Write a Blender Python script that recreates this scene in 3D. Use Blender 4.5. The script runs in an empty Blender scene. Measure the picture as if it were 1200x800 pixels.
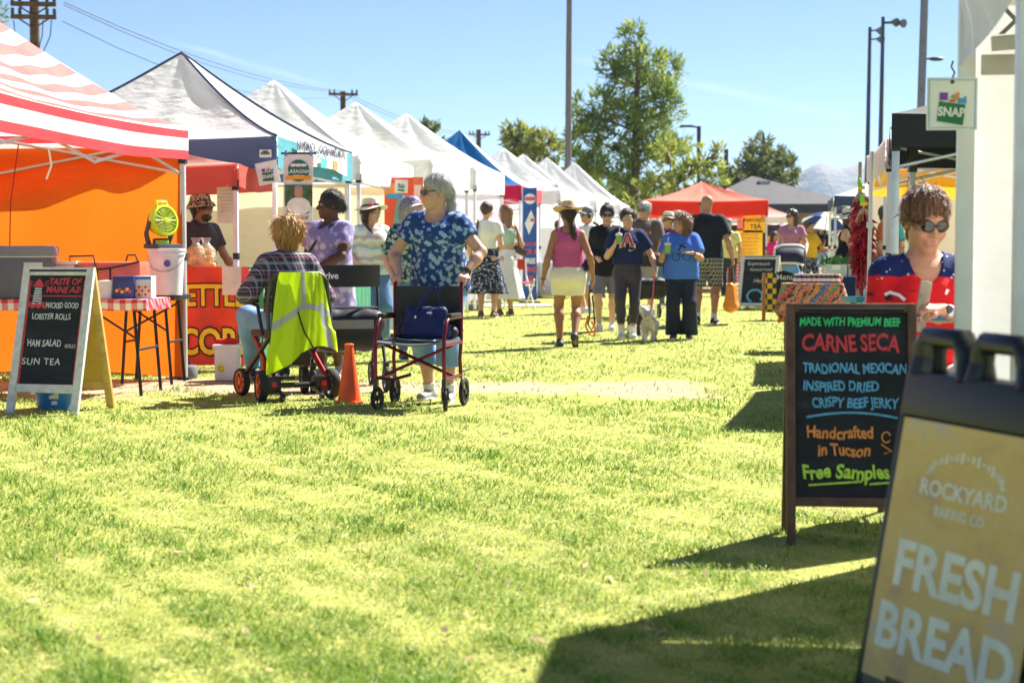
import bpy, bmesh, math, random
import numpy as np
from mathutils import Vector, Matrix, Euler

R = math.radians
random.seed(7); rng = np.random.default_rng(7)
scene = bpy.context.scene
COL = scene.collection

# ------------------------------------------------------------------ camera
CAM_H, FPX, HOR = 1.10, 2000.0, 294.0
PITCH = math.atan((400 - HOR) / FPX)
cam_d = bpy.data.cameras.new('camera'); cam = bpy.data.objects.new('camera', cam_d); COL.objects.link(cam)
cam.location = (0, 0, CAM_H); cam.rotation_euler = (R(90) - PITCH, 0, 0)
cam_d.sensor_width = 36; cam_d.lens = 60.0; cam_d.clip_start = 0.05; cam_d.clip_end = 12000
cam_d.dof.use_dof = True; cam_d.dof.focus_distance = 11.0; cam_d.dof.aperture_fstop = 4.0
scene.camera = cam

# ------------------------------------------------------------------ sky, sun, exposure
SUN = Vector((.65, .65, 1.0)).normalized()
world = bpy.data.worlds.new("World"); scene.world = world; world.use_nodes = True
wn = world.node_tree.nodes; wl = world.node_tree.links
sky = wn.new('ShaderNodeTexSky'); sky.sky_type = 'NISHITA'; sky.sun_disc = False
sky.sun_elevation = math.asin(SUN.z); sky.sun_rotation = math.atan2(SUN.x, SUN.y)
sky.altitude = 2000; sky.air_density = .7; sky.dust_density = .15; sky.ozone_density = 4
wl.new(sky.outputs[0], wn['Background'].inputs[0]); wn['Background'].inputs[1].default_value = 0.05
def contrails():   # two old, frayed vapour trails high in the sky
    t = world.node_tree; tc = wn.new('ShaderNodeTexCoord'); col = sky.outputs[0]
    def mth(op, a, b):
        x = wn.new('ShaderNodeMath'); x.operation = op
        for i, v in enumerate((a, b)):
            if isinstance(v, (int, float)): x.inputs[i].default_value = v
            else: wl.new(v, x.inputs[i])
        return x.outputs[0]
    def dot(v):
        x = wn.new('ShaderNodeVectorMath'); x.operation = 'DOT_PRODUCT'; wl.new(tc.outputs['Generated'], x.inputs[0]); x.inputs[1].default_value = v; return x.outputs['Value']
    nz = wn.new('ShaderNodeTexNoise'); nz.inputs['Scale'].default_value = 40; nz.inputs['Detail'].default_value = 5; wl.new(tc.outputs['Generated'], nz.inputs['Vector'])
    for (a, b, wd, k) in (((190, 46), (400, 106), .0022, .2), ((640, 62), (1030, 146), .0035, .2)):
        ra, rb = ray_(*a), ray_(*b); n = ra.cross(rb).normalized(); along = (rb - ra).normalized(); mid = (ra + rb).normalized().dot(along); half = (rb - ra).length / 2
        d = mth('ABSOLUTE', mth('ADD', dot(n), mth('MULTIPLY', mth('SUBTRACT', nz.outputs[0], .5), wd * 1.6)), 0)
        m = mth('MAXIMUM', mth('SUBTRACT', 1, mth('DIVIDE', d, wd)), 0); e = mth('MAXIMUM', mth('SUBTRACT', 1, mth('DIVIDE', mth('ABSOLUTE', mth('SUBTRACT', dot(along), mid), 0), half)), 0)
        f = mth('MULTIPLY', mth('MULTIPLY', m, mth('MINIMUM', mth('MULTIPLY', e, 2.5), 1)), mth('MULTIPLY', nz.outputs[0], k * 1.6))
        mx = wn.new('ShaderNodeMix'); mx.data_type = 'RGBA'; wl.new(f, mx.inputs[0]); wl.new(col, mx.inputs[6]); mx.inputs[7].default_value = (9, 9.3, 9.8, 1); col = mx.outputs[2]
    wl.new(col, wn['Background'].inputs[0])
def ray_(px, py):
    a, b = (px - 600) / FPX, (400 - py) / FPX
    return Vector((a, math.cos(PITCH) + b * math.sin(PITCH), b * math.cos(PITCH) - math.sin(PITCH))).normalized()
contrails()
sun_d = bpy.data.lights.new('sun', 'SUN'); sun_d.energy = 5.0; sun_d.angle = R(.53); sun_d.color = (1, .955, .88)
sun = bpy.data.objects.new('sun', sun_d); COL.objects.link(sun)
sun.rotation_euler = (-SUN).to_track_quat('-Z', 'Y').to_euler()
scene.view_settings.view_transform = 'Standard'; scene.view_settings.look = 'None'
scene.view_settings.gamma = 1; scene.view_settings.exposure = 1.66
try: scene.view_settings.use_curve_mapping = False
except Exception: pass
scene.cycles.max_bounces = 8; scene.cycles.transparent_max_bounces = 8

# ------------------------------------------------------------------ pixel <-> world
def ray(px, py):
    a, b = (px - 600) / FPX, (400 - py) / FPX
    return Vector((a, math.cos(PITCH) + b * math.sin(PITCH), b * math.cos(PITCH) - math.sin(PITCH)))
def P(px, py, d):
    r = ray(px, py); return Vector((0, 0, CAM_H)) + r * (d / r.y)
def sstep(t): t = min(1, max(0, t)); return t * t * (3 - 2 * t)
def gz(x, y): return .12 * sstep((y - 19) / 7)
def G(px, d):
    "a spot on the ground under pixel column px at distance d"
    x = (px - 600) / FPX * d / math.cos(PITCH) * .9995
    x = (px - 600) / FPX * (d * math.cos(PITCH) + CAM_H * math.sin(PITCH))
    return Vector((x, d, gz(x, d)))
def zat(py, d): return P(600, py, d).z

# ------------------------------------------------------------------ tagging
def tag(o, label=None, cat=None, group=None, kind=None):
    if label: o['label'] = label
    if cat: o['category'] = cat
    if group: o['group'] = group
    if kind: o['kind'] = kind
    return o
def thing(name, loc, rz=0, label=None, cat=None, group=None, tilt=0):
    o = bpy.data.objects.new(name, None); COL.objects.link(o); o.empty_display_size = .1
    o.location = loc; o.rotation_euler = (tilt, 0, rz)
    return tag(o, label, cat, group)
def copy_tree(o, parent=None):
    c = o.copy(); COL.objects.link(c); c.parent = parent
    for ch in list(o.children): copy_tree(ch, c)
    return c

# ------------------------------------------------------------------ materials
MATS = {}
class NT:
    def __init__(s, name):
        s.m = bpy.data.materials.new(name); s.m.use_nodes = True; s.t = s.m.node_tree
        s.b = s.t.nodes['Principled BSDF']; s.o = s.t.nodes['Material Output']
    def n(s, t, **kw):
        x = s.t.nodes.new(t)
        for k, v in kw.items():
            if k.startswith('i_'):
                k = k[2:]; k = int(k) if k.isdigit() else k.replace('_', ' ')
                x.inputs[k].default_value = v
            else: setattr(x, k, v)
        return x
    def l(s, a, b): s.t.links.new(a, b)
    def coord(s, kind='Object', scale=(1, 1, 1), rot=(0, 0, 0), loc=(0, 0, 0)):
        c = s.n('ShaderNodeTexCoord'); m = s.n('ShaderNodeMapping')
        m.inputs['Scale'].default_value = scale; m.inputs['Rotation'].default_value = rot; m.inputs['Location'].default_value = loc
        s.l(c.outputs[kind], m.inputs['Vector']); return m.outputs[0]
    def noise(s, vec, scale, detail=3, rough=.55):
        x = s.n('ShaderNodeTexNoise'); x.inputs['Scale'].default_value = scale; x.inputs['Detail'].default_value = detail
        x.inputs['Roughness'].default_value = rough
        if vec is not None: s.l(vec, x.inputs['Vector'])
        return x.outputs[0]
    def ramp(s, fac, stops, interp='LINEAR'):
        x = s.n('ShaderNodeValToRGB'); e = x.color_ramp; e.interpolation = interp
        while len(e.elements) < len(stops): e.elements.new(.5)
        for el, (p, c) in zip(e.elements, stops):
            el.position = p; el.color = (*c, 1) if len(c) == 3 else c
        s.l(fac, x.inputs[0]); return x.outputs[0]
    def math(s, op, a, b=None, c=None):
        x = s.n('ShaderNodeMath', operation=op)
        for i, v in enumerate((a, b, c)):
            if v is None: continue
            if isinstance(v, (int, float)): x.inputs[i].default_value = v
            else: s.l(v, x.inputs[i])
        return x.outputs[0]
    def mix(s, fac, a, b, blend='MIX'):
        x = s.n('ShaderNodeMix', data_type='RGBA', blend_type=blend)
        for sock, v in ((x.inputs[0], fac), (x.inputs[6], a), (x.inputs[7], b)):
            if isinstance(v, (int, float)): sock.default_value = v
            elif isinstance(v, tuple): sock.default_value = (*v, 1) if len(v) == 3 else v
            else: s.l(v, sock)
        return x.outputs[2]
    def sep(s, vec):
        x = s.n('ShaderNodeSeparateXYZ'); s.l(vec, x.inputs[0]); return x.outputs
    def color(s, c):
        if isinstance(c, tuple): s.b.inputs['Base Color'].default_value = (*c, 1)
        else: s.l(c, s.b.inputs['Base Color'])
    def bump(s, h, strength=.3, dist=.01):
        x = s.n('ShaderNodeBump'); x.inputs['Strength'].default_value = strength; x.inputs['Distance'].default_value = dist
        s.l(h, x.inputs['Height']); s.l(x.outputs[0], s.b.inputs['Normal'])
    def translucent(s, col, amount):
        tr = s.n('ShaderNodeBsdfTranslucent'); mx = s.n('ShaderNodeMixShader'); mx.inputs[0].default_value = amount
        if isinstance(col, tuple): tr.inputs[0].default_value = (*col, 1)
        else: s.l(col, tr.inputs[0])
        s.l(s.b.outputs[0], mx.inputs[1]); s.l(tr.outputs[0], mx.inputs[2]); s.l(mx.outputs[0], s.o.inputs[0])
    def done(s, rough=.6, metal=0, spec=.5):
        s.b.inputs['Roughness'].default_value = rough; s.b.inputs['Metallic'].default_value = metal
        s.b.inputs['Specular IOR Level'].default_value = spec
        return s.m
def mixc(a, b, t): return tuple(x * (1 - t) + y * t for x, y in zip(a, b))
def mul(c, k): return tuple(min(1, x * k) for x in c)

def plain(name, col, rough=.6, metal=0, var=.12, scale=8, spec=.4, bump=0):
    if name in MATS: return MATS[name]
    t = NT(name); v = t.coord()
    n = t.noise(v, scale, 4)
    t.color(t.ramp(n, [(.3, mul(col, 1 - var)), (.7, mul(col, 1 + var))]))
    if bump: t.bump(t.noise(v, scale * 8, 3), bump, .004)
    MATS[name] = t.done(rough, metal, spec); return MATS[name]
def cloth(name, col, rough=.85, var=.1, transl=0.0, fold=.35):
    if name in MATS: return MATS[name]
    t = NT(name); v = t.coord()
    n = t.noise(v, 5, 3); c = t.ramp(n, [(.3, mul(col, 1 - var)), (.7, mul(col, 1 + var))])
    t.color(c)
    w = t.math('ADD', t.noise(t.coord(scale=(1, 1, .45)), 14, 3), t.math('MULTIPLY', t.noise(v, 300, 2), .12))
    t.bump(w, fold, .03)
    if transl: t.translucent(c, transl)
    MATS[name] = t.done(rough, 0, .25); return MATS[name]
def pattern_cloth(name, fn, rough=.85, fold=.3, transl=0):
    if name in MATS: return MATS[name]
    t = NT(name); c = fn(t); t.color(c)
    t.bump(t.noise(t.coord(scale=(1, 1, .45)), 14, 3), fold, .03)
    if transl: t.translucent(c, transl)
    MATS[name] = t.done(rough, 0, .2); return MATS[name]
def plaid_fn(base, bars, sc=(9, 9, 9)):
    "bars: list of (period fraction start, width, colour, strength)"
    def f(t):
        o = t.sep(t.coord(scale=sc)); c = base
        h = t.math('ADD', o[0], o[1])
        for st, wd, col, k in bars:
            for ax in (h, o[2]):
                fr = t.math('FRACT', t.math('ADD', ax, 50.0 - st))
                c = t.mix(t.math('MULTIPLY', t.math('LESS_THAN', fr, wd), k), c, col)
        return c
    return f
def floral_fn(bg, fg, sc=22, th=.5, mid=None):
    def f(t):
        v = t.coord()
        w = t.noise(v, sc * .9, 5, .7); vo = t.n('ShaderNodeTexVoronoi'); vo.inputs['Scale'].default_value = sc
        t.l(v, vo.inputs['Vector'])
        m = t.math('SUBTRACT', w, t.math('MULTIPLY', vo.outputs['Distance'], .42))
        st = [(th - .16, bg), (th - .13, mid or mixc(bg, fg, .35)), (th - .07, fg)]
        return t.ramp(m, [(max(0, p - .0), c) for p, c in st])
    return f
def skin(col):
    k = 'skin_%d_%d' % (int(col[0] * 100), int(col[2] * 1000))
    if k in MATS: return MATS[k]
    t = NT(k); n = t.noise(t.coord(), 22, 4)
    t.color(t.ramp(n, [(.3, mul(col, .88)), (.7, (min(1, col[0] * 1.1), col[1] * 1.03, col[2] * 1.0))]))
    t.b.inputs['Subsurface Weight'].default_value = .08; t.b.inputs['Subsurface Radius'].default_value = (.02, .008, .004)
    t.bump(t.math('ADD', t.noise(t.coord(), 70, 4), t.math('MULTIPLY', t.noise(t.coord(), 300, 2), .4)), .22, .004)
    MATS[k] = t.done(.55, 0, .35); return MATS[k]
def hairmat(name, col, col2=None):
    if name in MATS: return MATS[name]
    t = NT(name); v = t.coord(scale=(60, 60, 6)); n = t.noise(v, 2.2, 4, .7)
    t.color(t.ramp(n, [(.3, mul(col, .55)), (.7, col2 or mul(col, 1.5))])); t.bump(n, .8, .012)
    MATS[name] = t.done(.42, 0, .5); return MATS[name]

# ------------------------------------------------------------------ mesh builder
class MB:
    def __init__(s): s.v = []; s.f = []; s.m = []; s.sm = []; s.uv = {}
    def add(s, vs, fs, mi=0, smooth=False, M=None):
        b = len(s.v)
        for p in vs:
            p = Vector(p)
            s.v.append(tuple(M @ p) if M is not None else tuple(p))
        for f in fs: s.f.append(tuple(i + b for i in f)); s.m.append(mi); s.sm.append(smooth)
        return b
    def box(s, c, size, mi=0, M=None, bev=0.0, rz=0, rx=0, ry=0):
        bm = bmesh.new(); bmesh.ops.create_cube(bm, size=1)
        for v in bm.verts: v.co = Vector((v.co.x * size[0], v.co.y * size[1], v.co.z * size[2]))
        if bev: bmesh.ops.bevel(bm, geom=bm.edges[:], offset=min(bev, min(size) * .45), segments=2, affect='EDGES', profile=.6)
        T = Matrix.Translation(c) @ Euler((rx, ry, rz)).to_matrix().to_4x4()
        if M is not None: T = M @ T
        bm.verts.index_update()
        s.add([v.co for v in bm.verts], [[v.index for v in f.verts] for f in bm.faces], mi, bool(bev), T); bm.free(); return s
    def tube(s, pts, r, n=8, mi=0, M=None, caps=True, closed=False):
        pts = [Vector(p) for p in pts]; k = len(pts)
        rs = r if isinstance(r, (list, tuple)) else [r] * k
        vs = []; up = None
        for i, p in enumerate(pts):
            if closed: t = pts[(i + 1) % k] - pts[i - 1]
            else: t = (pts[min(i + 1, k - 1)] - pts[max(i - 1, 0)])
            if t.length < 1e-9: t = Vector((0, 0, 1))
            t.normalize()
            if up is None:
                up = Vector((0, 0, 1)) if abs(t.z) < .9 else Vector((1, 0, 0))
            a = up - t * up.dot(t)
            if a.length < 1e-6: a = t.orthogonal()
            a.normalize(); b = t.cross(a); up = a
            for j in range(n):
                q = 2 * math.pi * j / n; vs.append(p + (a * math.cos(q) + b * math.sin(q)) * rs[i])
        fs = []
        for i in range(k if closed else k - 1):
            for j in range(n):
                i2 = (i + 1) % k
                fs.append((i * n + j, i * n + (j + 1) % n, i2 * n + (j + 1) % n, i2 * n + j))
        if caps and not closed:
            fs.append(tuple(range(n - 1, -1, -1))); fs.append(tuple((k - 1) * n + j for j in range(n)))
        s.add(vs, fs, mi, True, M); return s
    def lathe(s, prof, c=(0, 0, 0), n=24, mi=0, M=None, sx=1, sy=1, caps=True):
        vs = []; k = len(prof)
        for (r, z) in prof:
            for j in range(n):
                q = 2 * math.pi * j / n; vs.append((c[0] + r * math.cos(q) * sx, c[1] + r * math.sin(q) * sy, c[2] + z))
        fs = []
        for i in range(k - 1):
            for j in range(n): fs.append((i * n + j, i * n + (j + 1) % n, (i + 1) * n + (j + 1) % n, (i + 1) * n + j))
        if caps:
            if prof[0][0] > 1e-4: fs.append(tuple(range(n - 1, -1, -1)))
            if prof[-1][0] > 1e-4: fs.append(tuple((k - 1) * n + j for j in range(n)))
        s.add(vs, fs, mi, True, M); return s
    def ball(s, c, r, n=16, mi=0, M=None, rot=None):
        r = (r, r, r) if not isinstance(r, (tuple, list)) else r
        prof = [(math.sin(math.pi * i / (n // 2)), -math.cos(math.pi * i / (n // 2))) for i in range(n // 2 + 1)]
        prof[0] = (1e-5, -1); prof[-1] = (1e-5, 1)
        T = Matrix.Translation(c) @ (rot.to_matrix().to_4x4() if rot else Matrix()) @ Matrix.Diagonal((r[0], r[1], r[2], 1))
        if M is not None: T = M @ T
        return s.lathe(prof, n=n, mi=mi, M=T)
    def grid(s, fn, nu, nv, mi=0, smooth=True, M=None, flip=False):
        vs = [fn(i / nu, j / nv) for j in range(nv + 1) for i in range(nu + 1)]
        w = nu + 1; fs = []
        for j in range(nv):
            for i in range(nu):
                f = (j * w + i, j * w + i + 1, (j + 1) * w + i + 1, (j + 1) * w + i)
                fs.append(f[::-1] if flip else f)
        b = s.add(vs, fs, mi, smooth, M)
        for j in range(nv + 1):
            for i in range(nu + 1): s.uv[b + j * w + i] = (i / nu, j / nv)
        return s
    def slab(s, fn, nu, nv, th, mi=0, smooth=True, M=None):
        "a sheet with a thickness: fn gives the middle surface, th along the face normal"
        pts = [[Vector(fn(i / nu, j / nv)) for i in range(nu + 1)] for j in range(nv + 1)]
        top = []; bot = []
        for j in range(nv + 1):
            for i in range(nu + 1):
                du = pts[j][min(i + 1, nu)] - pts[j][max(i - 1, 0)]; dv = pts[min(j + 1, nv)][i] - pts[max(j - 1, 0)][i]
                n = du.cross(dv); n = n.normalized() if n.length > 1e-12 else Vector((0, 0, 1))
                top.append(pts[j][i] + n * th / 2); bot.append(pts[j][i] - n * th / 2)
        w = nu + 1; N = len(top); fs = []
        for j in range(nv):
            for i in range(nu):
                a, b, c, d = j * w + i, j * w + i + 1, (j + 1) * w + i + 1, (j + 1) * w + i
                fs.append((a, b, c, d)); fs.append((d + N, c + N, b + N, a + N))
        for i in range(nu):
            fs.append((i + 1, i, i + N, i + 1 + N)); q = nv * w + i; fs.append((q, q + 1, q + 1 + N, q + N))
        for j in range(nv):
            a, b = j * w, (j + 1) * w; fs.append((a, b, b + N, a + N)); a += nu; b += nu; fs.append((b, a, a + N, b + N))
        s.add(top + bot, fs, mi, smooth, M); return s
    def poly(s, pts, th=0, axis=(0, 1, 0), mi=0, M=None):
        "flat outline extruded by th along axis"
        n = len(pts)
        if not th: s.add(pts, [tuple(range(n))], mi, False, M); return s
        ax = Vector(axis) * th
        vs = [Vector(p) for p in pts] + [Vector(p) + ax for p in pts]
        fs = [tuple(range(n)), tuple(range(2 * n - 1, n - 1, -1))] + [(i, i + n, (i + 1) % n + n, (i + 1) % n) for i in range(n)]
        s.add(vs, fs, mi, False, M); return s
    def build(s, name, mats, parent=None, loc=None):
        me = bpy.data.meshes.new(name)
        me.from_pydata(s.v, [], s.f)
        if not isinstance(mats, (list, tuple)): mats = [mats]
        for m in mats: me.materials.append(m)
        me.polygons.foreach_set('material_index', s.m); me.polygons.foreach_set('use_smooth', s.sm)
        if s.uv:
            uv = me.uv_layers.new(name='UVMap')
            for lp in me.loops: uv.data[lp.index].uv = s.uv.get(lp.vertex_index, (0, 0))
        bm = bmesh.new(); bm.from_mesh(me); bmesh.ops.recalc_face_normals(bm, faces=bm.faces[:]); bm.to_mesh(me); bm.free()
        me.set_sharp_from_angle(angle=R(45)); me.update()
        o = bpy.data.objects.new(name, me); COL.objects.link(o)
        if parent is not None: o.parent = parent
        if loc is not None: o.location = loc
        return o

# ------------------------------------------------------------------ lettering
def text_mb(mb, body, size, M, mi=0, bold=0.0, wob=0.0, ext=.0012, align='CENTER', shear=0, sx=1.0, arc=0, space=1.0):
    "adds writing to a builder; it lies in the local x-z plane of M and faces -y"
    cu = bpy.data.curves.new('lettering', 'FONT'); cu.body = body; cu.size = size; cu.align_x = align; cu.align_y = 'CENTER'
    cu.offset = bold * size; cu.extrude = ext; cu.shear = shear; cu.resolution_u = 3; cu.space_character = space
    o = bpy.data.objects.new('lettering', cu)
    me = bpy.data.meshes.new_from_object(o)
    vs = []
    rr = random.Random(body); ph = [rr.uniform(0, 6) for _ in range(4)]
    for v in me.vertices:
        x, y, z = v.co.x * sx, v.co.y, v.co.z
        if wob:
            x += wob * size * math.sin(y / size * 3.1 + ph[0] + x / size * 1.7); y += wob * size * (math.sin(x / size * 2.3 + ph[1]) + .6 * math.sin(x / size * 5.1 + ph[2]))
        if arc: y += arc * (1 - (x / (size * len(body) * .3)) ** 2) * size
        vs.append((x, -z, y))
    mb.add(vs, [tuple(p.vertices) for p in me.polygons], mi, False, M)
    bpy.data.objects.remove(o); bpy.data.meshes.remove(me); bpy.data.curves.remove(cu)
def lettering(parent, mat, lines, M, name='lettering'):
    "lines: (text, x, z, size, options)"
    for (s, x, z, size, kw) in lines:
        mb = MB(); text_mb(mb, s, size, M @ Matrix.Translation((x, 0, z)), **kw); o = mb.build(name, mat, parent)
    return o
# ------------------------------------------------------------------ bodies: a distance field turned into ONE skin
class SDF:
    def __init__(s): s.ops = []
    def add(s, lo, hi, f, op='u', k=.02): s.ops.append((np.array(lo, float), np.array(hi, float), f, op, k))
    def seg(s, a, b, ra, rb, k=.02, wx=1.0, op='u', cuts=(), xr=None, infl=0):
        "tapered limb from a to b; wx widens it along x (or along the unit vector xr)"
        a = np.array(a, float); b = np.array(b, float); ra += infl; rb += infl
        w = max(wx, 1); rm = max(ra, rb) * w
        ba = b - a; L2 = max(float(ba @ ba), 1e-9)
        ax = np.array(xr if xr is not None else (1, 0, 0), float)
        def f(x, y, z):
            px, py, pz = x - a[0], y - a[1], z - a[2]
            t = np.clip((px * ba[0] + py * ba[1] + pz * ba[2]) / L2, 0, 1)
            dx, dy, dz = px - t * ba[0], py - t * ba[1], pz - t * ba[2]
            if wx != 1.0:
                q = (dx * ax[0] + dy * ax[1] + dz * ax[2]) * (1 - 1 / wx)
                dx, dy, dz = dx - q * ax[0], dy - q * ax[1], dz - q * ax[2]
            d = np.sqrt(dx * dx + dy * dy + dz * dz) - (ra + t * (rb - ra))
            for (p, n) in cuts: d = np.maximum(d, (x - p[0]) * n[0] + (y - p[1]) * n[1] + (z - p[2]) * n[2])
            return d
        m = rm + .05
        s.add(np.minimum(a, b) - m, np.maximum(a, b) + m, f, op, k)
    def ell(s, c, r, k=.02, op='u', Rm=None, cuts=()):
        c = np.array(c, float); r = np.array(r, float)
        def f(x, y, z):
            px, py, pz = x - c[0], y - c[1], z - c[2]
            if Rm is not None:
                px, py, pz = (Rm[0][0] * px + Rm[1][0] * py + Rm[2][0] * pz, Rm[0][1] * px + Rm[1][1] * py + Rm[2][1] * pz, Rm[0][2] * px + Rm[1][2] * py + Rm[2][2] * pz)
            k0 = np.sqrt((px / r[0]) ** 2 + (py / r[1]) ** 2 + (pz / r[2]) ** 2)
            k1 = np.sqrt((px / r[0] ** 2) ** 2 + (py / r[1] ** 2) ** 2 + (pz / r[2] ** 2) ** 2) + 1e-9
            d = k0 * (k0 - 1) / k1
            for (p, n) in cuts: d = np.maximum(d, (x - p[0]) * n[0] + (y - p[1]) * n[1] + (z - p[2]) * n[2])
            return d
        m = r.max() + .04
        s.add(c - m, c + m, f, op, k)
    def mesh(s, h, noise=None):
        lo = np.min([o[0] for o in s.ops if o[3] == 'u'], 0) - 2 * h; hi = np.max([o[1] for o in s.ops if o[3] == 'u'], 0) + 2 * h
        n = np.ceil((hi - lo) / h).astype(int) + 1
        D = np.full(n, 9.0, np.float32)
        ax = [(lo[i] + h * np.arange(n[i])).astype(np.float32) for i in range(3)]
        for (a, b, f, op, k) in s.ops:
            i0 = np.clip(np.floor((a - lo) / h).astype(int), 0, n); i1 = np.clip(np.ceil((b - lo) / h).astype(int) + 1, 0, n)
            if np.any(i1 <= i0): continue
            sl = tuple(slice(i0[q], i1[q]) for q in range(3))
            d = f(ax[0][sl[0]][:, None, None], ax[1][sl[1]][None, :, None], ax[2][sl[2]][None, None, :]).astype(np.float32)
            C = D[sl]
            if op == 'u':
                hh = np.clip(.5 + .5 * (C - d) / k, 0, 1); D[sl] = C * (1 - hh) + d * hh - k * hh * (1 - hh)
            elif op == 'd':
                hh = np.clip(.5 - .5 * (C + d) / k, 0, 1); D[sl] = C * (1 - hh) - d * hh + k * hh * (1 - hh)
            elif op == 'i': D[sl] = np.maximum(C, d)
        if noise is not None:
            D += noise(ax[0][:, None, None], ax[1][None, :, None], ax[2][None, None, :]).astype(np.float32)
        S = D < 0
        c = sum(S[i:n[0] - 1 + i, j:n[1] - 1 + j, k:n[2] - 1 + k].astype(np.int8) for i in (0, 1) for j in (0, 1) for k in (0, 1))
        act = (c > 0) & (c < 8); I = np.argwhere(act)
        if len(I) == 0: return np.zeros((0, 3)), np.zeros((0, 4), int)
        idx = np.full(act.shape, -1, np.int64); idx[act] = np.arange(len(I))
        cor = [(i, j, k) for i in (0, 1) for j in (0, 1) for k in (0, 1)]
        V = {q: D[I[:, 0] + q[0], I[:, 1] + q[1], I[:, 2] + q[2]] for q in cor}
        acc = np.zeros((len(I), 3)); cnt = np.zeros(len(I))
        for q in cor:
            for axx in range(3):
                if q[axx]: continue
                q2 = list(q); q2[axx] = 1; q2 = tuple(q2)
                va, vb = V[q], V[q2]; m = (va < 0) != (vb < 0)
                t = np.where(m, va / np.where(m, va - vb, 1), 0)
                p = np.zeros((len(I), 3)); p[:] = q; p[:, axx] = t
                acc += p * m[:, None]; cnt += m
        verts = lo + h * (I + acc / cnt[:, None])
        quads = []
        for axx in range(3):
            o1, o2 = (axx + 1) % 3, (axx + 2) % 3
            a = np.moveaxis(S, axx, 0); sa, sb = a[:-1], a[1:]
            e = np.argwhere(sa != sb); inside = sa[sa != sb]
            P4 = np.zeros((len(e), 3), int)
            rest = [q for q in range(3) if q != axx]
            P4[:, axx] = e[:, 0]; P4[:, rest[0]] = e[:, 1]; P4[:, rest[1]] = e[:, 2]
            ok = (P4[:, o1] > 0) & (P4[:, o2] > 0) & (P4[:, o1] < act.shape[o1]) & (P4[:, o2] < act.shape[o2])
            P4 = P4[ok]; inside = inside[ok]
            def at(d1, d2):
                q = P4.copy(); q[:, o1] -= d1; q[:, o2] -= d2; return idx[q[:, 0], q[:, 1], q[:, 2]]
            Q = np.stack([at(1, 1), at(0, 1), at(0, 0), at(1, 0)], 1)
            Q[~inside] = Q[~inside][:, ::-1]
            quads.append(Q)
        Q = np.concatenate(quads); Q = Q[(Q >= 0).all(1)]
        return verts, Q
def np_mesh(name, verts, quads, mat, parent=None, smooth=True, k=4):
    me = bpy.data.meshes.new(name); nv, nf = len(verts), len(quads)
    me.vertices.add(nv); me.vertices.foreach_set('co', np.asarray(verts, np.float32).ravel())
    me.loops.add(nf * k); me.loops.foreach_set('vertex_index', np.asarray(quads, np.int32).ravel())
    me.polygons.add(nf); me.polygons.foreach_set('loop_start', np.arange(0, nf * k, k, dtype=np.int32))
    me.polygons.foreach_set('loop_total', np.full(nf, k, np.int32))
    me.polygons.foreach_set('use_smooth', np.full(nf, smooth, bool))
    me.materials.append(mat); me.update(calc_edges=True); me.validate()
    o = bpy.data.objects.new(name, me); COL.objects.link(o)
    if parent is not None: o.parent = parent
    return o
def wrinkle(amp, fr=30, seed=0, zs=.55):
    r = np.random.default_rng(seed); ks = r.normal(0, 1, (5, 3)) * np.array([1, 1, zs]) * fr; ph = r.uniform(0, 6, 5)
    def f(x, y, z):
        s = 0
        for q in range(5): s = s + np.sin(ks[q, 0] * x + ks[q, 1] * y + ks[q, 2] * z + ph[q])
        return s * (amp / 3)
    return f
A = lambda *p: np.array(p, float)
def strands(o, n, flow, L, w, mat, name, lift=.004, seed=0):
    "fine strands lying along the surface of o: flow gives the combing direction at each root"
    me = o.data; r = np.random.default_rng(seed); N = len(me.vertices); v = np.zeros(N * 3, np.float32); me.vertices.foreach_get('co', v); nn = np.zeros(N * 3, np.float32); me.vertex_normals.foreach_get('vector', nn)
    v, nn = v.reshape(-1, 3), nn.reshape(-1, 3); i = r.integers(0, N, n); p, q = v[i] + r.normal(size=(n, 3)) * .003, nn[i]
    f = flow(p) + r.normal(size=(n, 3)) * .016; f /= np.linalg.norm(f, axis=1)[:, None] + 1e-9; f = f + r.normal(size=(n, 3)) * .16; t = f - q * (f * q).sum(1)[:, None] * .95; t /= np.linalg.norm(t, axis=1)[:, None] + 1e-9
    s = np.cross(t, q); l = (L * r.uniform(.5, 1.25, n))[:, None]; h = (lift * r.uniform(.2, 1.6, n))[:, None]; w_ = (w * r.uniform(.6, 1.3, n))[:, None]
    rows = [(0, .0, .8), (.35, 1, 1), (.7, 1.1, .8), (1, .5, .2)]; V = np.stack([p + t * l * a + q * h * b + s * w_ * k * g for (a, b, g) in rows for k in (-1, 1)], 1)
    F = np.concatenate([(np.arange(n) * 8)[:, None] + np.array((2 * j, 2 * j + 1, 2 * j + 3, 2 * j + 2)) for j in range(3)]); np_mesh(name, V.reshape(-1, 3), F, mat, o)
def ik(a, t, l1, l2, hint):
    "elbow of a two-bone limb, and the reachable end"
    a = np.array(a, float); t = np.array(t, float); d = t - a; L = np.linalg.norm(d)
    if L > (l1 + l2) * .995: t = a + d / L * (l1 + l2) * .995; d = t - a; L = np.linalg.norm(d)
    u = d / L; c = (l1 * l1 - l2 * l2 + L * L) / (2 * L); hgt = math.sqrt(max(l1 * l1 - c * c, 0))
    hv = np.array(hint, float); hv = hv - u * (hv @ u); hv = hv / (np.linalg.norm(hv) + 1e-9)
    return a + u * c + hv * hgt, t
def rotm(yaw, pitch, roll=0):
    return np.array((Matrix.Rotation(yaw, 3, 'Z') @ Matrix.Rotation(pitch, 3, 'X') @ Matrix.Rotation(roll, 3, 'Y')))

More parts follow.
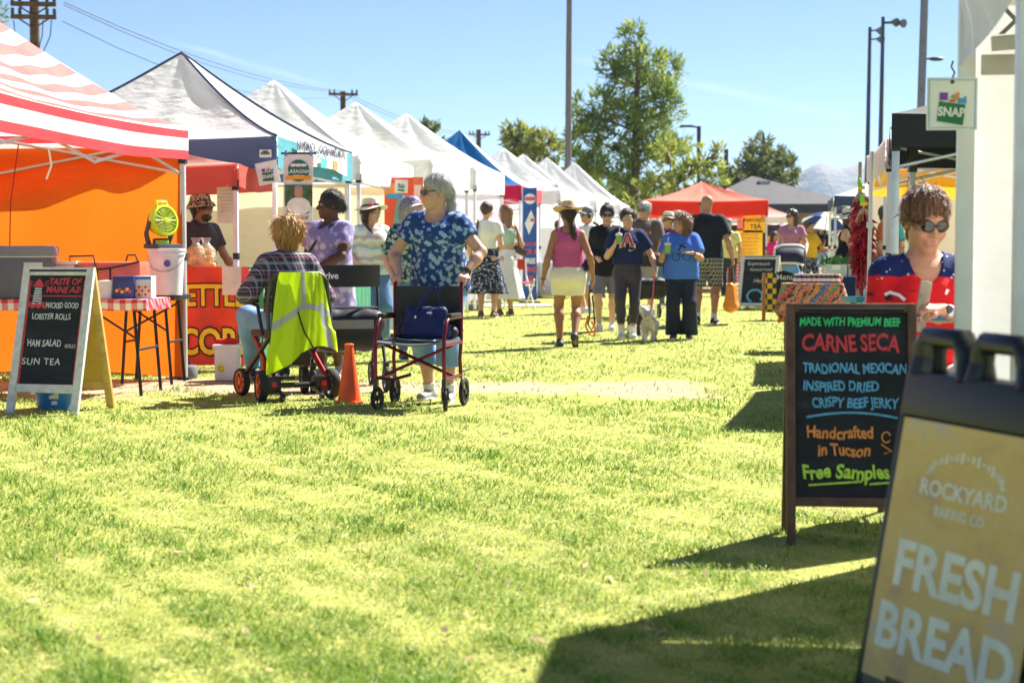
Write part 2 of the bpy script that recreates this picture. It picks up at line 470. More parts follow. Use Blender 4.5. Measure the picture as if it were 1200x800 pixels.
def person(loc, rz, label, H=1.68, group=None, skin_col=(.52, .30, .2), fat=1.0, bust=0, belly=0, hips=1.0, vox=.011, pose=None, wear=(), hair=None,
           hat=None, glasses=None, face=True, cat='person', beard=None, shoes=None, lips=(.4, .13, .11)):
    """stands on loc and faces -y before rz; sides: R is -x, L is +x.
    pose: lean, hip_z, foot_R/L, hand_R/L (wrists), elbow_R/L (hints), yaw, pitch, fist"""
    p = pose or {}; s = H / 1.70
    root = thing('person', loc, rz, label, cat, group)
    J = {}
    hz = p.get('hip_z', .90); lean = R(p.get('lean', 0)); sway = p.get('sway', 0)
    def sp(dz, dy=0, dx=0):   # spine point dz above the hips, bent forward by lean
        return A(dx + sway * dz, -math.sin(lean) * dz + dy * math.cos(lean), hz + math.cos(lean) * dz + dy * math.sin(lean))
    J['hip'] = sp(0); J['waist'] = sp(.17); J['chest'] = sp(.36, .0); J['up'] = sp(.45, .01); J['neck'] = sp(.51, .015)
    hp, hy = R(p.get('pitch', 0)), R(p.get('yaw', 0)); Rh = rotm(hy, hp)
    J['head'] = sp(.555, .0) + A(0, -.012, .115)
    sw = .168 * (1 if not bust else .89) * (1 + (fat - 1) * .35)
    sh_up = p.get('shrug', 0)
    for S, q in (('R', -1), ('L', 1)):
        J['sh' + S] = sp(.448 + sh_up, .008, q * sw); J['hj' + S] = sp(-.02, 0, q * .088)
        ht = p.get('hand_' + S, (q * (sw + .07), -.03, hz - .06)); el, hd = ik(J['sh' + S], ht, .295, .262, p.get('elbow_' + S, (q * .4, 1, -.2)))
        J['el' + S] = el; J['wr' + S] = hd
        ft = p.get('foot_' + S, (q * .095, .0, .085)); kn, ft = ik(J['hj' + S], ft, .42, .425, p.get('knee_' + S, (q * .12, -1, 0)))
        J['kn' + S] = kn; J['an' + S] = np.array(ft)
    for k in J: J[k] = J[k] * s
    F = fat
    def torso(f, e=0, k=.03, cuts=(), legs=True):
        f.seg(J['hip'] + A(0, 0, -.03), J['waist'], .108 * s * F * (1 + (hips - 1) * .6), .094 * s * F, k, 1.34 + (hips - 1) * .5, cuts=cuts, infl=e)
        f.seg(J['waist'], J['chest'], .094 * s * F, .116 * s * F ** .7, k, 1.27, cuts=cuts, infl=e)
        f.seg(J['chest'], J['up'], .116 * s * F ** .7, .078 * s, k, 1.42, cuts=cuts, infl=e)
        f.seg(J['shR'], J['shL'], .046 * s, .046 * s, .05, cuts=cuts, infl=e)
        f.seg(J['up'], J['neck'] + A(0, .012, -.012), .078 * s, .05 * s, .06, 1.45, cuts=cuts, infl=e * .6)
        for q in (-1, 1):
            f.ell(J['hip'] + A(q * .07 * s, .052 * s, -.05 * s), np.array((.092, .088, .098)) * s * hips ** .5 + e, .04, cuts=cuts)
            if bust: f.ell(J['chest'] + A(q * .066 * s, -.078 * s * F ** .5, -.02 * s), np.array((.062, .055 + .012 * bust, .062)) * s * (.9 + .12 * bust) + e, .05, cuts=cuts)
        if belly: f.ell(J['waist'] + A(0, -.045 * s - .03 * belly, -.04 * s), np.array((.13, .09, .13)) * s * (1 + .2 * belly) * F ** .4 + e, .06, cuts=cuts)
    def arm(f, S, e=0, t0=0, t1=2, k=.025, cuts=()):
        a, b, c = J['sh' + S], J['el' + S], J['wr' + S]; G_ = F ** .45
        if t1 <= 1:
            m = a + (b - a) * t1; n = (b - a) / np.linalg.norm(b - a)
            f.seg(a, m + n * .05, .054 * s * G_, (.054 - .016 * t1) * s * G_, k, infl=e, cuts=[(m, n)] + list(cuts)); return
        f.seg(a, b, .052 * s * G_, .038 * s * G_, k, infl=e, cuts=cuts)
        if t1 < 2:
            m = b + (c - b) * (t1 - 1); n = (c - b) / np.linalg.norm(c - b)
            f.seg(b, m + n * .03, .04 * s * G_, .034 * s * G_, k, infl=e, cuts=[(m, n)] + list(cuts))
        else:
            f.seg(b, b + (c - b) * .35, .038 * s * G_, .041 * s * G_, .02, infl=e, cuts=cuts); f.seg(b + (c - b) * .35, c, .041 * s * G_, .025 * s, .02, infl=e, cuts=cuts)
    def leg(f, S, e=0, zcut=None, k=.03, flare=0, cuts=()):
        a, b, c = J['hj' + S], J['kn' + S], J['an' + S]; G_ = F ** .5 * hips ** .4
        q = -1 if S == 'R' else 1
        cu = list(cuts)
        if zcut is not None: cu.append((A(0, 0, zcut), A(0, 0, -1)))
        f.seg(a + A(q * .004, 0, -.02), b, .090 * s * G_, .056 * s * G_ ** .7, k, infl=e, cuts=cu)
        d = c - b
        if flare: f.seg(b, c, .056 * s * G_ ** .7, (.044 + flare) * s, k, infl=e, cuts=cu)
        else:
            back = A(0, .018 * s, 0)
            f.seg(b, b + d * .3 + back, .052 * s * G_ ** .7, .056 * s * G_ ** .7, k, infl=e, cuts=cu); f.seg(b + d * .3 + back, c, .056 * s * G_ ** .7, .034 * s, k, infl=e, cuts=cu)
    # ---- the body
    f = SDF(); torso(f)
    for S in 'RL':
        arm(f, S); leg(f, S)
        an = J['an' + S]; ta = R(p.get('toe_' + S, (-8 if S == 'R' else 8))); td = A(math.sin(ta), -math.cos(ta), p.get('toedip_' + S, -.02)); td /= np.linalg.norm(td)
        J['td' + S] = td
        f.seg(an + A(0, .025, -.045) * s, an + td * .15 * s + A(0, 0, -.055 * s), .03 * s, .022 * s, .03, 1.25)
        # hand: palm, four bent fingers of their own length, and the thumb from the side
        w = J['wr' + S]; e_ = J['el' + S]; fd = w - e_; fd /= np.linalg.norm(fd); q = -1 if S == 'R' else 1
        if 'hdir_' + S in p: fd = A(*p['hdir_' + S]); fd /= np.linalg.norm(fd)
        pn = A(*p.get('palm_' + S, (-q, 0, 0))); pn = pn - fd * (pn @ fd); pn /= np.linalg.norm(pn)
        sd = np.cross(fd, pn) * q       # towards the thumb
        curl = p.get('curl_' + S, .5); kk = .006
        hs = s * (1 if not bust else .94)
        fl = (.072, .08, .075, .058)
        for i in range(4):
            o = (1.5 - i) * .0195 * hs
            kn = w + fd * (.088 - .006 * abs(i - 1)) * hs + sd * o
            f.seg(w + fd * .015 + sd * o * .5, kn, .014 * hs, .0115 * hs, .014)
            g = kn; ang = curl * .6
            for t in range(3):
                dr = fd * math.cos(ang) + pn * math.sin(ang); g2 = g + dr * fl[i] * (.45, .32, .27)[t] * hs
                f.seg(g, g2, (.0096 - .0008 * t) * hs, (.0092 - .001 * t) * hs, kk); g = g2; ang += curl * .95
        tb = w + fd * .025 * hs + sd * .018 * hs; tm = tb + (fd * .6 + sd * .7 + pn * .25) * .045 * hs; tt = tm + (fd * .85 + sd * (.35 - curl * .35) + pn * (.2 + curl * .4)) * .032 * hs
        f.seg(tb, tm, .014 * hs, .011 * hs, .012); f.seg(tm, tt, .0105 * hs, .008 * hs, kk)
        J['palm' + S] = w + fd * .085 * hs + pn * .03 * hs
    hc = J['head']; hs = s ** .5
    T = lambda v: hc + Rh @ (A(*v) * hs)
    f.seg(J['neck'] + A(0, .01, -.03), T((0, .025, -.05)), .054 * hs * F ** .35, .052 * hs, .03)
    f.ell(T((0, .012, .035)), A(.074, .094, .088) * hs, .02, Rm=Rh)
    f.ell(T((0, -.022, -.03)), A(.061 * F ** .25 * p.get('facew', 1), .072, .088) * hs, .03, Rm=Rh)
    f.ell(T((0, -.068, -.098)), A(.026, .022, .022) * hs, .03, Rm=Rh)
    if face:
        f.seg(T((-.03, -.083, .03)), T((.03, -.083, .03)), .011, .011, .02)
        for q in (-1, 1):
            f.ell(T((q * .031, -.101, .008)), A(.017, .013, .011) * hs, .012, op='d', Rm=Rh)
            f.ell(T((q * .040, -.068, -.03)), A(.022, .02, .02) * hs, .025, Rm=Rh)
            f.ell(T((q * .076, .012, -.004)), A(.010, .021, .031) * hs, .010, Rm=Rh)
        f.seg(T((0, -.088, .012)), T((0, -.112, -.026)), .008, .0135, .012)
        f.seg(T((-.017, -.100, -.030)), T((.017, -.100, -.030)), .008, .008, .010)
        f.seg(T((-.019, -.090, -.058)), T((.019, -.090, -.058)), .0075, .0075, .010); f.seg(T((-.016, -.089, -.069)), T((.016, -.089, -.069)), .008, .008, .010)
        f.seg(T((-.022, -.101, -.0635)), T((.022, -.101, -.0635)), .003, .003, .004, op='d')
    V, Q = f.mesh(vox); np_mesh('body', V, Q, skin(skin_col), root)
    hm = Matrix.Translation(Vector(hc)) @ Matrix(Rh.tolist()).to_4x4() @ Matrix.Scale(hs, 4)
    def lmb(): return MB()
    if face:
        if glasses is None:
            for q in (-1, 1):
                m = lmb(); m.ball((q * .031, -.079, .008), (.0135, .0125, .0085), 10, 0, hm); m.ball((q * .031, -.0885, .008), (.0058, .004, .0058), 8, 1, hm)
                m.build('eye', [plain('eye_white', (.6, .57, .53), .2), plain('iris', (.04, .02, .012), .2)], root)
        m = lmb(); m.ball((0, -.093, -.0575), (.021, .0075, .0052), 12, 0, hm); m.ball((0, -.092, -.0695), (.018, .0085, .006), 12, 0, hm)
        m.build('lips', plain('lips_%d%d' % (int(lips[0] * 99), int(lips[1] * 99)), lips, .4), root)
        ec = (hair or {}).get('col', (.06, .04, .03)); bm_ = plain('brow_%d_%d' % (int(ec[0] * 200), int(ec[2] * 200)), mul(ec, .8), .8)
        for q in (-1, 1): m = lmb(); m.tube([(q * .015, -.094, .027), (q * .032, -.095, .033), (q * .048, -.082, .028)], [.003, .0036, .0022], 6, 0, hm); m.build('eyebrow', bm_, root)
    if glasses is not None:
        m = lmb()
        for q in (-1, 1):
            m.ball((q * .032, -.100, .008), (.0275 * glasses.get('w', 1), .006, .021 * glasses.get('w', 1)), 14, 0, hm, Euler((0, 0, q * .2)))
            m.tube([(q * .060, -.090, .014), (q * .076, -.045, .014), (q * .080, .015, .012), (q * .078, .025, -.005)], .0033, 6, 1, hm)
        m.tube([(-.012, -.108, .012), (0, -.112, .016), (.012, -.108, .012)], .0033, 6, 1, hm)
        m.build('sunglasses' if not glasses.get('clear') else 'glasses', [glasses.get('mat') or plain('dark_lens', (.012, .01, .01), .08, spec=.8), plain('glass_frame', (.03, .015, .01), .25)], root)
    # ---- hair
    if hair and hair.get('kind') != 'bald':
        g = SDF(); k = hair['kind']; mt = hairmat('hair_' + hair['name'], hair['col'], hair.get('col2'))
        e = hair.get('vol', .012)
        g.ell(T((0, .022, .045)), A(.076 + e, .092 + e, .086 + e) * hs, .02, Rm=Rh)
        if k in ('bob', 'long', 'curly'):
            zz = {'bob': -.08, 'curly': -.13, 'long': -.2}[k]
            for q in (-1, 1): g.seg(T((q * .065, .02, .02)), T((q * .07, .035, zz)), .034 + e * .5, .026 + e * .5, .03)
            g.seg(T((0, .075, .02)), T((0, .078, zz - .03)), .05 + e * .5, .035 + e * .6, .03, 1.5, xr=Rh[:, 0])
        if k == 'short': g.seg(T((0, .06, .0)), T((0, .07, -.06)), .055, .035, .03, 1.3, xr=Rh[:, 0])
        if k in ('ponytail', 'bun', 'tied'): g.seg(T((0, .06, .02)), T((0, .085, -.03)), .05, .03, .03, 1.2, xr=Rh[:, 0])
        if k == 'ponytail':
            d0 = hair.get('tail', [(0, .125, .03), (0, .15, -.05), (.01, .13, -.17)])
            for a, b in zip(d0[:-1], d0[1:]): g.seg(T(a), T(b), .03, .026, .02)
        if k == 'bun': g.ell(T(hair.get('at', (0, .105, .06))), A(.042, .036, .04) * hs, .012, Rm=Rh)
        if k == 'afro': g.ell(T((0, .025, .05)), A(.098, .115, .105) * hs, .02, Rm=Rh)
        if k not in ('bob', 'long', 'curly', 'afro'): g.ell(T((0, -.055, -.105)), A(.15, .125, .095) * hs, .012, op='d', Rm=Rh)
        hl = hair.get('line', .088 if k in ('tied', 'bun', 'ponytail') else .076)
        g.ell(T((0, -.135, -.045)), A(.083, .11, hl + .045) * hs, .014, op='d', Rm=Rh)
        V, Q = g.mesh(max(vox * .8, .006), wrinkle(hair.get('rough', .0045) if k != 'curly' else .013, 95 if k != 'curly' else 55, 3, .22 if k != 'curly' else .5)); ho = np_mesh('hair', V, Q, mt, root)
        if vox <= .0115:
            tgt = np.array(T((0, .125, .0) if k != 'bun' else hair.get('at', (0, .105, .06)))); crown = np.array(T((0, .05, .125)))
            def flow(p):
                if k in ('tied', 'ponytail', 'bun'): d = tgt - p; d[d[:, 2] < -.01] += 0; back = (p - hc) @ Rh[:, 1] > .1; d[back] = np.array((0, .2, -1)); return d
                d = p - crown; d[:, 2] -= .05; return d
            strands(ho, 2600 if vox < .008 else 1300, flow, hair.get('sl', .06), .0018 if vox < .008 else .0026, mt, 'strands', .005 if k != 'curly' else .012, 5)
    if beard:
        g = SDF(); g.ell(T((0, -.05, -.085)), A(.058, .056, .05) * hs, .02, Rm=Rh); g.ell(T((0, -.1, -.045)), A(.03, .03, .028), .02, op='d', Rm=Rh)
        V, Q = g.mesh(.007, wrinkle(.004, 90, 5)); np_mesh('beard', V, Q, hairmat('beard_' + beard[0], beard[1]), root)
    if hat:
        k = hat['kind']; z0 = hat.get('z', .062); m = lmb(); HM = hm @ Euler((R(hat.get('tilt', -6)), 0, 0)).to_matrix().to_4x4()
        br = hat.get('brim', .155)
        if k == 'brim':
            ch = hat.get('h', .105)
            m.lathe([(.100, 0), (.099, .03), (.094, .075), (.085, ch - .01), (.066, ch), (.045, ch - .008), (1e-4, ch - .012)], (0, .012, z0), 26, 0, HM, .92, 1.12)
            def brimf(u, v):
                q = u * 2 * math.pi; r = .098 + (br - .098) * v; dz = hat.get('curl', .0) * (v * abs(math.cos(q))) ** 2 - hat.get('droop', .012) * v * (1 + .5 * math.sin(q * 2 + 1)) + .006 * v * math.sin(3 * q)
                return (r * math.cos(q) * .95, .012 + r * math.sin(q) * 1.1, z0 + .004 + dz)
            m.slab(brimf, 36, 4, .004, 0, True, HM)
            o = m.build('hat', hat['mat'], root)
            if hat.get('band'):
                b = lmb(); b.lathe([(.1005, .004), (.104, .006), (.1025, .03), (.0985, .03)], (0, .012, z0), 26, 0, HM, .925, 1.125, caps=False); b.build('hat_band', hat['band'], o)
        elif k in ('cap', 'visor'):
            if k == 'cap': m.lathe([(.096, 0), (.097, .03), (.085, .07), (.055, .095), (1e-4, .102)], (0, .012, z0 - .012), 22, 0, HM, .9, 1.12)
            else: m.lathe([(.096, 0), (.099, .02), (.097, .04), (.092, .04)], (0, .012, z0 - .02), 22, 0, HM, .92, 1.12, caps=False)
            def peak(u, v):
                q = math.pi * (1.14 + .72 * u); r = .095 + .075 * v * math.sin(math.pi * u) ** .5
                return (r * math.cos(q) * .95, .012 + r * math.sin(q) * 1.12, z0 - .008 - .02 * v - .012 * math.cos(2 * math.pi * u) * v)
            m.slab(peak, 14, 4, .004, 1 if hat.get('peak') else 0, True, HM); m.build('hat', [hat['mat'], hat.get('peak') or hat['mat']], root)
        elif k == 'bucket':
            m.lathe([(.150, -.05), (.128, -.01), (.104, .005), (.099, .06), (.088, .078), (1e-4, .083)], (0, .012, z0), 24, 0, HM, .92, 1.1); m.build('hat', hat['mat'], root)
    # ---- clothes
    for w in wear:
        k = w['kind']; e = w.get('e', .014); g = SDF(); nz = wrinkle(w.get('fold', .0055), w.get('fr', 26), w.get('seed', 1)); vx = max(vox, .009)
        if k in ('top', 'dress'):
            hem = w.get('hem', .84) * s; cuts = [(A(0, 0, hem), A(0, 0, -1))]
            torso(g, e, cuts=cuts)
            for S in 'RL':
                if w.get('sleeve', .6) > 0: arm(g, S, e + w.get('sl_e', .012), 0, w.get('sleeve', .6))
                if k == 'top' and hem < J['hip'][2] - .02 and hz > .8: g.seg(J['hj' + S] + A(0, 0, .1), J['hj' + S] + A(0, 0, -.25), .1 * s * F ** .5 * hips ** .5, .1 * s * F ** .5, .05, cuts=cuts, infl=e)
            if w.get('drape'):
                dz = w['drape'] * .7; g.seg(J['chest'] + A(0, -.01, 0), A(J['hip'][0], J['hip'][1], hem), .115 * s * F ** .7, (.116 * F + dz) * s, .04, 1.27, cuts=cuts, infl=e)
            if k == 'dress': g.seg(J['waist'], A(J['hip'][0], J['hip'][1], hem), .10 * s * F, w.get('rad', .17) * s, .05, 1.25, cuts=cuts, infl=e)
            nk = w.get('neck', 'crew'); nb = J['neck']
            if nk == 'crew': g.ell(nb + A(0, -.01, .035), A(.073, .08, .055) * s, .008, op='d')
            elif nk == 'scoop': g.ell(nb + A(0, -.075, .012), A(.088, .11, .098) * s, .008, op='d')
            elif nk == 'v': g.ell(nb + A(0, -.07, .012), A(.062, .10, .12) * s, .008, op='d'); g.ell(nb + A(0, -.01, .03), A(.08, .08, .05) * s, .008, op='d')
            elif nk == 'tank':
                g.ell(nb + A(0, -.08, .01), A(.085, .11, .13) * s, .008, op='d'); g.ell(nb + A(0, .06, .01), A(.085, .07, .1) * s, .008, op='d')
                for q, S in ((-1, 'R'), (1, 'L')): g.ell(J['sh' + S] + A(q * .035, 0, -.05), A(.06, .2, .11) * s, .008, op='d')
            elif nk == 'tube':
                g.ell(J['up'] + A(0, 0, .13), A(.4, .3, w.get('cut', .19)) * s, .006, op='d')
        elif k in ('pants', 'shorts'):
            wz = w.get('waist', J['hip'][2] / s + .10) * s; wc = [(A(0, 0, wz), A(0, 0, 1))]
            if hz < .8: wc = []
            hem = w.get('hem', .06) * s
            for S in 'RL':
                if hz < .8 and k == 'shorts': leg(g, S, e, None, cuts=[(J['knS'.replace('S', S)], (J['kn' + S] - J['hj' + S]) / np.linalg.norm(J['kn' + S] - J['hj' + S]))])
                else: leg(g, S, e + w.get('leg_e', 0), hem, flare=w.get('flare', 0), cuts=wc)
                if w.get('wide'): g.seg(J['hj' + S], J['kn' + S], .1 * s * F ** .5, (.075 + w['wide']) * s, .03, infl=e, cuts=wc + [(A(0, 0, hem), A(0, 0, -1))])
            torso_c = wc + [(A(0, 0, max(hem, J['hip'][2] - .25)), A(0, 0, -1))]
            g.seg(J['hip'] + A(0, 0, -.05), J['waist'], .112 * s * F * (1 + (hips - 1) * .6), .096 * s * F, .04, 1.34 + (hips - 1) * .5, cuts=torso_c, infl=e)
            for q in (-1, 1): g.ell(J['hip'] + A(q * .07 * s, .052 * s, -.05 * s), np.array((.092, .088, .098)) * s * hips ** .5 + e, .04, cuts=torso_c)
        elif k == 'skirt':
            wz = w.get('waist', J['hip'][2] / s + .12) * s; hem = w['hem'] * s; cu = [(A(0, 0, wz), A(0, 0, 1)), (A(0, 0, hem), A(0, 0, -1))]
            g.seg(J['waist'], J['hip'] + A(0, 0, -.08), .098 * s * F, .128 * s * F, .04, 1.35, cuts=cu, infl=e); g.seg(J['hip'] + A(0, .01, -.08), A(J['hip'][0], J['hip'][1] + .01, hem), .128 * s * F, w.get('rad', .17) * s, .04, 1.25, cuts=cu, infl=e)
            nz0 = wrinkle(.002, 20, 4)
            nz = lambda x, y, z: nz0(x, y, z) + .007 * np.sin(np.arctan2(y, x) * 11 + z * 3) * np.clip((J['hip'][2] - z) * 2, 0, 1)
        V, Q = g.mesh(vx, nz)
        if len(Q): np_mesh(w.get('name', {'top': 'shirt', 'dress': 'dress', 'pants': 'trousers', 'shorts': 'shorts', 'skirt': 'skirt'}[k]), V, Q, w['mat'], root)
    # ---- shoes
    if shoes:
        for S in 'RL':
            an = J['an' + S]; td = J['td' + S]; g = SDF(); sl = shoes.get('up', .0)
            flat = an + A(0, 0, -.052 * s)
            g.seg(flat + A(*(-td * .045 * s)), flat + td * .155 * s, .037 * s, .031 * s, .02, 1.18)
            g.seg(flat + A(0, 0, .02), an + A(0, 0, -.008 + sl), .04 * s, .041 * s, .03)
            lowz = an[2] - .083 * s
            g.add(A(-2, -2, -1), A(2, 2, 3), lambda x, y, z, lz=lowz: (lz - z) + 0 * x + 0 * y, 'i')
            V, Q = g.mesh(.008); o = np_mesh('shoe', V, Q, shoes['mat'], root)
            m = MB(); sidev = np.array((-td[1], td[0], 0)); pts = []
            for q in range(20):
                a = 2 * math.pi * q / 20; pts.append(Vector(an + td * (.055 + .142 * math.cos(a)) * s + sidev * (.047 * math.sin(a) * (1 + .1 * math.cos(a))) * s + A(0, 0, -.085 * s)))
            m.poly(pts, .022 * s, (0, 0, 1)); m.build('sole', shoes.get('sole') or plain('white_sole', (.7, .69, .66), .6), o)
            if shoes.get('sock'):
                m = MB(); m.tube([an + A(0, .004, -.02), an + (J['kn' + S] - an) * shoes.get('sock_h', .22)], [.043 * s, .047 * s], 14); m.build('sock', shoes['sock'], root)
    J['T'] = lambda v: Vector(T(v)); J['root'] = root; J['s'] = s
    return J
def Wd(J, p):
    "a point in the person's frame -> world"
    rt = J['root']; return Matrix.Translation(rt.location) @ Euler(rt.rotation_euler).to_matrix().to_4x4() @ Vector(p)
# ------------------------------------------------------------------ ground
def ground_mat():
    t = NT('lawn_soil'); v = t.coord()
    o = t.sep(v)
    n1 = t.noise(v, .9, 5, .6); n2 = t.noise(v, 5, 5, .65); n3 = t.noise(v, 60, 3, .7)
    c = t.ramp(n2, [(.3, (.24, .27, .05)), (.5, (.36, .36, .09)), (.7, (.50, .46, .19))])
    c = t.mix(t.ramp(n1, [(.42, (0, 0, 0)), (.66, (1, 1, 1))]), c, (.42, .42, .12))
    c = t.mix(t.ramp(n3, [(.35, (.55, .55, .55)), (.65, (0, 0, 0))]), c, (.16, .20, .03))
    far = t.math('MULTIPLY', t.math('GREATER_THAN', o[1], 47.0), .7); c = t.mix(far, c, (.24, .20, .13))
    # worn path across the lawn: bare reddish dirt
    yy = t.math('ABSOLUTE', t.math('ADD', t.math('SUBTRACT', o[1], 13.7), t.math('MULTIPLY', t.math('SUBTRACT', t.noise(v, .9, 4), .5), 3.0)))
    dm = t.math('SUBTRACT', 1.0, t.math('MULTIPLY', yy, 1.15))
    ex = t.math('MULTIPLY', t.math('SUBTRACT', 1.75, o[0]), 1.2); dm = t.math('MINIMUM', dm, ex)
    dm = t.math('ADD', dm, t.math('MULTIPLY', t.math('SUBTRACT', n2, .5), .9))
    mask = t.ramp(dm, [(.05, (0, 0, 0)), (.45, (1, 1, 1))])
    dirt = t.ramp(t.noise(v, 12, 5, .7), [(.3, (.36, .24, .15)), (.7, (.52, .38, .26))])
    t.color(t.mix(mask, c, dirt))
    t.bump(t.math('ADD', n3, n2), .6, .03)
    return t.done(.95, 0, .1)
ys = [-30, -10, -3] + list(np.arange(0, 30, .5)) + [30 * 1.22 ** i for i in range(0, 27)]
xs = sorted(set([-v for v in [8 * 1.4 ** i for i in range(0, 19)]] + list(np.arange(-7.5, 8, .5)) + [8 * 1.4 ** i for i in range(0, 19)]))
mb = MB(); w = len(xs)
vs = [(x, y, gz(x, y)) for y in ys for x in xs]
fs = [(j * w + i, j * w + i + 1, (j + 1) * w + i + 1, (j + 1) * w + i) for j in range(len(ys) - 1) for i in range(w - 1)]
mb.add(vs, fs, 0, True); ground = tag(mb.build('ground', ground_mat()), kind='structure')

# a concrete path crossing behind the stalls
mb = MB(); mb.grid(lambda u, v: (-9 + 34 * u, 41.8 + 2.0 * v + 1.2 * u, gz(0, 40) + .02), 40, 3)
mb.build('path', plain('concrete', (.46, .42, .37), .9, 0, .1, 3)); tag(bpy.data.objects['path'], kind='structure')
mb = MB(); mb.grid(lambda u, v: (-3.6 + 4.3 * u, 29.2 + 1.3 * v + .8 * u, gz(0, 40) + .016), 20, 3)
tag(mb.build('path', MATS['concrete']), kind='structure')

# ------------------------------------------------------------------ grass blades
def hashn(x, y, f):
    return (np.sin(x * f * 1.7 + 1.3 * np.sin(y * f * .9)) * np.cos(y * f * 1.3 + np.sin(x * f * .7 + 2)) + .5 * np.sin(x * f * 3.9 + y * f * 2.3))
def grass():
    t = NT('grass_blade'); at = t.n('ShaderNodeAttribute', attribute_name='tone')
    v = t.coord(); n = t.noise(v, .8, 4)
    c = t.ramp(at.outputs['Fac'], [(0, (.13, .25, .03)), (.4, (.285, .385, .075)), (.75, (.45, .50, .17)), (1, (.64, .61, .38))])
    t.color(c); t.translucent(c, .42); mat = t.done(.5, 0, .35)
    def batch(d0, d1, n):
        u = rng.random(n); d = 1 / (1 / d0 + u * (1 / d1 - 1 / d0))
        x = (rng.random(n) - .5) * (d * .66 + 1.6)
        dirt = (np.abs(d - 13.7 + .45 * hashn(x, d, .8)) < .55 + .45 * (x > -.6) + .3 * hashn(x, d, 2.9)) & (x < 1.45 + .3 * hashn(x, d, 2))
        keep = ~dirt | (rng.random(n) < .10); x, d = x[keep], d[keep]; n = len(x)
        clump = np.clip(.45 + .30 * hashn(x, d, 1.6) + .34 * hashn(x + 3, d, 5.1) + .2 * hashn(x, d + 5, 15.), 0, 1)
        tuft = np.clip((hashn(x * 1.3 + 9, d, 2.9) + .6 * hashn(x, d + 3, 9.) - .55) * 1.6, 0, 1) * (rng.random(n) < .8)
        k = np.clip(d / 7, .75, 2.4)
        h = .030 * (.45 + .75 * rng.random(n)) * (.35 + 1.05 * clump) * (.8 + .2 * k) * (1 + .5 * tuft); wd = .0062 * k * (.6 + .7 * rng.random(n))
        a = rng.random(n) * 6.283; lean = (.35 + 1.1 * rng.random(n)) * h; la = rng.random(n) * 6.283
        z = np.array([gz(0, q) for q in d]) - .004
        bx, by = np.cos(a) * wd / 2, np.sin(a) * wd / 2; lx, ly = np.cos(la) * lean, np.sin(la) * lean
        V = np.zeros((n, 5, 3)); V[:, 0] = np.stack([x - bx, d - by, z], 1); V[:, 1] = np.stack([x + bx, d + by, z], 1)
        V[:, 2] = np.stack([x + lx * .35 + bx * .8, d + ly * .35 + by * .8, z + h * .62], 1); V[:, 3] = np.stack([x + lx * .35 - bx * .8, d + ly * .35 - by * .8, z + h * .62], 1)
        V[:, 4] = np.stack([x + lx, d + ly, z + h * .9], 1)
        tone = np.clip(.55 + .22 * hashn(x, d, .55) * .6 - .42 * (clump - .45) - .26 * tuft + .15 * rng.normal(size=n), 0, 1)
        return V, tone
    bs = [batch(3.0, 32, 300000)]
    V = np.concatenate([b[0] for b in bs]); T = np.concatenate([b[1] for b in bs]); n = len(V)
    base = (np.arange(n) * 5)[:, None]
    tri = np.concatenate([base + np.array(q) for q in ((0, 1, 2), (0, 2, 3), (3, 2, 4))], 0)
    o = np_mesh('grass', V.reshape(-1, 3), tri, mat, None, False, 3)
    at_ = o.data.attributes.new('tone', 'FLOAT', 'POINT'); at_.data.foreach_set('value', np.repeat(T, 5).astype(np.float32))
    tag(o, kind='stuff')
grass()

def litter():
    n = 420; d = 1 / (1 / 3.2 + rng.random(n) * (1 / 26 - 1 / 3.2)); x = (rng.random(n) - .5) * (d * .66 + 1.4); z = np.array([gz(0, q) for q in d]) + .012 + rng.random(n) * .02
    c = np.stack([x, d, z], 1); a = rng.random(n) * 6.28; L = (.008 + .02 * rng.random(n))[:, None]; u = np.stack([np.cos(a), np.sin(a), rng.normal(size=n) * .3], 1) * L; w = np.stack([-np.sin(a), np.cos(a), rng.normal(size=n) * .4], 1) * L * .4
    V = np.stack([c - u, c + w, c + u, c - w], 1); o = np_mesh('leaf_litter', V.reshape(-1, 3), (np.arange(n) * 4)[:, None] + np.arange(4), plain('dry_leaf', (.38, .27, .13), .8, 0, .5, 3), None, False); tag(o, kind='stuff')
litter()
# ------------------------------------------------------------------ hills
def hills():
    t = NT('rocky_hill'); v = t.coord(scale=(.004, .004, .004)); n = t.noise(v, 3, 6, .65)
    t.color(t.ramp(n, [(.3, (.10, .11, .10)), (.7, (.24, .21, .17))])); t.bump(n, .6, 40); m = t.done(.95, 0, .1)
    mb = MB(); rr = random.Random(4)
    for (X0, X1, Y, H_, Wd_, sd) in ((-300, 1900, 2400, 140, 700, 1), (-2200, -200, 3400, 40, 600, 5)):
        def f(u, v):
            e = math.sin(math.pi * u) ** .7
            r = 1 + .10 * math.sin(u * 15 + sd) + .07 * math.sin(u * 43 + sd * 2) + .05 * math.sin(u * 97) + .035 * math.sin(u * 211 + 1)
            prof = (1 - abs(2 * v - 1)) ** 1.2
            rid = 1 + .25 * math.sin(u * 60 + v * 9 + sd) * (1 - prof)
            return (X0 + (X1 - X0) * u, Y + Wd_ * (v - .5), -3 + H_ * e * r * prof * rid)
        mb.grid(f, 220, 24)
    tag(mb.build('hills', m), kind='structure')
hills()

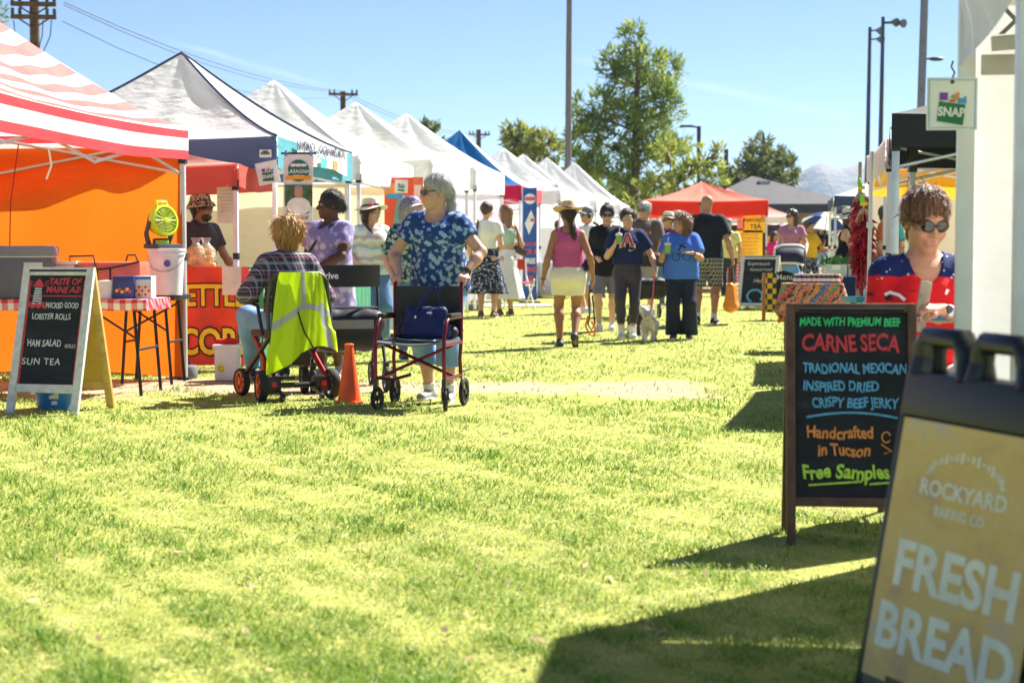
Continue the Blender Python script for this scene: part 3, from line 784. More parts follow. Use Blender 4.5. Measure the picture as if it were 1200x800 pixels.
# ------------------------------------------------------------------ trees
def leafmat(name, c1, c2, c3):
    t = NT(name); at = t.n('ShaderNodeAttribute', attribute_name='tone')
    c = t.ramp(at.outputs['Fac'], [(0, c1), (.5, c2), (1, c3)]); t.color(c); t.translucent(c, .45); return t.done(.55, 0, .3)
def bark(name='bark', c=(.12, .085, .06)): return plain(name, c, .95, 0, .35, 14, .1, .8)
def limb(mb, a, b, r0, r1, seg=5, wob=.06):
    a, b = Vector(a), Vector(b); L = (b - a).length; pts = []; rs = []
    for i in range(seg + 1):
        t = i / seg; p = a.lerp(b, t)
        if 0 < i < seg: p += Vector((random.uniform(-1, 1), random.uniform(-1, 1), random.uniform(-.5, .5))) * wob * L
        pts.append(p); rs.append(r0 + (r1 - r0) * t)
    mb.tube(pts, rs, 7); return pts
def tree(loc, label, clumps, trunk_h, trunk_r, mat, leaf=(.28, .05), per=260, group=None, lean=0, limbs=True, needle=True, name='tree', fill=1.0):
    "clumps: (x, y, z, rx, ry, rz) blobs of foliage; each gets its own limb and many small leaf sprays"
    root = thing(name, loc, 0, label, 'tree', group)
    mb = MB(); tp = Vector((lean, 0, trunk_h)); sp = limb(mb, (0, 0, -.1), tp, trunk_r, trunk_r * .28, 8, .012)
    if limbs:
        for c in clumps:
            cz = min(max(c[2] - c[5] * .3 - abs(c[0]) * .35, trunk_h * .12), trunk_h * .97)
            i = min(int(cz / trunk_h * 8), 7); o = sp[i].lerp(sp[i + 1], cz / trunk_h * 8 - i)
            ps = limb(mb, o, (c[0], c[1], c[2]), trunk_r * (.42 - .3 * cz / trunk_h), .02, 5, .05)
            for q in range(3):
                v = Vector((random.uniform(-1, 1) * c[3], random.uniform(-1, 1) * c[4], random.uniform(-.6, 1) * c[5])) * .7
                limb(mb, ps[3], Vector(c[:3]) + v, .03, .008, 3, .06)
    mb.build('trunk', bark(), root)
    Vs = []; Ts = []
    for (cx, cy, cz, rx, ry, rz) in clumps:
        n = int(per * fill * (rx * ry * rz) ** (2 / 3) * 3.1)
        # sprays grouped in small tufts so the crown has gaps
        nt = max(6, n // 16); u = rng.normal(size=(nt, 3)); u /= np.linalg.norm(u, axis=1)[:, None]; r = rng.random(nt) ** .45
        tuft = np.array((cx, cy, cz)) + u * r[:, None] * np.array((rx, ry, rz)) * (1 + .15 * rng.normal(size=(nt, 1)))
        tt = np.clip(.5 + .22 * rng.normal(size=nt), 0, 1)
        for k in range(nt):
            m = 16; c0 = tuft[k]; out = u[k] * .7 + np.array((0, 0, .55)) if needle else u[k]
            dr = rng.normal(size=(m, 3)) * .75 + out; dr /= np.linalg.norm(dr, axis=1)[:, None]
            L = leaf[0] * (.6 + .8 * rng.random(m))[:, None]; side = np.cross(dr, rng.normal(size=(m, 3))); side /= np.linalg.norm(side, axis=1)[:, None] + 1e-9
            b = c0 + (rng.normal(size=(m, 3)) * leaf[0] * (.25 if needle else .9)); W = leaf[1] * (.6 + .8 * rng.random(m))[:, None]
            Vs.append(np.stack([b, b + dr * L * .5 + side * W, b + dr * L, b + dr * L * .5 - side * W], 1)); Ts.append(np.clip(tt[k] + .12 * rng.normal(size=m), 0, 1))
    V = np.concatenate(Vs); T = np.concatenate(Ts); n = len(V); Q = (np.arange(n) * 4)[:, None] + np.arange(4)
    o = np_mesh('crown', V.reshape(-1, 3), Q, mat, root, False)
    at_ = o.data.attributes.new('tone', 'FLOAT', 'POINT'); at_.data.foreach_set('value', np.repeat(T, 4).astype(np.float32))
    return root
def at_px(px, d): return Vector((G(px, d).x, d, gz(0, d)))
def cl(base, d, items):
    "crown clumps given as (picture column, row, depth offset, half width, half height) at distance d, in metres from the trunk foot"
    k = d / FPX; out = []
    for (px, py, dy, rw, rh) in items:
        p = P(px, py, d); out.append((p.x - base.x, dy, p.z - base.z, rw * k, rw * k * .9, rh * k))
    return out
pine_m = leafmat('pine_needles', (.10, .16, .035), (.20, .28, .055), (.34, .39, .10))
d = 62; b = at_px(743, d)
tree(b, 'tall feathery pine rising behind the white tents beside the steel light pole', cl(b, d, [
    (742, 42, 0, 15, 15), (730, 66, .4, 20, 15), (760, 74, -.4, 22, 17), (786, 84, .3, 15, 22), (716, 86, -.3, 17, 14), (744, 100, .6, 24, 17), (772, 112, -.6, 24, 18), (708, 116, .4, 17, 16),
    (731, 136, -.7, 28, 18), (765, 146, .7, 27, 18), (786, 128, -.2, 13, 17), (698, 146, -.2, 17, 16), (679, 126, .3, 11, 17), (682, 156, .5, 16, 18), (712, 168, .4, 23, 18), (750, 176, -.5, 28, 18), (786, 172, .6, 22, 17), (700, 198, -.6, 26, 18),
    (738, 206, .3, 26, 18), (676, 188, .5, 15, 18)]), 8.0, .26, pine_m, (.34, .034), 400, lean=.1, name='pine_tree')
d = 55; b = at_px(790, d)
sh_m = leafmat('olive_leaves', (.16, .22, .04), (.30, .35, .06), (.44, .45, .10))
tree(b, 'low spreading yellow-green shrubby tree in front of the tall pine', cl(b, d, [
    (780, 176, 0, 26, 16), (800, 200, .5, 28, 18), (764, 216, -.5, 26, 16), (826, 192, .2, 20, 17), (836, 212, -.4, 18, 18), (806, 232, .2, 28, 20), (772, 240, .6, 20, 16), (752, 232, 0, 15, 14), (842, 178, .2, 8, 10)]), 3.1, .16, sh_m, (.24, .036), 400, name='shrubby_tree')
d = 75; b = at_px(622, d)
tree(b, 'rounded olive-yellow tree peeking over the white tents', cl(b, d, [
    (616, 160, 0, 22, 14), (602, 170, .5, 15, 16), (636, 168, -.5, 20, 16), (650, 184, .5, 14, 14), (622, 186, 0, 28, 14), (596, 158, -.4, 9, 9)]), 5.2, .2, leafmat('yellow_leaves', (.14, .18, .04), (.26, .30, .06), (.38, .38, .1)), (.3, .05), 330)
d = 70; b = at_px(490, d)
tree(b, 'rounded dark green tree just behind the white tent peaks', cl(b, d, [
    (492, 152, 0, 18, 9), (476, 160, .4, 13, 10), (508, 162, -.4, 13, 11), (491, 172, 0, 26, 11)]), 5, .2, leafmat('dark_leaves', (.08, .11, .035), (.14, .19, .055), (.23, .26, .08)), (.3, .05), 330)
d = 95; b = at_px(893, d)
bt_m = leafmat('grey_pine', (.09, .12, .04), (.17, .20, .06), (.27, .29, .1))
tree(b, 'broad dusty green pine behind the grey roofed building', cl(b, d, [
    (890, 172, 0, 16, 16), (906, 184, .8, 17, 16), (878, 190, -.8, 17, 15), (868, 206, .6, 16, 14), (922, 196, 0, 14, 15), (898, 206, -.6, 24, 13), (930, 210, .6, 12, 10), (855, 214, .4, 13, 12)]), 7.5, .25, bt_m, (.36, .05), 300, name='pine_tree')
d = 60; b = at_px(-32, d)
tree(b, 'thin sparse branch tips of a tree at the far left edge', cl(b, d, [(-14, 34, 0, 22, 14), (-24, 16, .3, 22, 16), (-34, 48, 0, 24, 22), (-50, 80, 0, 30, 30)]), 8, .2, pine_m, (.3, .03), 170)
d = 110; b = at_px(955, d)
tree(b, 'small green tree seen through the porch opening of the brick building', cl(b, d, [(950, 264, 0, 22, 12), (970, 258, .5, 16, 12), (935, 272, 0, 16, 12)]), 1.8, .12, sh_m, (.3, .06), 330, name='small_tree')
d = 58
for px in (690, 715, 770, 812, 840):
    b = at_px(px, d + random.uniform(-2, 5)); pass
d = 78; b = at_px(705, d)
tree(b, 'dense dark green bushes behind the people in the middle', cl(b, d, [(690, 222, 0, 26, 16), (716, 230, 1, 24, 16), (740, 226, -1, 24, 18), (668, 214, .6, 18, 18), (648, 214, 0, 15, 16)]), 2.2, .14, pine_m, (.34, .05), 300, name='bush')

# ------------------------------------------------------------------ building with a hip roof
def building():
    d0 = 84; root = thing('building', Vector((G(905, d0).x, d0 + 6, .12)), R(-3), 'low brick park building with a wide grey shingled hip roof', 'building')
    k = d0 / FPX
    eave = zat(239, d0) - .12; peak = zat(206, d0 + 6) - .12
    xl, xr = (822 - 905) * k, (1012 - 905) * k; dp = 12
    t = NT('brick_wall'); v = t.coord(rot=(R(90), 0, 0)); br = t.n('ShaderNodeTexBrick'); t.l(v, br.inputs['Vector'])
    br.inputs['Scale'].default_value = 3.4; br.inputs['Color1'].default_value = (.40, .24, .15, 1); br.inputs['Color2'].default_value = (.33, .19, .12, 1); br.inputs['Mortar'].default_value = (.45, .36, .28, 1)
    t.color(br.outputs[0]); brick = t.done(.9)
    ox0, ox1 = (950 - 905) * k, (984 - 905) * k
    mb = MB(); zt = eave
    mb.box(((xl + 1.2 + ox0) / 2, -dp / 2 + 1.2, zt / 2), (ox0 - xl - 1.2, .3, zt)); mb.box((0, dp / 2 - 1.2, zt / 2), (xr - xl - 2.4, .3, zt)) if 0 else None
    mb.box(((ox0 + ox1) / 2, -dp / 2 + 1.2, zt - .35), (ox1 - ox0, .3, .7)); mb.box(((xr - 1.2 + ox1) / 2, -dp / 2 + 1.2, zt / 2), (xr - 1.2 - ox1, .3, zt))
    mb.box((xl + 1.2, 0, zt / 2), (.3, dp - 2.4, zt)); mb.box((ox0 - .3, 0, zt / 2), (.3, dp - 2.5, zt))
    mb.build('wall', brick, root)
    t = NT('shingle_roof'); v = t.coord(scale=(1, 1, 1)); n = t.noise(v, 6, 4); n2 = t.noise(t.coord(scale=(.4, .4, 8)), 3, 2)
    t.color(t.ramp(t.math('ADD', t.math('MULTIPLY', n, .5), t.math('MULTIPLY', n2, .5)), [(.35, (.045, .044, .048)), (.65, (.085, .08, .08))])); t.bump(n2, .5, .02); rm = t.done(.95)
    mb = MB(); rl, rr_ = (868 - 905) * k, (932 - 905) * k
    e = [(xl, -dp / 2, eave), (xr, -dp / 2, eave), (xr, dp / 2, eave), (xl, dp / 2, eave), (rl + 1.4, 0, peak), (rr_ - 1.4, 0, peak)]
    mb.add(e, [(0, 1, 5, 4), (2, 3, 4, 5), (3, 0, 4), (1, 2, 5), (3, 2, 1, 0)]); rf = mb.build('roof', rm, root)
    mb = MB(); mb.box((.3, -1.6, peak - .55), (.5, .4, .35), bev=.04); mb.box((.3, -1.6, peak - .36), (.65, .5, .05)); mb.build('vent', plain('galvanised', (.5, .52, .53), .4, .6), rf)
    mb = MB(); th = .42
    mb.box(((xl + xr) / 2, -dp / 2 - .03, eave - th / 2 - .02), (xr - xl, .08, th)); mb.box((xl - .03, 0, eave - th / 2 - .02), (.08, dp, th)); mb.box((xr + .03, 0, eave - th / 2 - .02), (.08, dp, th))
    mb.build('fascia', plain('dark_fascia', (.035, .04, .055), .6), root)
    mb = MB(); mb.ball(((930 - 905) * k, -dp / 2 + 1.0, eave - .6), (.14, .1, .16), 10); mb.build('wall_lamp', plain('lamp_shell', (.5, .42, .3), .4), root)
building()

# ------------------------------------------------------------------ poles
steel = plain('pole_steel', (.17, .155, .15), .55, .2, .1, 5); dark_steel = plain('dark_pole', (.05, .055, .065), .5, .3); wood = plain('pole_wood', (.12, .07, .045), .9, 0, .3, 5, .2, .5)
def light_pole():
    d0 = 50; b = G(665, d0); root = thing('light_pole', b, 0, 'very tall plain steel light pole rising out of the frame beside the pine', 'light pole')
    mb = MB(); mb.tube([(0, 0, 0), (.03, 0, 7), (.08, 0, 12.5)], [.105, .085, .065], 12); mb.build('pole', steel, root)
    mb = MB(); mb.lathe([(.2, 0), (.2, .05), (.12, .09)], n=12); mb.build('base', steel, root)
    mb = MB(); mb.box((.08, 0, 12.5), (1.8, .1, .1)); mb.build('crossarm', steel, root)
    for q in (-.7, .7): m = MB(); m.lathe([(.04, 0), (.2, -.16), (.24, -.3)], (.08 + q, -.1, 12.5)); m.build('floodlight', dark_steel, root)
light_pole()
def field_light(px, ytop, d0, heads, label):
    b = G(px, d0); h = zat(ytop, d0) - b.z; root = thing('sports_light_pole', b, 0, label, 'light pole', 'sports field light poles')
    mb = MB(); mb.tube([(0, 0, 0), (.12, 0, h)], [.17, .1], 10); mb.build('pole', dark_steel, root)
    for (dx, dz) in heads:
        m = MB(); M_ = Matrix.Translation((.12 + dx, -.1, h + dz)) @ Euler((R(20), 0, R(-30))).to_matrix().to_4x4()
        m.lathe([(.08, 0), (.15, .16), (.24, .36), (.25, .40)], M=M_ @ Euler((R(90), 0, R(60))).to_matrix().to_4x4(), n=12)
        hd = m.build('floodlight', plain('flood_shell', (.13, .125, .12), .45, .4), root)
        m = MB(); m.tube([(.12, 0, h + dz), (.12 + dx, -.1, h + dz)], .05); m.build('bracket', dark_steel, root)
field_light(1014, 32, 100, [(.35, -.2), (.4, -.7)], 'tall dark sports light pole with two stacked floodlights, left of its pair')
field_light(1029, 20, 96, [(.45, -.3), (.85, -.35)], 'tall dark sports light pole with a single arm of floodlights, right of its pair')
def tall_right():
    d0 = 60; b = G(1073, d0); root = thing('street_lamp_pole', b, 0, 'thick grey pole above the black canopy carrying a small cobra lamp', 'light pole')
    mb = MB(); mb.tube([(0, 0, 0), (.25, 0, 13)], [.16, .13], 12); mb.build('pole', plain('grey_pole', (.19, .2, .23), .5, .3), root)
    z = zat(70, d0) - b.z; mb = MB(); mb.tube([(.13, 0, z), (.4, 0, z + .04)], .04); mb.build('arm', steel, root)
    mb = MB(); mb.ball((.62, 0, z + .02), (.28, .12, .08), 12); mb.build('lamp_head', dark_steel, root)
    mb = MB(); [mb.box((.1, -.13, q), (.1, .08, .12)) for q in (z + .6, z - 1.1)]; mb.build('clamp', steel, root)
tall_right()
def small_lamp(px, ytop, d0, side, label, armd=.5):
    b = G(px, d0); h = zat(ytop, d0) - b.z; root = thing('parking_lamp', b, 0, label, 'lamp post')
    mb = MB(); mb.tube([(0, 0, 0), (0, 0, h)], .085, 10); mb.build('pole', dark_steel, root)
    if armd:
        mb = MB(); mb.tube([(0, 0, h - .05), (side * armd * .6, 0, h)], .04); mb.build('arm', dark_steel, root)
        mb = MB(); mb.box((side * armd, 0, h), (.55, .25, .09), bev=.03); mb.build('lamp_head', dark_steel, root)
small_lamp(818, 148, 70, -1, 'slim dark lamp post with a flat head right of the tall pine')
small_lamp(850, 175, 66, 1, 'plain dark post standing above the red canopy', 0)
def utility_pole(px, ytop, d0, label, arms, r=.14):
    b = G(px, d0); h = zat(ytop, d0) - b.z; root = thing('utility_pole', b, 0, label, 'utility pole', 'wooden utility poles')
    mb = MB(); mb.tube([(0, 0, 0), (0, 0, h)], [r * 1.15, r], 10); mb.build('pole', wood, root)
    for (z, w, yaw) in arms:
        M_ = Matrix.Rotation(R(yaw), 4, 'Z'); zz = zat(z, d0) - b.z
        mb = MB(); mb.box((0, -r - .05, zz), (w, .1, .13), M=M_); a = mb.build('crossarm', wood, root)
        for q in (-.46, -.3, .3, .46):
            m = MB(); m.lathe([(.03, 0), (.06, .05), (.045, .12), (.06, .16), (1e-4, .2)], (q * w, -r - .05, zz + .065), 8, M=M_); m.build('insulator', dark_steel, a)
        m = MB()
        for q in (-1, 1): m.tube([(q * w * .33, -r - .04, zz - .05), (0, -r - .03, zz - w * .26)], .025, 6, M=M_)
        m.build('brace', wood, root)
    return root, b, h
up, b0, h0 = utility_pole(45, -12, 50, 'nearest wooden utility pole with two crossarms behind the striped canopy', [(6, 1.28, 8), (21, 1.28, 8)])
mb = MB(); zz = zat(21, 50) - b0.z
for (x0, x1, dd) in ((-.55, 0, .95), (.3, .02, .95), (.55, .05, 1.0)):
    mb.tube([(x0, -.2, zz - .1), (x0 * .92, -.2, zz - dd * .55), (x0 * .5 + x1 * .5, -.2, zz - dd), (x1, -.16, zz - dd * .98)], .016, 6)
mb.build('cable', dark_steel, up)
utility_pole(403, 107, 88, 'distant wooden utility pole with one crossarm above the white canopies', [(111, 1.5, 10)])
utility_pole(561, 152, 120, 'farthest wooden utility pole, its top just above the blue canopy', [(158, 1.5, 15)], .17)
wire_m = plain('wire', (.06, .065, .07), .6)
pts = [(75, 3, 50), (403, 107, 88), (561, 157, 120)]
for q, (off, sg) in enumerate(((0, .5), (3.0, .6), (22, .9))):
    mb = MB(); V_ = []
    for (a, b_) in zip(pts[:-1], pts[1:]):
        pa, pb = P(a[0] - off * .1, a[1] + off, a[2]), P(b_[0], b_[1] + off * .22, b_[2])
        for i in range(9):
            t = i / 8; p = pa.lerp(pb, t); p.z -= sg * 4 * t * (1 - t); V_.append(p)
    mb.tube(V_, .014, 5); tag(mb.build('overhead_wire', wire_m), ('uppermost', 'middle', 'lowest')[q] + ' of three thin overhead wires running between the utility poles', 'wire', 'overhead wires')

# ------------------------------------------------------------------ the air between here and the mountains
def haze():
    m = MB(); m.box((0, 1950, 96), (6000, 4100, 198)); t = bpy.data.materials.new('air'); t.use_nodes = True; n = t.node_tree.nodes; n.remove(n['Principled BSDF']); v = n.new('ShaderNodeVolumePrincipled')
    v.inputs['Color'].default_value = (.55, .74, 1, 1); v.inputs['Density'].default_value = HAZE; v.inputs['Anisotropy'].default_value = .2; t.node_tree.links.new(v.outputs[0], n['Material Output'].inputs['Volume'])
    o = m.build('haze', t); o.location.z = 0; tag(o, kind='stuff')
HAZE = .00017
haze()
# ------------------------------------------------------------------ pop-up canopies
ROW = math.atan(.15)                       # the stalls run away from the camera along this line
U = Vector((math.sin(ROW), math.cos(ROW), 0)); Lf = Vector((-math.cos(ROW), math.sin(ROW), 0))
def fabric(name, col, transl=.3, rough=.75, wr=.35):
    if name in MATS: return MATS[name]
    t = NT(name); v = t.coord(); n = t.noise(v, 1.6, 4); c = t.ramp(n, [(.3, mul(col, .95)), (.7, mul(col, 1.04))])
    t.color(c); w = t.math('ADD', t.noise(t.coord(scale=(1, 1, 2.2)), 3.5, 3), t.math('MULTIPLY', t.noise(v, 16, 2), .12)); t.bump(w, wr, .05); t.translucent(c, transl)
    MATS[name] = t.done(rough, 0, .2); return MATS[name]
white_fab = fabric('white_canvas', (.82, .82, .83), .45, .75, .6); shaded_white_fab = fabric('shaded_white_canvas', (.66, .60, .72)); grey_leg = plain('tent_leg', (.55, .56, .58), .4, .5, .05); white_leg = plain('white_leg', (.72, .72, .74), .4, .1, .05)  # lilac tone is white wall cloth with its shade put into the colour
dark_leg = plain('black_steel', (.02, .02, .022), .4, .3)
shaded_blue_fab = fabric('shaded_blue_canvas', (.10, .15, .26), .12); sunlit_teal_fab = fabric('sunlit_teal_canvas', (.12, .38, .45), .25)  # one valance cloth in two tones: blue painted as shaded, teal as sunlit
def striped():
    t = NT('red_white_stripes'); uv = t.n('ShaderNodeTexCoord').outputs['UV']; o = t.sep(uv)
    f = t.math('FRACT', t.math('ADD', t.math('MULTIPLY', o[1], 9.0), .5)); m = t.math('LESS_THAN', f, .5)
    n = t.noise(t.coord(), 4, 3)
    c = t.mix(m, (.82, .80, .79), t.ramp(n, [(.3, (.60, .10, .09)), (.7, (.68, .16, .14))])); t.color(c); t.bump(t.noise(t.coord(), 5, 3), .3, .04); t.translucent(c, .35); return t.done(.7)
def striped_val():
    t = NT('red_white_valance'); uv = t.n('ShaderNodeTexCoord').outputs['UV']; o = t.sep(uv)
    m = t.math('LESS_THAN', t.math('ABSOLUTE', t.math('SUBTRACT', o[1], .52)), .21)
    c = t.mix(m, (.58, .045, .06), (.82, .80, .80)); t.color(c); t.bump(t.noise(t.coord(), 5, 3), .3, .03); t.translucent(c, .3); return t.done(.7)
def canopy(corner, label, wu=2.95, wl=2.95, eave=2.02, val=.28, peak=3.2, roof=None, vals=None, legm=None, cat='canopy', legs=(1, 1, 1, 1), u=None, lf=None, sag=.16, group='white market canopies',
           legr=.021, name='market_canopy', truss=True, seam=None, trim=None):
    """corner: the ground point below the corner next the aisle and nearest the camera. Sides in order: aisle, far, outer, near.
    roof / vals: one material, or four in that order. eave: bottom of valance."""
    u = u or U; lf = lf or Lf
    rz = math.atan2(-u.x, u.y); root = thing(name, corner, rz, label, cat, group)
    # local frame: y along u; x towards lf is negative x for the left row
    sx = -1 if lf.x < 0 else 1
    E = eave + val; C = [(0, 0), (0, wu), (sx * wl, wu), (sx * wl, 0)]; apex = Vector((sx * wl / 2, wu / 2, peak))
    rr = random.Random(label); wob = [rr.uniform(0, 6) for _ in range(4)]
    roof = roof or white_fab; vals = vals or roof
    rl = roof if isinstance(roof, (list, tuple)) else [roof] * 4; vl = vals if isinstance(vals, (list, tuple)) else [vals] * 4
    mb = MB()
    for q in range(4):
        a = Vector((*C[q], E)); b = Vector((*C[(q + 1) % 4], E)); out = ((a + b) / 2 - Vector((apex.x, apex.y, E))).normalized()
        def f(s, t, a=a, b=b, q=q):
            t2 = t; base = a.lerp(b, s); p = base.lerp(apex, t2); mid = 4 * s * (1 - s)
            z = E + (peak - E) * (t2 ** 1.18); z -= sag * (.25 + .75 * mid) * math.sin(math.pi * min(1, t2 * 1.05)) * .55
            z += .012 * math.sin(s * 21 + wob[q]) * (1 - t2) * t2 * 4
            z -= .03 * mid * (1 - t2)
            return (p.x, p.y, z)
        mb.grid(f, 22, 14, q, True)
    rf = mb.build('roof', rl, root)
    if seam:
        m = MB()
        for q in range(4):
            a = Vector((*C[q], E))
            m.tube([tuple(Vector((a.x + (apex.x - a.x) * t, a.y + (apex.y - a.y) * t, E + (peak - E) * t ** 1.18 - sag * .25 * .55 * math.sin(math.pi * min(1, t * 1.05)) + .006))) for t in [i / 12 for i in range(13)]], .013, 6)
        m.build('seam', seam, rf)
    V_ = []
    for q in range(4):
        a = Vector((*C[q], 0)); b = Vector((*C[(q + 1) % 4], 0)); o = ((a + b) / 2 - Vector((apex.x, apex.y, 0))).normalized()
        m = MB()
        def f(s, t, a=a, b=b, o=o, q=q):
            p = a.lerp(b, s); mid = 4 * s * (1 - s)
            p = p + o * (.012 + .014 * math.sin(s * 17 + wob[q]) * (1 - t) * mid)
            return (p.x, p.y, eave + val * t - .03 * mid * 1.0 + .006 * math.sin(s * 9 + wob[q]) * (1 - t))
        m.grid(f, 24, 4); V_.append(m.build('valance', vl[q], root))
    lm = legm or grey_leg
    for q in range(4):
        if not legs[q]: continue
        m = MB(); x, y = C[q]; ix = sx * (.03 if q in (0, 1) else -.03); iy = .03 if q in (0, 3) else -.03
        zb = gz(*(corner.xy + (u * y + lf * abs(x)).xy)) - corner.z if 0 else 0
        m.box((x + ix, y + iy, E / 2), (legr * 2, legr * 2, E), bev=.004); lg = m.build('leg', lm, root)
        for nm, zc, sz in (('foot_plate', .012, (.1, .1, .02)), ('slider', 1.05, (.052, .052, .06)), ('corner_joint', eave + .02, (.06, .06, .1))):
            k = MB(); k.box((x + ix, y + iy, zc), sz); k.build(nm, dark_leg, lg)
    if truss:
        m = MB()
        for q in range(4):
            a = Vector((*C[q], 0)).lerp(Vector((apex.x, apex.y, 0)), .03); b = Vector((*C[(q + 1) % 4], 0)).lerp(Vector((apex.x, apex.y, 0)), .03)
            for s0 in (0, .5):
                p, r = a.lerp(b, s0), a.lerp(b, s0 + .5); z1, z2 = E - .06, E - .36
                m.tube([(p.x, p.y, z1), (r.x, r.y, z2)], .013, 6); m.tube([(p.x, p.y, z2), (r.x, r.y, z1)], .013, 6)
        for q in range(4):
            a = Vector((*C[q], E - .1)); m.tube([a, apex - Vector((0, 0, .12))], .012, 6)
        m.build('truss', lm, root)
    root['_sx'] = sx
    return root, V_
def side_wall(label, corner, side, mat, wu=2.95, wl=2.95, z0=.06, z1=2.0, u=None, lf=None, name='canopy_side_wall', ripple=.03, s0=0, s1=1, group=None):
    "a cloth wall hung inside one side of a canopy"
    u = u or U; lf = lf or Lf; rz = math.atan2(-u.x, u.y); sx = -1 if lf.x < 0 else 1
    root = thing(name, corner, rz, label, 'tent wall', group)
    C = [(0, 0), (0, wu), (sx * wl, wu), (sx * wl, 0)]; a = Vector((*C[side], 0)).lerp(Vector((sx * wl / 2, wu / 2, 0)), .02); b = Vector((*C[(side + 1) % 4], 0)).lerp(Vector((sx * wl / 2, wu / 2, 0)), .02)
    o = Vector((b.y - a.y, a.x - b.x, 0)).normalized(); rr = random.Random(label); ph = rr.uniform(0, 6)
    m = MB()
    def f(s, t):
        s_ = s0 + (s1 - s0) * s; p = a.lerp(b, s_) + o * ripple * (math.sin(s_ * 13 + ph + t * 1.5) + .5 * math.sin(s_ * 31 + 2 * ph + t * 3)) * (.35 + .65 * (1 - t))
        return (p.x, p.y, z0 + (z1 - z0) * t + .02 * math.sin(s_ * 9 + ph) * (1 - t))
    m.grid(f, 50, 14); m.build('cloth', mat, root)
    return root
def rowpt(x0, d0, d): return Vector((x0 + .15 * (d - d0), d, gz(0, d)))

# --- left row ---------------------------------------------------------------
W1 = 3.8; c1 = G(222, 14.6) - U * W1; c1.z = 0
t1, v1 = canopy(c1, 'red and white striped canopy with an orange wall, nearest on the left', roof=striped(), vals=striped_val(), eave=1.87, val=.25, peak=3.45, wu=W1, wl=3.4, group='market canopies in colour', sag=.2)
orange = fabric('orange_canvas', (.80, .17, .010), .5, .7, .9)
side_wall('bright orange cloth wall closing the far side of the striped canopy', c1, 1, orange, z0=.05, z1=1.98, wu=W1, wl=3.4, ripple=.035)

ow = bpy.data.objects['canopy_side_wall']
def shade_sheet(s, t):   # added sheet behind the wall to block sun, hem cut to the shade edge
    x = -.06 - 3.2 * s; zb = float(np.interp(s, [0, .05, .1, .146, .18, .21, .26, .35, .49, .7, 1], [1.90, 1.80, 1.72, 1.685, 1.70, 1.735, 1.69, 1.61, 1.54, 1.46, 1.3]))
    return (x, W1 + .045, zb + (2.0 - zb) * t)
m = MB(); m.grid(shade_sheet, 60, 6); m.build('added_shade_sheet', fabric('orange_red_canvas', (.75, .10, .01), .35), ow)
m = MB(); rt = thing('pull_cord', c1, math.atan2(-U.x, U.y), 'dark red cord hanging in front of the orange cloth wall', 'cord')
m.tube([(-1.38, 3.5, 2.0), (-1.46, 3.5, 1.5), (-1.48, 3.5, .9)], .006, 6); m.build('cord', plain('cord_red', (.3, .02, .015), .6), rt)
rt = thing('hanging_strap', c1, math.atan2(-U.x, U.y), 'short white strap dangling under the striped valance', 'strap')
m = MB(); m.tube([(-.28, 1.6, 1.85), (-.26, 1.6, 1.72), (-.3, 1.6, 1.62)], .008, 6); m.build('strap', white_leg, rt)

X2 = G(326, 16.6).x; c2 = rowpt(X2, 16.6, 16.6)
edge_m = plain('navy_binding', (.03, .05, .10), .6)
t2, v2 = canopy(c2, 'white canopy with slate blue front valance and teal side, lasagna stall', wu=3.0, eave=1.90, val=.31, peak=3.2, roof=[white_fab] * 4, vals=[sunlit_teal_fab, shaded_blue_fab, shaded_blue_fab, shaded_blue_fab], group='market canopies in colour', legm=white_leg, seam=edge_m, sag=.22)  # valance colours carry the light: sunlit aisle side, shaded front
cream = fabric('cream_canvas', (.80, .66, .44), .35)
side_wall('cream cloth wall at the far side of the lasagna stall', c2, 1, cream, z1=1.86, wu=3.0)
c3 = rowpt(X2, 16.6, 20.0)
canopy(c3, 'plain white canopy directly behind the lasagna stall canopy', eave=1.92, val=.3, peak=3.25)
side_wall('cream cloth wall behind the woman in the straw sun hat', c3, 1, cream, z1=1.95)
c4 = rowpt(X2, 16.6, 24.3)
canopy(c4, 'plain white canopy with the orange fish banner on its pole', eave=1.95, val=.36, peak=3.25)
c5 = rowpt(X2, 16.6, 27.9)
canopy(c5, 'white canopy just in front of the bright blue one', eave=1.98, val=.38, peak=3.35, legm=white_leg)
side_wall('white cloth wall behind the two women in long skirts', c5, 1, shaded_white_fab, z1=2.0)
blue_roof = fabric('bright_blue_canvas', (.015, .17, .44), .25); crimson = fabric('crimson_canvas', (.62, .02, .08), .3); redwhite = fabric('pale_red_canvas', (.75, .10, .13), .3)
c6 = rowpt(X2, 16.6, 33.0)
canopy(c6, 'bright blue peaked canopy with a crimson valance', eave=1.98, val=.27, peak=3.42, roof=[white_fab, blue_roof, blue_roof, blue_roof], vals=[redwhite, crimson, crimson, crimson], group='market canopies in colour', legm=white_leg)
side_wall('pale lilac cloth wall behind the tall blue banner', c6, 0, shaded_white_fab, z1=1.95, s0=.05); side_wall('white cloth wall at the back of the blue canopy', c6, 2, white_fab, z1=1.95)  # aisle wall is white cloth, its lilac is painted shade
for (px, py, dd, lab, wall) in ((590, 173, 38.5, 'first white canopy beyond the bright blue one', 1), (613, 180, 42.2, 'second white canopy beyond the bright blue one', 0), (641, 184, 45.6, 'third white canopy beyond the bright blue one', 0), (673, 190, 49.5, 'last white canopy of the left row beside the steel light pole', 0)):
    ctr = P(px, py, dd); cc = ctr - U * 1.475 - Lf * 1.475; cc.z = gz(0, dd)
    canopy(cc, lab, eave=2.0, val=.3, peak=ctr.z - cc.z, legm=white_leg)
    side_wall('pale cloth wall of the ' + lab, cc, 0 if wall else 1, shaded_white_fab if wall else white_fab, z1=1.95)
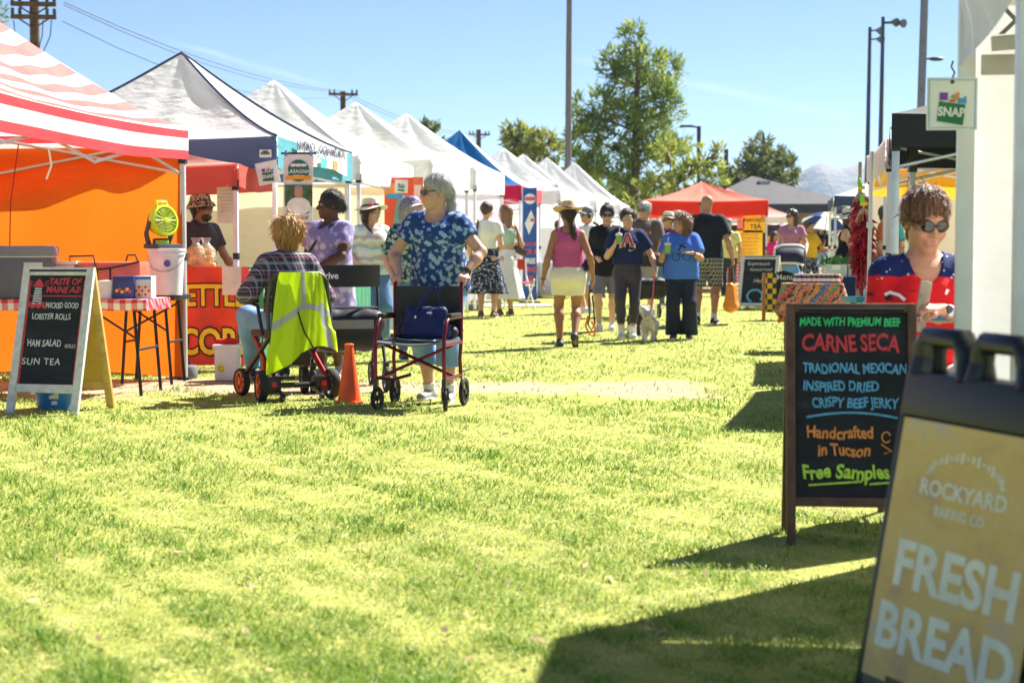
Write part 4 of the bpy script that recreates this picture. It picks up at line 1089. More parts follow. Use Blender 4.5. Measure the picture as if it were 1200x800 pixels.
# small red awning of the kettle corn stall, between the first two canopies
red_fab = fabric('faded_red_canvas', (.66, .12, .10), .35); pink_fab = fabric('sunlit_red_canvas', (.78, .42, .36), .4)  # roof takes a paler copy of the red, sunlight put into its colour
ck = G(290, 17.0) - U * .0; ck.z = 0
kc = Vector((G(288, 16.3).x, 16.3, 0)) - U * .2
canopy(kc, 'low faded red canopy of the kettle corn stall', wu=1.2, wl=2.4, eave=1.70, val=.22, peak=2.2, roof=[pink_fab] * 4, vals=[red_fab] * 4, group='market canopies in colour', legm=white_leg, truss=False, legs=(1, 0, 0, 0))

# --- right row ----------------------------------------------------------------
UR = U; RT = Vector((math.cos(ROW), -math.sin(ROW), 0))
R1 = Vector((G(1114, 6.3).x, 6.3, 0)) - U * 3.0
near_white = fabric('near_white_canvas', (.80, .79, .78), .25, .75, .6)
t_r1, v_r1 = canopy(R1, 'white canopy with pale legs at the right edge, nearest of all', wu=3.0, wl=3.0, eave=2.06, val=.25, peak=3.3, lf=RT, roof=near_white, legm=white_leg, legr=.03, truss=False)
side_wall('big white cloth wall of the canopy at the right edge', R1, 1, near_white, wu=3.0, lf=RT, z0=.02, z1=2.2, ripple=.012, s0=-.005)
lr = thing('cloth_rail', R1, math.atan2(-U.x, U.y), 'pale band and rail across the top of the right-hand white cloth wall', 'rail')
m = MB(); m.box((.9, 2.87, 1.765), (1.66, .02, .072), bev=.004); m.build('band', plain('dusty_band', (.52, .47, .46), .8), lr)
m = MB(); m.box((.95, 2.84, 1.895), (1.7, .03, .05), ry=R(-4)); m.build('bar', plain('rail_grey', (.42, .42, .43), .5), lr)
lettering(lr, plain('letter_grey', (.16, .16, .17), .8), [('AYK', 0.30, 1.935, .13, dict(bold=.012, sx=-1, space=1.5))], Matrix.Translation((-.02, 2.80, -.03)))
pl = thing('tent_pole', Vector((G(1190, 4.9).x, 4.9, 0)), 0, 'thick pale post standing at the very right edge of the picture', 'pole')
m = MB(); m.box((0, 0, 1.15), (.045, .045, 2.3), bev=.005); m.build('post', plain('blue_white_post', (.62, .66, .74), .35, .2), pl); m = MB(); m.box((0, 0, .01), (.12, .12, .02)); m.build('foot_plate', dark_leg, pl)
# hanging printed cloth at its corner
fl = thing('hanging_banner', Vector((G(1115, 6.24).x, 6.24, 0)), math.atan2(-U.x, U.y), 'pale lilac printed cloth draped from the corner of the right canopy', 'banner')
m = MB()
def flap(s, t):
    y = -1.45 * s; zt = 2.18; zb = 1.77 + .05 * s; return (.0 + .02 * math.sin(5 * t + 3 * s), y, zb + (zt - zb) * t)
m.grid(flap, 14, 8); m.build('cloth', fabric('lilac_print', (.55, .56, .72), .3), fl)
lettering(fl, plain('print_grey', (.22, .23, .3), .8), [('Fresh', 0, 0, .12, dict(bold=.01, shear=.2))], Matrix.Translation((-.012, -.5, 2.09)) @ Matrix.Rotation(R(-90), 4, 'Z'))

black_fab = fabric('black_canvas', (.022, .024, .032), .03, .65); grey_roof = fabric('dark_grey_canvas', (.10, .10, .10), .12)
c_b = G(1041, 11.7); c_b.z = 0
UB = Vector((.221, 1, 0)).normalized(); RB = Vector((UB.y, -UB.x, 0))
t_b, v_b = canopy(c_b, 'black canopy with white printed crown logo on its valance', wu=3.0, eave=zat(172, 11.7), val=zat(133, 11.7) - zat(172, 11.7), peak=2.75, lf=RB, u=UB, roof=[grey_roof] * 4, vals=[black_fab] * 4, group='market canopies in colour', legm=plain('pale_steel', (.5, .53, .56), .35, .5), legr=.026)
# the printed mark on its valance
MV = Matrix.Translation((.63, -.035, zat(153, 11.7) - .01)); s_ = 11.7 / FPX
m = MB(); wm = plain('print_white', (.8, .8, .82), .6)
def pp(pts): m.poly([(x * s_, 0, -z * s_) for x, z in pts], .002, (0, 1, 0), 0, MV)
pp([(-17, -3), (0, -11), (17, -3), (17, 0), (0, -6), (-17, 0)]); pp([(-21, 1), (-12, 4), (-5, 1), (0, 6), (5, 1), (12, 4), (21, 1), (16, 8), (10, 9), (5, 6), (0, 10), (-5, 6), (-10, 9), (-16, 8)]); pp([(-16, 10.5), (16, 10.5), (16, 14), (-16, 14)])
lg = m.build('logo', wm, t_b); lettering(t_b, wm, [('SHADES', 0, 0, .07, dict(bold=.012))], Matrix.Translation((.63 + 43 * s_, -.036, zat(159, 11.7))))
lf_ = thing('canopy_inner_leg', G(1066, 13.0), 0, 'grey steel leg of a frame standing inside the black canopy', 'pole')
m = MB(); m.box((0, 0, .95), (.042, .042, 1.9), bev=.004); m.build('leg', MATS['pale_steel'], lf_); m = MB(); m.box((0, 0, 1.86), (.07, .07, .22)); m.box((.0, 0, 1.72), (.06, .06, .05)); m.build('bracket', dark_leg, lf_)
yel = fabric('yellow_canvas', (.85, .42, .03), .5)
co = Vector((3.32, 15.2, 0)); pinkw = fabric('pinkish_canvas', (.70, .58, .64), .35)
canopy(co, 'pinkish white canopy behind the black one', wu=2.9, eave=1.83, val=.27, peak=2.7, lf=RT, roof=pinkw, group='market canopies in colour', legm=white_leg)
side_wall('yellow cloth strip hanging under the pinkish canopy', co, 1, yel, lf=RT, wu=2.9, z0=1.66, z1=1.95, ripple=.01)
cp = Vector((5.2, 24, gz(0, 24)))
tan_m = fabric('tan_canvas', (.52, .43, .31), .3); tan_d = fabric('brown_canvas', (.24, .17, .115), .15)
canopy(cp, 'plain white canopy farther back in the right row', eave=1.95, val=.32, peak=2.95, lf=RT, legm=white_leg)
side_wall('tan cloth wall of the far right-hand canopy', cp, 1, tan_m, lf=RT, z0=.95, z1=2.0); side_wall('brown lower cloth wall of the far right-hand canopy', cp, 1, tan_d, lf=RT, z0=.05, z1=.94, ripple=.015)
navy_fab = fabric('navy_canvas', (.05, .085, .15), .1)
cn = Vector((G(976, 31).x, 31, gz(0, 31)))
canopy(cn, 'white canopy with navy valance near the brick building', eave=1.8, val=.18, peak=2.75, lf=RT, vals=[navy_fab] * 4, group='market canopies in colour', legm=white_leg)
# red canopies across the end of the lane
red_hot = fabric('red_canvas', (.78, .045, .02), .35, .7, .15); red_roof = fabric('washed_red_canvas', (.82, .24, .17), .4)
cr = Vector((G(892, 42).x, 41, gz(0, 40))); UE = Vector((0.05, 1, 0)).normalized(); LE = Vector((-1, .05, 0)).normalized()
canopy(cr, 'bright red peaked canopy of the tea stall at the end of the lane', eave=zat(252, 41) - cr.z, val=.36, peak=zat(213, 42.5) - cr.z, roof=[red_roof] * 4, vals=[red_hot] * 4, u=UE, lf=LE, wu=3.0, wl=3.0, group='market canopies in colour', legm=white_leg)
cr2 = Vector((G(930, 47).x, 47, gz(0, 40)))
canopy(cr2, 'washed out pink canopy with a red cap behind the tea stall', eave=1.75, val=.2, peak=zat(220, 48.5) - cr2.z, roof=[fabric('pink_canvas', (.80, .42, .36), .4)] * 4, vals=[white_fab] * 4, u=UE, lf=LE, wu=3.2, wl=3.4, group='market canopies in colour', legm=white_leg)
dk = thing('stall_backdrop', Vector((G(866, 44.2).x, 44.2, gz(0, 40))), 0, 'dark cloth backdrop inside the tea stall', 'backdrop'); m = MB(); m.grid(lambda s, t: (-1.1 + 2.2 * s, .03 * math.sin(s * 20), .3 + 1.35 * t), 30, 3); m.build('cloth', plain('dark_cloth', (.03, .028, .03), .9), dk)
# ------------------------------------------------------------------ things on and around the stalls
def slate():
    t = NT('chalkboard'); v = t.coord(scale=(1.2, 1, 3.5)); n = t.noise(v, 3.2, 6, .7)
    t.color(t.ramp(n, [(.35, (.011, .013, .017)), (.6, (.022, .025, .03)), (.8, (.06, .064, .07))])); return t.done(.75, 0, .3)
blackboard = slate()
chalk = lambda n, c: plain('chalk_' + n, c, .8, 0, .2, 60)
c_white, c_red, c_blue, c_green, c_orange, c_lime = chalk('white', (.62, .64, .66)), chalk('red', (.62, .06, .08)), chalk('blue', (.13, .42, .68)), chalk('green', (.06, .62, .22)), chalk('orange', (.80, .30, .07)), chalk('lime', (.50, .75, .08))
def a_frame(loc, rz, label, w, h, tilt, frame, rail=.045, bottom=.17, name='sandwich_board', back=None, roll=0, group=None, panel=None):
    root = thing(name, loc, rz, label, 'sign', group)
    L = h / math.cos(tilt); out = []
    for side in (1, -1):
        M_ = Matrix.Translation((0, side * -math.tan(tilt) * h, 0)) @ Matrix.Rotation(side * -tilt, 4, 'X')
        y = 0
        for nm, c, s in (('stile', (-w / 2 + rail / 2, y, L / 2), (rail, .03, L)), ('stile', (w / 2 - rail / 2, y, L / 2), (rail, .03, L)), ('top_rail', (0, y, L - rail / 2), (w - 2 * rail, .028, rail)), ('bottom_rail', (0, y, bottom + rail / 2), (w - 2 * rail, .028, rail))):
            m = MB(); m.box(c, s, 0, M_, .004); m.build(nm, frame if side == 1 else (back or frame), root)
        m = MB(); m.box((0, .004 * side, (bottom + L) / 2), (w - 2 * rail + .01, .012, L - bottom - rail), 0, M_); pn = m.build('board', (panel or blackboard) if side == 1 else (plain('yellow_back', (.62, .38, .05), .7) if back else blackboard), root)
        if side == 1: out = M_ @ Matrix.Translation((0, -.0045, 0))
    m = MB(); m.tube([(-w * .4, -.02, h - .02), (w * .4, -.02, h - .02)], .008, 6); m.build('hinge', dark_leg, root)
    return root, out, L
# -- lobster roll board
d0 = 11.72; sc = d0 / FPX; white_wood = plain('white_paint_wood', (.62, .63, .62), .7, 0, .18, 20, .3, .3); yellow_wood = plain('yellow_wood', (.55, .36, .10), .7, 0, .2, 12)
rt, M_, L = a_frame(G(72, d0), R(-13), 'white framed lobster roll chalkboard on the grass beside the striped canopy', .53, .985, R(15.5), white_wood, .055, .15, back=yellow_wood)
zz = lambda y: (486.5 - y) * sc / math.cos(R(15.5))
h = dict(wob=.035, bold=.012, sx=.78)
lettering(rt, c_red, [('TASTE OF', .055, zz(335), .062, dict(shear=.25, bold=.02, wob=.02, sx=.88)), ('MAINE AZ', .045, zz(344.5), .062, dict(shear=.25, bold=.02, wob=.02, sx=.88)), ('LLC', .17, zz(344), .022, {})], M_)
lettering(rt, c_white, [('WICKED GOOD', .055, zz(362.5), .056, dict(wob=.03, bold=.012, sx=.6)), ('LOBSTER ROLLS', -.015, zz(375.5), .058, dict(wob=.035, bold=.012, sx=.7)), ('HAM SALAD', -.045, zz(406), .068, dict(wob=.035, bold=.012, sx=.68)), ('ROLLS', .15, zz(409), .038, dict(wob=.03, sx=.7)), ('SUN TEA', -.05, zz(427), .064, dict(wob=.03, bold=.01, space=1.15))], M_)
m = MB()
for a, b in (((-.19, zz(351.5)), (.195, zz(351.5))), ((-.2, .205), (.2, .205)), ((-.205, .205), (-.195, .93)), ((.205, .205), (.2, .93))):
    m.box(((a[0] + b[0]) / 2, 0, (a[1] + b[1]) / 2), (max(abs(a[0] - b[0]), .007), .003, max(abs(a[1] - b[1]), .007)), 0, M_)
m.build('border_line', c_red, rt)
m = MB(); lx = -.135; z1, z2 = zz(361), zz(341)          # the little lighthouse
for i in range(7):
    t0, t1 = i / 7, (i + .55) / 7; w0, w1 = .036 - .012 * t0, .036 - .012 * t1
    m.poly([(lx - w0, 0, z1 + (z2 - z1) * t0), (lx + w0, 0, z1 + (z2 - z1) * t0), (lx + w1, 0, z1 + (z2 - z1) * t1), (lx - w1, 0, z1 + (z2 - z1) * t1)], .003, (0, -1, 0), i % 1, M_)
m.build('drawing', c_white, rt)
m = MB()
m.poly([(lx - .04, 0, z2), (lx + .04, 0, z2), (lx + .028, 0, z2 + .03), (lx, 0, z2 + .058), (lx - .028, 0, z2 + .03)], .003, (0, -1, 0), 0, M_)
for i in range(9): m.ball((lx - .06 + .015 * i, -.002, z1 - .008 + .012 * math.sin(i * 2.1)), (.016, .002, .013), 8, 0, M_)
for q in (-1, 1):
    for dz in (.0, .02, .04): m.tube([(lx + q * .045, -.002, z2 + .01 + dz * .6), (lx + q * .075, -.002, z2 + .0 + dz * 1.1)], .003, 5, 0, M_)
m.build('drawing', c_red, rt)
tb = thing('plastic_tub', G(64, 11.9), 0, 'bright blue plastic tub on the grass under the lobster roll chalkboard', 'tub')
m = MB(); m.lathe([(.115, 0), (.135, .13), (.146, .135), (.146, .15), (.13, .15), (.112, .012)], n=28); m.build('tub', plain('blue_plastic', (.012, .16, .46), .35), tb)
m = MB(); m.box((.03, -.128, .10), (.065, .004, .045), rx=R(-8)); m.box((.03, -.122, .05), (.04, .004, .028), rx=R(-8)); m.build('sticker', plain('paper_sticker', (.66, .63, .5), .7), tb)

# -- tables of the lobster stall
def gingham():
    t = NT('red_gingham'); o = t.sep(t.coord(scale=(11, 11, 11)))
    f = lambda s: t.math('LESS_THAN', t.math('FRACT', t.math('ADD', s, 100.0)), .5)
    a, b = f(o[0]), f(t.math('ADD', o[1], o[2])); k = t.math('MULTIPLY', t.math('ADD', a, b), .5)
    t.color(t.ramp(k, [(0, (.82, .8, .8)), (.5, (.72, .25, .27)), (1, (.55, .02, .05))])); return t.done(.75)
def folding_table(loc, rz, label, w, dp, h, top, legm, cloth_=None, drop=.09, cloth_label=None):
    root = thing('folding_table', loc, rz, label, 'table')
    m = MB(); m.box((0, 0, h - .02), (w, dp, .04), bev=.008); m.build('tabletop', top, root)
    for sx in (-1, 1):
        for sy in (-1, 1):
            m = MB(); m.tube([(sx * (w / 2 - .1), sy * (dp / 2 - .06), h - .04), (sx * (w / 2 - .05), sy * (dp / 2 - .06), 0)], .0135, 8); m.build('leg', legm, root)
        m = MB(); m.tube([(sx * (w / 2 - .07), -(dp / 2 - .06), .35), (sx * (w / 2 - .07), dp / 2 - .06, .35)], .011, 6); m.build('stretcher', legm, root)
        m = MB(); m.tube([(sx * (w / 2 - .08), -dp / 2 + .08, h - .3), (sx * (w / 2 - .5), -dp / 2 + .2, h - .06)], .009, 6); m.build('brace', legm, root)
    if cloth_:
        c = thing('tablecloth', Vector(loc) + Vector((0, 0, h)), rz, cloth_label, 'tablecloth'); m = MB(); N = 60
        def f(s, t):
            q = s * 4; W_, D_ = w / 2 + .012, dp / 2 + .012; e = q % 1; k = int(q) % 4
            p = [(-W_ + 2 * W_ * e, -D_), (W_, -D_ + 2 * D_ * e), (W_ - 2 * W_ * e, D_), (-W_, D_ - 2 * D_ * e)][k]
            n = [(0, -1), (1, 0), (0, 1), (-1, 0)][k]; wv = .012 * math.sin(e * 26 + k) * (1 - t)
            return (p[0] + n[0] * wv, p[1] + n[1] * wv, -drop * (1 - t) + .004)
        m.grid(f, 160, 4); m.grid(lambda s, t: ((s - .5) * (w + .026), (t - .5) * (dp + .026), .005), 2, 2, flip=True); m.build('cloth', cloth_, c)
    return root
ging = gingham()
tl = folding_table(Vector((-3.66, 13.25, 0)), R(-4), 'long black legged folding table under a red gingham cloth', 1.83, .66, .73, white_leg, dark_leg, ging, .085, 'red and white gingham cloth over the long folding table')
tl2 = folding_table(Vector((-3.0, 14.25, 0)), R(-5), 'small black topped folding table holding the white bucket', .52, .5, .735, dark_leg, dark_leg)
tl3 = folding_table(Vector((-5.2, 13.6, 0)), R(-4), 'second folding table at the left edge of the striped stall', 1.2, .66, .73, white_leg, dark_leg)
def on(px, d, h): g = G(px, d); return Vector((g.x, d, h))
TT = .738
ck_ = thing('cooler', on(23, 13.15, TT), R(8), 'big grey hard cooler with pale lid on the gingham table', 'cooler')
m = MB(); m.box((0, 0, .16), (.56, .36, .32), bev=.02); m.build('body', plain('cooler_grey', (.10, .105, .15), .4), ck_)
m = MB(); m.box((0, 0, .36), (.585, .385, .085), bev=.02); m.build('lid', plain('cooler_lid', (.17, .18, .24), .4), ck_); m = MB(); m.box((0, 0, .326), (.57, .372, .028), bev=.004); m.build('gasket', plain('cooler_pale', (.5, .52, .56), .4), ck_)
m = MB(); m.box((.14, -.181, .225), (.14, .008, .10), bev=.003); m.build('badge', plain('cooler_pale', (.5, .52, .56)), ck_)
m = MB(); m.tube([(.282, -.08, .24), (.32, -.08, .17), (.32, .08, .17), (.282, .08, .24)], .012); m.build('handle', plain('cooler_pale', (.5, .52, .56)), ck_)
lettering(ck_, plain('badge_dark', (.12, .13, .17), .6), [('Coleman', 0, 0, .026, dict(bold=.015))], Matrix.Translation((.14, -.186, .228)))
pb = thing('plastic_bin', on(74, 13.35, TT), R(3), 'translucent pinkish bin between the cooler and the orange bag', 'bin')
m = MB(); m.box((0, 0, .13), (.26, .24, .26), bev=.02); m.build('body', plain('pink_translucent', (.72, .42, .40), .3), pb); m = MB(); m.box((0, 0, .27), (.28, .26, .025), bev=.008); m.build('lid', plain('milky_lid', (.7, .62, .6), .3), pb)
ob = thing('insulated_bag', on(130, 13.4, TT), R(-3), 'coral orange insulated bag with black trim on the gingham table', 'bag')
m = MB(); m.box((0, 0, .14), (.58, .3, .28), bev=.035); m.build('body', plain('coral_vinyl', (.75, .13, .07), .3, 0, .15, 6, .5, .3), ob)
m = MB(); tr = plain('black_trim', (.015, .015, .017), .5)
m.tube([(-.28, -.16, .26), (-.1, -.165, .215), (.02, -.165, .225), (.15, -.165, .25), (.285, -.16, .28)], .008, 6); m.tube([(.05, -.16, .23), (.05, -.16, .02)], .006, 6); m.build('piping', tr, ob)
m = MB(); m.tube([(-.26, -.15, .25), (-.27, -.15, .32), (-.08, -.15, .325), (-.06, -.16, .22), (-.05, -.16, .05)], .008, 6); m.tube([(.1, .1, .27), (.12, .1, .33), (.18, .1, .33), (.2, .1, .28)], .008, 6); m.build('handle', tr, ob)
bx = thing('cardboard_box', on(148, 13.05, TT), R(2), 'dark blue printed carton with a toy picture beside the white tub', 'box')
m = MB(); m.box((0, 0, .085), (.16, .13, .17), bev=.003); m.build('carton', plain('blue_card', (.03, .05, .22), .5, 0, .3, 9), bx)
m = MB(); [m.ball((-.05 + .02 * i, -.066, .06 + .012 * math.sin(i * 2)), (.014, .003, .013), 8, i % 2) for i in range(6)]; m.build('picture', [plain('print_yellow', (.75, .5, .05), .5), plain('print_red', (.6, .06, .04), .5)], bx)
m = MB(); m.lathe([(.001, 0), (.022, 0)], (.05, -.0665, .14), 16, M=Matrix()); m.build('stamp', plain('print_pale', (.7, .7, .72), .5), bx) if 0 else None
bx = thing('cardboard_box', on(171, 13.1, TT), R(-4), 'white and blue carton with fruit pictures, right of the dark blue carton', 'box')
m = MB(); m.box((0, 0, .085), (.14, .13, .17), bev=.003); m.build('carton', plain('pale_card', (.55, .66, .82), .5), bx)
m = MB(); [m.ball((-.05 + .025 * (i % 5), -.066, .03 + .028 * (i // 5)), (.012, .003, .013), 8, i % 2) for i in range(15)]; m.build('picture', [plain('print_yellow', (.75, .5, .05)), plain('print_red', (.6, .06, .04))], bx)
m = MB(); m.box((0, -.0655, .155), (.135, .004, .02)); m.build('stripe', plain('print_blue', (.03, .14, .5), .5), bx)
wt = thing('plastic_tub', on(126, 13.02, TT), 0, 'small white lidded tub in front of the orange bag', 'tub'); m = MB(); m.lathe([(.05, 0), (.062, .12), (.066, .122), (.066, .135), (1e-4, .14)], n=20); m.build('tub', plain('white_plastic', (.72, .72, .73), .35), wt)
def bucket(loc, label, r, h, rz=0, lid=True):
    b = thing('bucket', loc, rz, label, 'bucket'); wp = plain('bucket_white', (.70, .70, .71), .4)
    m = MB(); m.lathe([(r * .86, 0), (r * .98, h * .86), (r * 1.04, h * .87), (r * 1.04, h * .9), (r, h * .91), (r, h * .97)], n=30); m.build('pail', wp, b)
    if lid: m = MB(); m.lathe([(r * 1.06, h * .95), (r * 1.06, h), (r * .9, h * 1.005), (1e-4, h)], n=30); m.build('lid', wp, b)
    m = MB(); m.tube([(r * 1.03 * math.cos(a), -r * 1.03 * abs(math.sin(a)) - .002, h * .86 - .35 * h * math.sin(a)) for a in [math.pi * i / 14 for i in range(15)]], .004, 5); m.build('handle', plain('wire_steel', (.4, .4, .4), .3, .8), b)
    return b
bk = bucket(on(196.5, 14.1, TT), 'tall white bucket on the small black table, the green fan on its lid', .148, .38)
m = MB(); m.lathe([(.001, 0), (.028, .001)], n=18, M=Matrix.Translation((.035, -.144, .26)) @ Matrix.Rotation(R(90), 4, 'X')); m.build('label', plain('navy_print', (.06, .10, .30), .5), bk)
# the fan
fn = thing('desk_fan', on(192, 14.1, TT + .382), R(52), 'lime green and grey jobsite fan standing on the white bucket', 'fan')
fg, fl = plain('fan_grey', (.055, .058, .062), .5), plain('fan_lime', (.55, .70, .015), .4)
m = MB(); m.box((0, 0, .02), (.26, .18, .04), bev=.015); m.box((0, .02, .06), (.1, .1, .05), bev=.015); m.build('base', fg, fn)
m = MB(); m.box((-.02, -.02, .052), (.10, .06, .03), bev=.01); m.build('battery', fl, fn)
for q in (-1, 1): m = MB(); m.tube([(q * .1, .05, .03), (q * .135, .04, .12), (q * .135, .0, .22)], [.022, .02, .018], 10); m.build('arm', fg, fn)
FM = Matrix.Translation((0, 0, .225)) @ Euler((R(-8), 0, 0)).to_matrix().to_4x4() @ Matrix.Rotation(R(90), 4, 'X')
m = MB(); m.lathe([(.118, -.03), (.13, 0), (.13, .05), (.112, .055), (.108, .05), (.115, 0)], n=36, M=FM); m.build('ring', fl, fn)
m = MB()
for r in (.03, .05, .07, .09): m.lathe([(r - .003, .05), (r, .054), (r + .003, .05)], n=30, M=FM, caps=False)
for i in range(16): a = i * math.pi / 8; m.tube([(.02 * math.cos(a), .02 * math.sin(a), .055), (.11 * math.cos(a), .11 * math.sin(a), .05)], .0025, 5, 0, FM)
m.lathe([(1e-4, .06), (.024, .058), (.026, .05)], n=16, M=FM); m.build('grille', fl, fn)
m = MB()
for i in range(5):
    a = i * 2 * math.pi / 5; m.slab(lambda s, t, a=a: ((.02 + .08 * t) * math.cos(a + .7 * s), (.02 + .08 * t) * math.sin(a + .7 * s), .015 + .022 * s), 5, 4, .003, 0, True, FM)
m.build('blade', plain('fan_blade', (.72, .74, .6), .4), fn)
m = MB(); m.lathe([(.118, -.03), (.10, -.07), (.05, -.1), (1e-4, -.1)], n=24, M=FM); m.build('motor_housing', fg, fn)
m = MB(); m.tube([(-.06, .0, .345), (-.05, .01, .385), (.05, .01, .385), (.06, 0, .345)], .012); m.build('handle', fl, fn)

# -- kettle corn counter
d0 = 15.6
kt = folding_table(Vector((G(246, d0).x, d0 + .4, 0)), 0, 'counter table behind the kettle corn banner', .95, .6, .93, white_leg, dark_leg)
kb = thing('banner', Vector((G(246, d0).x, d0, 0)), R(4), 'red kettle corn banner with puffy yellow letters hung on the counter', 'banner')
m = MB(); m.slab(lambda s, t: (-.40 + .76 * s, .012 * math.sin(s * 14), .055 + .90 * t), 30, 6, .004); m.build('sheet', plain('banner_red', (.78, .075, .045), .6, 0, .25, 3), kb)
kl, ko = plain('banner_yellow', (.88, .66, .03), .6), plain('banner_black', (.02, .015, .01), .6)
for mt, bd, yy in ((ko, .075, -.016), (kl, .028, -.021)):
    lettering(kb, mt, [('KETTLE', -.01, .655, .27, dict(bold=bd, arc=.12, sx=.76)), ('CORN', .09, .26, .33, dict(bold=bd, sx=.76))], Matrix.Translation((0, yy, 0)))
m = MB(); m.ball((-.28, -.018, .3), (.1, .005, .17), 18, 0); m.ball((-.28, -.021, .3), (.085, .004, .155), 18, 1); m.build('drawing', [ko, plain('corn_orange', (.85, .48, .04), .6)], kb)
pp_ = thing('paper_notice', Vector((G(273, d0).x, d0 - .03, 0)), R(8), 'white paper notice taped over the kettle corn banner', 'notice'); m = MB(); m.slab(lambda s, t: (-.085 + .17 * s, -.03 * (1 - t) * s, .70 + .26 * t), 8, 6, .003); m.build('sheet', plain('paper', (.78, .78, .80), .8), pp_)
gb = thing('storage_box', Vector((G(303, 15.9).x, 15.9, 0)), R(-3), 'green fabric box at the right end of the kettle corn counter', 'box'); m = MB(); m.box((0, 0, .76), (.17, .3, .40), bev=.02); m.build('side', plain('green_cloth', (.08, .33, .14), .8), gb); m = MB(); m.box((0, 0, .28), (.15, .26, .56), bev=.01); m.build('base', plain('dark_green_cloth', (.05, .2, .09), .8), gb)
for q, (px, lab) in enumerate(((231, 'clear bag of yellow popcorn on the kettle corn counter'), (243, 'second popcorn bag, leaning right on the kettle corn counter'))):
    g = thing('popcorn_bag', on(px, 15.75, .932), .3 * q, lab, 'bag', 'popcorn bags'); f = SDF(); rr = random.Random(q)
    for i in range(26): f.ell((rr.uniform(-.07, .07), rr.uniform(-.05, .05), .03 + rr.uniform(0, .16)), (.03, .03, .026), .008)
    V, Q = f.mesh(.01); np_mesh('popcorn', V, Q, plain('popcorn', (.80, .55, .12), .7, 0, .35, 30), g)
    m = MB(); m.lathe([(.07, 0), (.1, .08), (.085, .18), (.03, .24), (.05, .29)], n=16, caps=False)
    t = NT('clear_film'); t.b.inputs['Alpha'].default_value = .25; t.color((.8, .8, .82)); m.build('film', MATS.setdefault('film', t.done(.15)), g)
mp = thing('menu_sheet', Vector((G(267, 17.3).x, 17.3, 0)), R(3), 'tall white laminated price sheet hanging behind the kettle corn counter', 'menu'); m = MB(); m.slab(lambda s, t: (-.095 + .19 * s, .01 * math.sin(t * 4), 1.38 + .54 * t), 4, 8, .004); m.build('sheet', plain('paper_grey', (.66, .68, .72), .5), mp)
m = MB(); [m.box((random.uniform(-.02, .02), -.012, 1.85 - .035 * i), (.13, .002, .006)) for i in range(11)]; m.build('print', plain('print_faint', (.42, .43, .46), .7), mp)
pu = thing('plastic_bucket', Vector((G(267, 14.5).x, 14.5, 0)), 0, 'white bucket with a yellow smiley sticker and a red cloth, left of the scooter', 'bucket')
m = MB(); m.box((0, 0, .145), (.2, .2, .29), bev=.03); m.build('pail', plain('bucket_white', (.7, .7, .7)), pu); m = MB(); m.box((0, 0, .295), (.225, .225, .03), bev=.01); m.build('rim', plain('bucket_white', (.7, .7, .7)), pu)
f = SDF(); [f.ell((random.uniform(-.07, .07), random.uniform(-.06, .06), .325), (.045, .04, .03), .02) for _ in range(7)]; V, Q = f.mesh(.012, wrinkle(.006, 70)); np_mesh('cloth', V, Q, cloth('red_rag', (.55, .02, .02)), pu)
m = MB(); SM = Matrix.Translation((-.04, -.1015, .11)) @ Matrix.Rotation(R(90), 4, 'X'); m.lathe([(1e-4, .002), (.035, .002), (.035, 0)], n=22, M=SM, mi=0); m.ball((-.012, .008, .003), (.005, .007, .002), 8, 1, SM); m.ball((.012, .008, .003), (.005, .007, .002), 8, 1, SM)
m.tube([(.022 * math.cos(a), .022 * math.sin(a), .003) for a in [R(200 + 14 * i) for i in range(11)]], .0025, 5, 1, SM); m.build('sticker', [plain('smiley_yellow', (.85, .7, .03)), ko], pu)
# parked van glimpsed behind
vn = thing('parked_van', Vector((G(262, 27).x - .4, 27, 0)), R(62), 'white parked van glimpsed behind the kettle corn counter', 'van')
m = MB(); m.poly([(-2.3, -.9, .4), (-2.3, -.9, 1.0), (-1.7, -.9, 1.15), (-.9, -.9, 1.95), (2.3, -.9, 2.0), (2.4, -.9, .45)], 1.8, (0, 1, 0)); bd_ = m.build('body', plain('van_white', (.75, .76, .78), .25, 0, .03), vn)
gl = plain('window_glass', (.05, .13, .22), .08, 0, .05, 3, .9)
m = MB(); m.add([(-1.72, -.8, 1.17), (-1.72, .8, 1.17), (-.95, .74, 1.93), (-.95, -.74, 1.93)], [(0, 1, 2, 3)], 0, False, Matrix.Translation((-.02, 0, .015))); m.build('windshield', gl, vn)
for q in (-1, 1):
    m = MB(); m.add([(-1.2, q * .905, 1.2), (.2, q * .905, 1.2), (.2, q * .905, 1.82), (-.8, q * .905, 1.82)], [(0, 1, 2, 3)]); m.build('side_window', gl, vn)
    for x in (-1.45, 1.5): m = MB(); m.lathe([(.2, -.1), (.34, -.1), (.36, 0), (.34, .1), (.2, .1)], M=Matrix.Translation((x, q * .86, .36)) @ Matrix.Rotation(R(90), 4, 'X'), n=24); m.build('wheel', plain('tyre', (.02, .02, .02), .8), vn)
    m = MB(); m.ball((-2.29, q * .68, .85), (.05, .16, .1), 12); m.build('headlight', plain('lamp_glass', (.7, .72, .75), .1), vn)

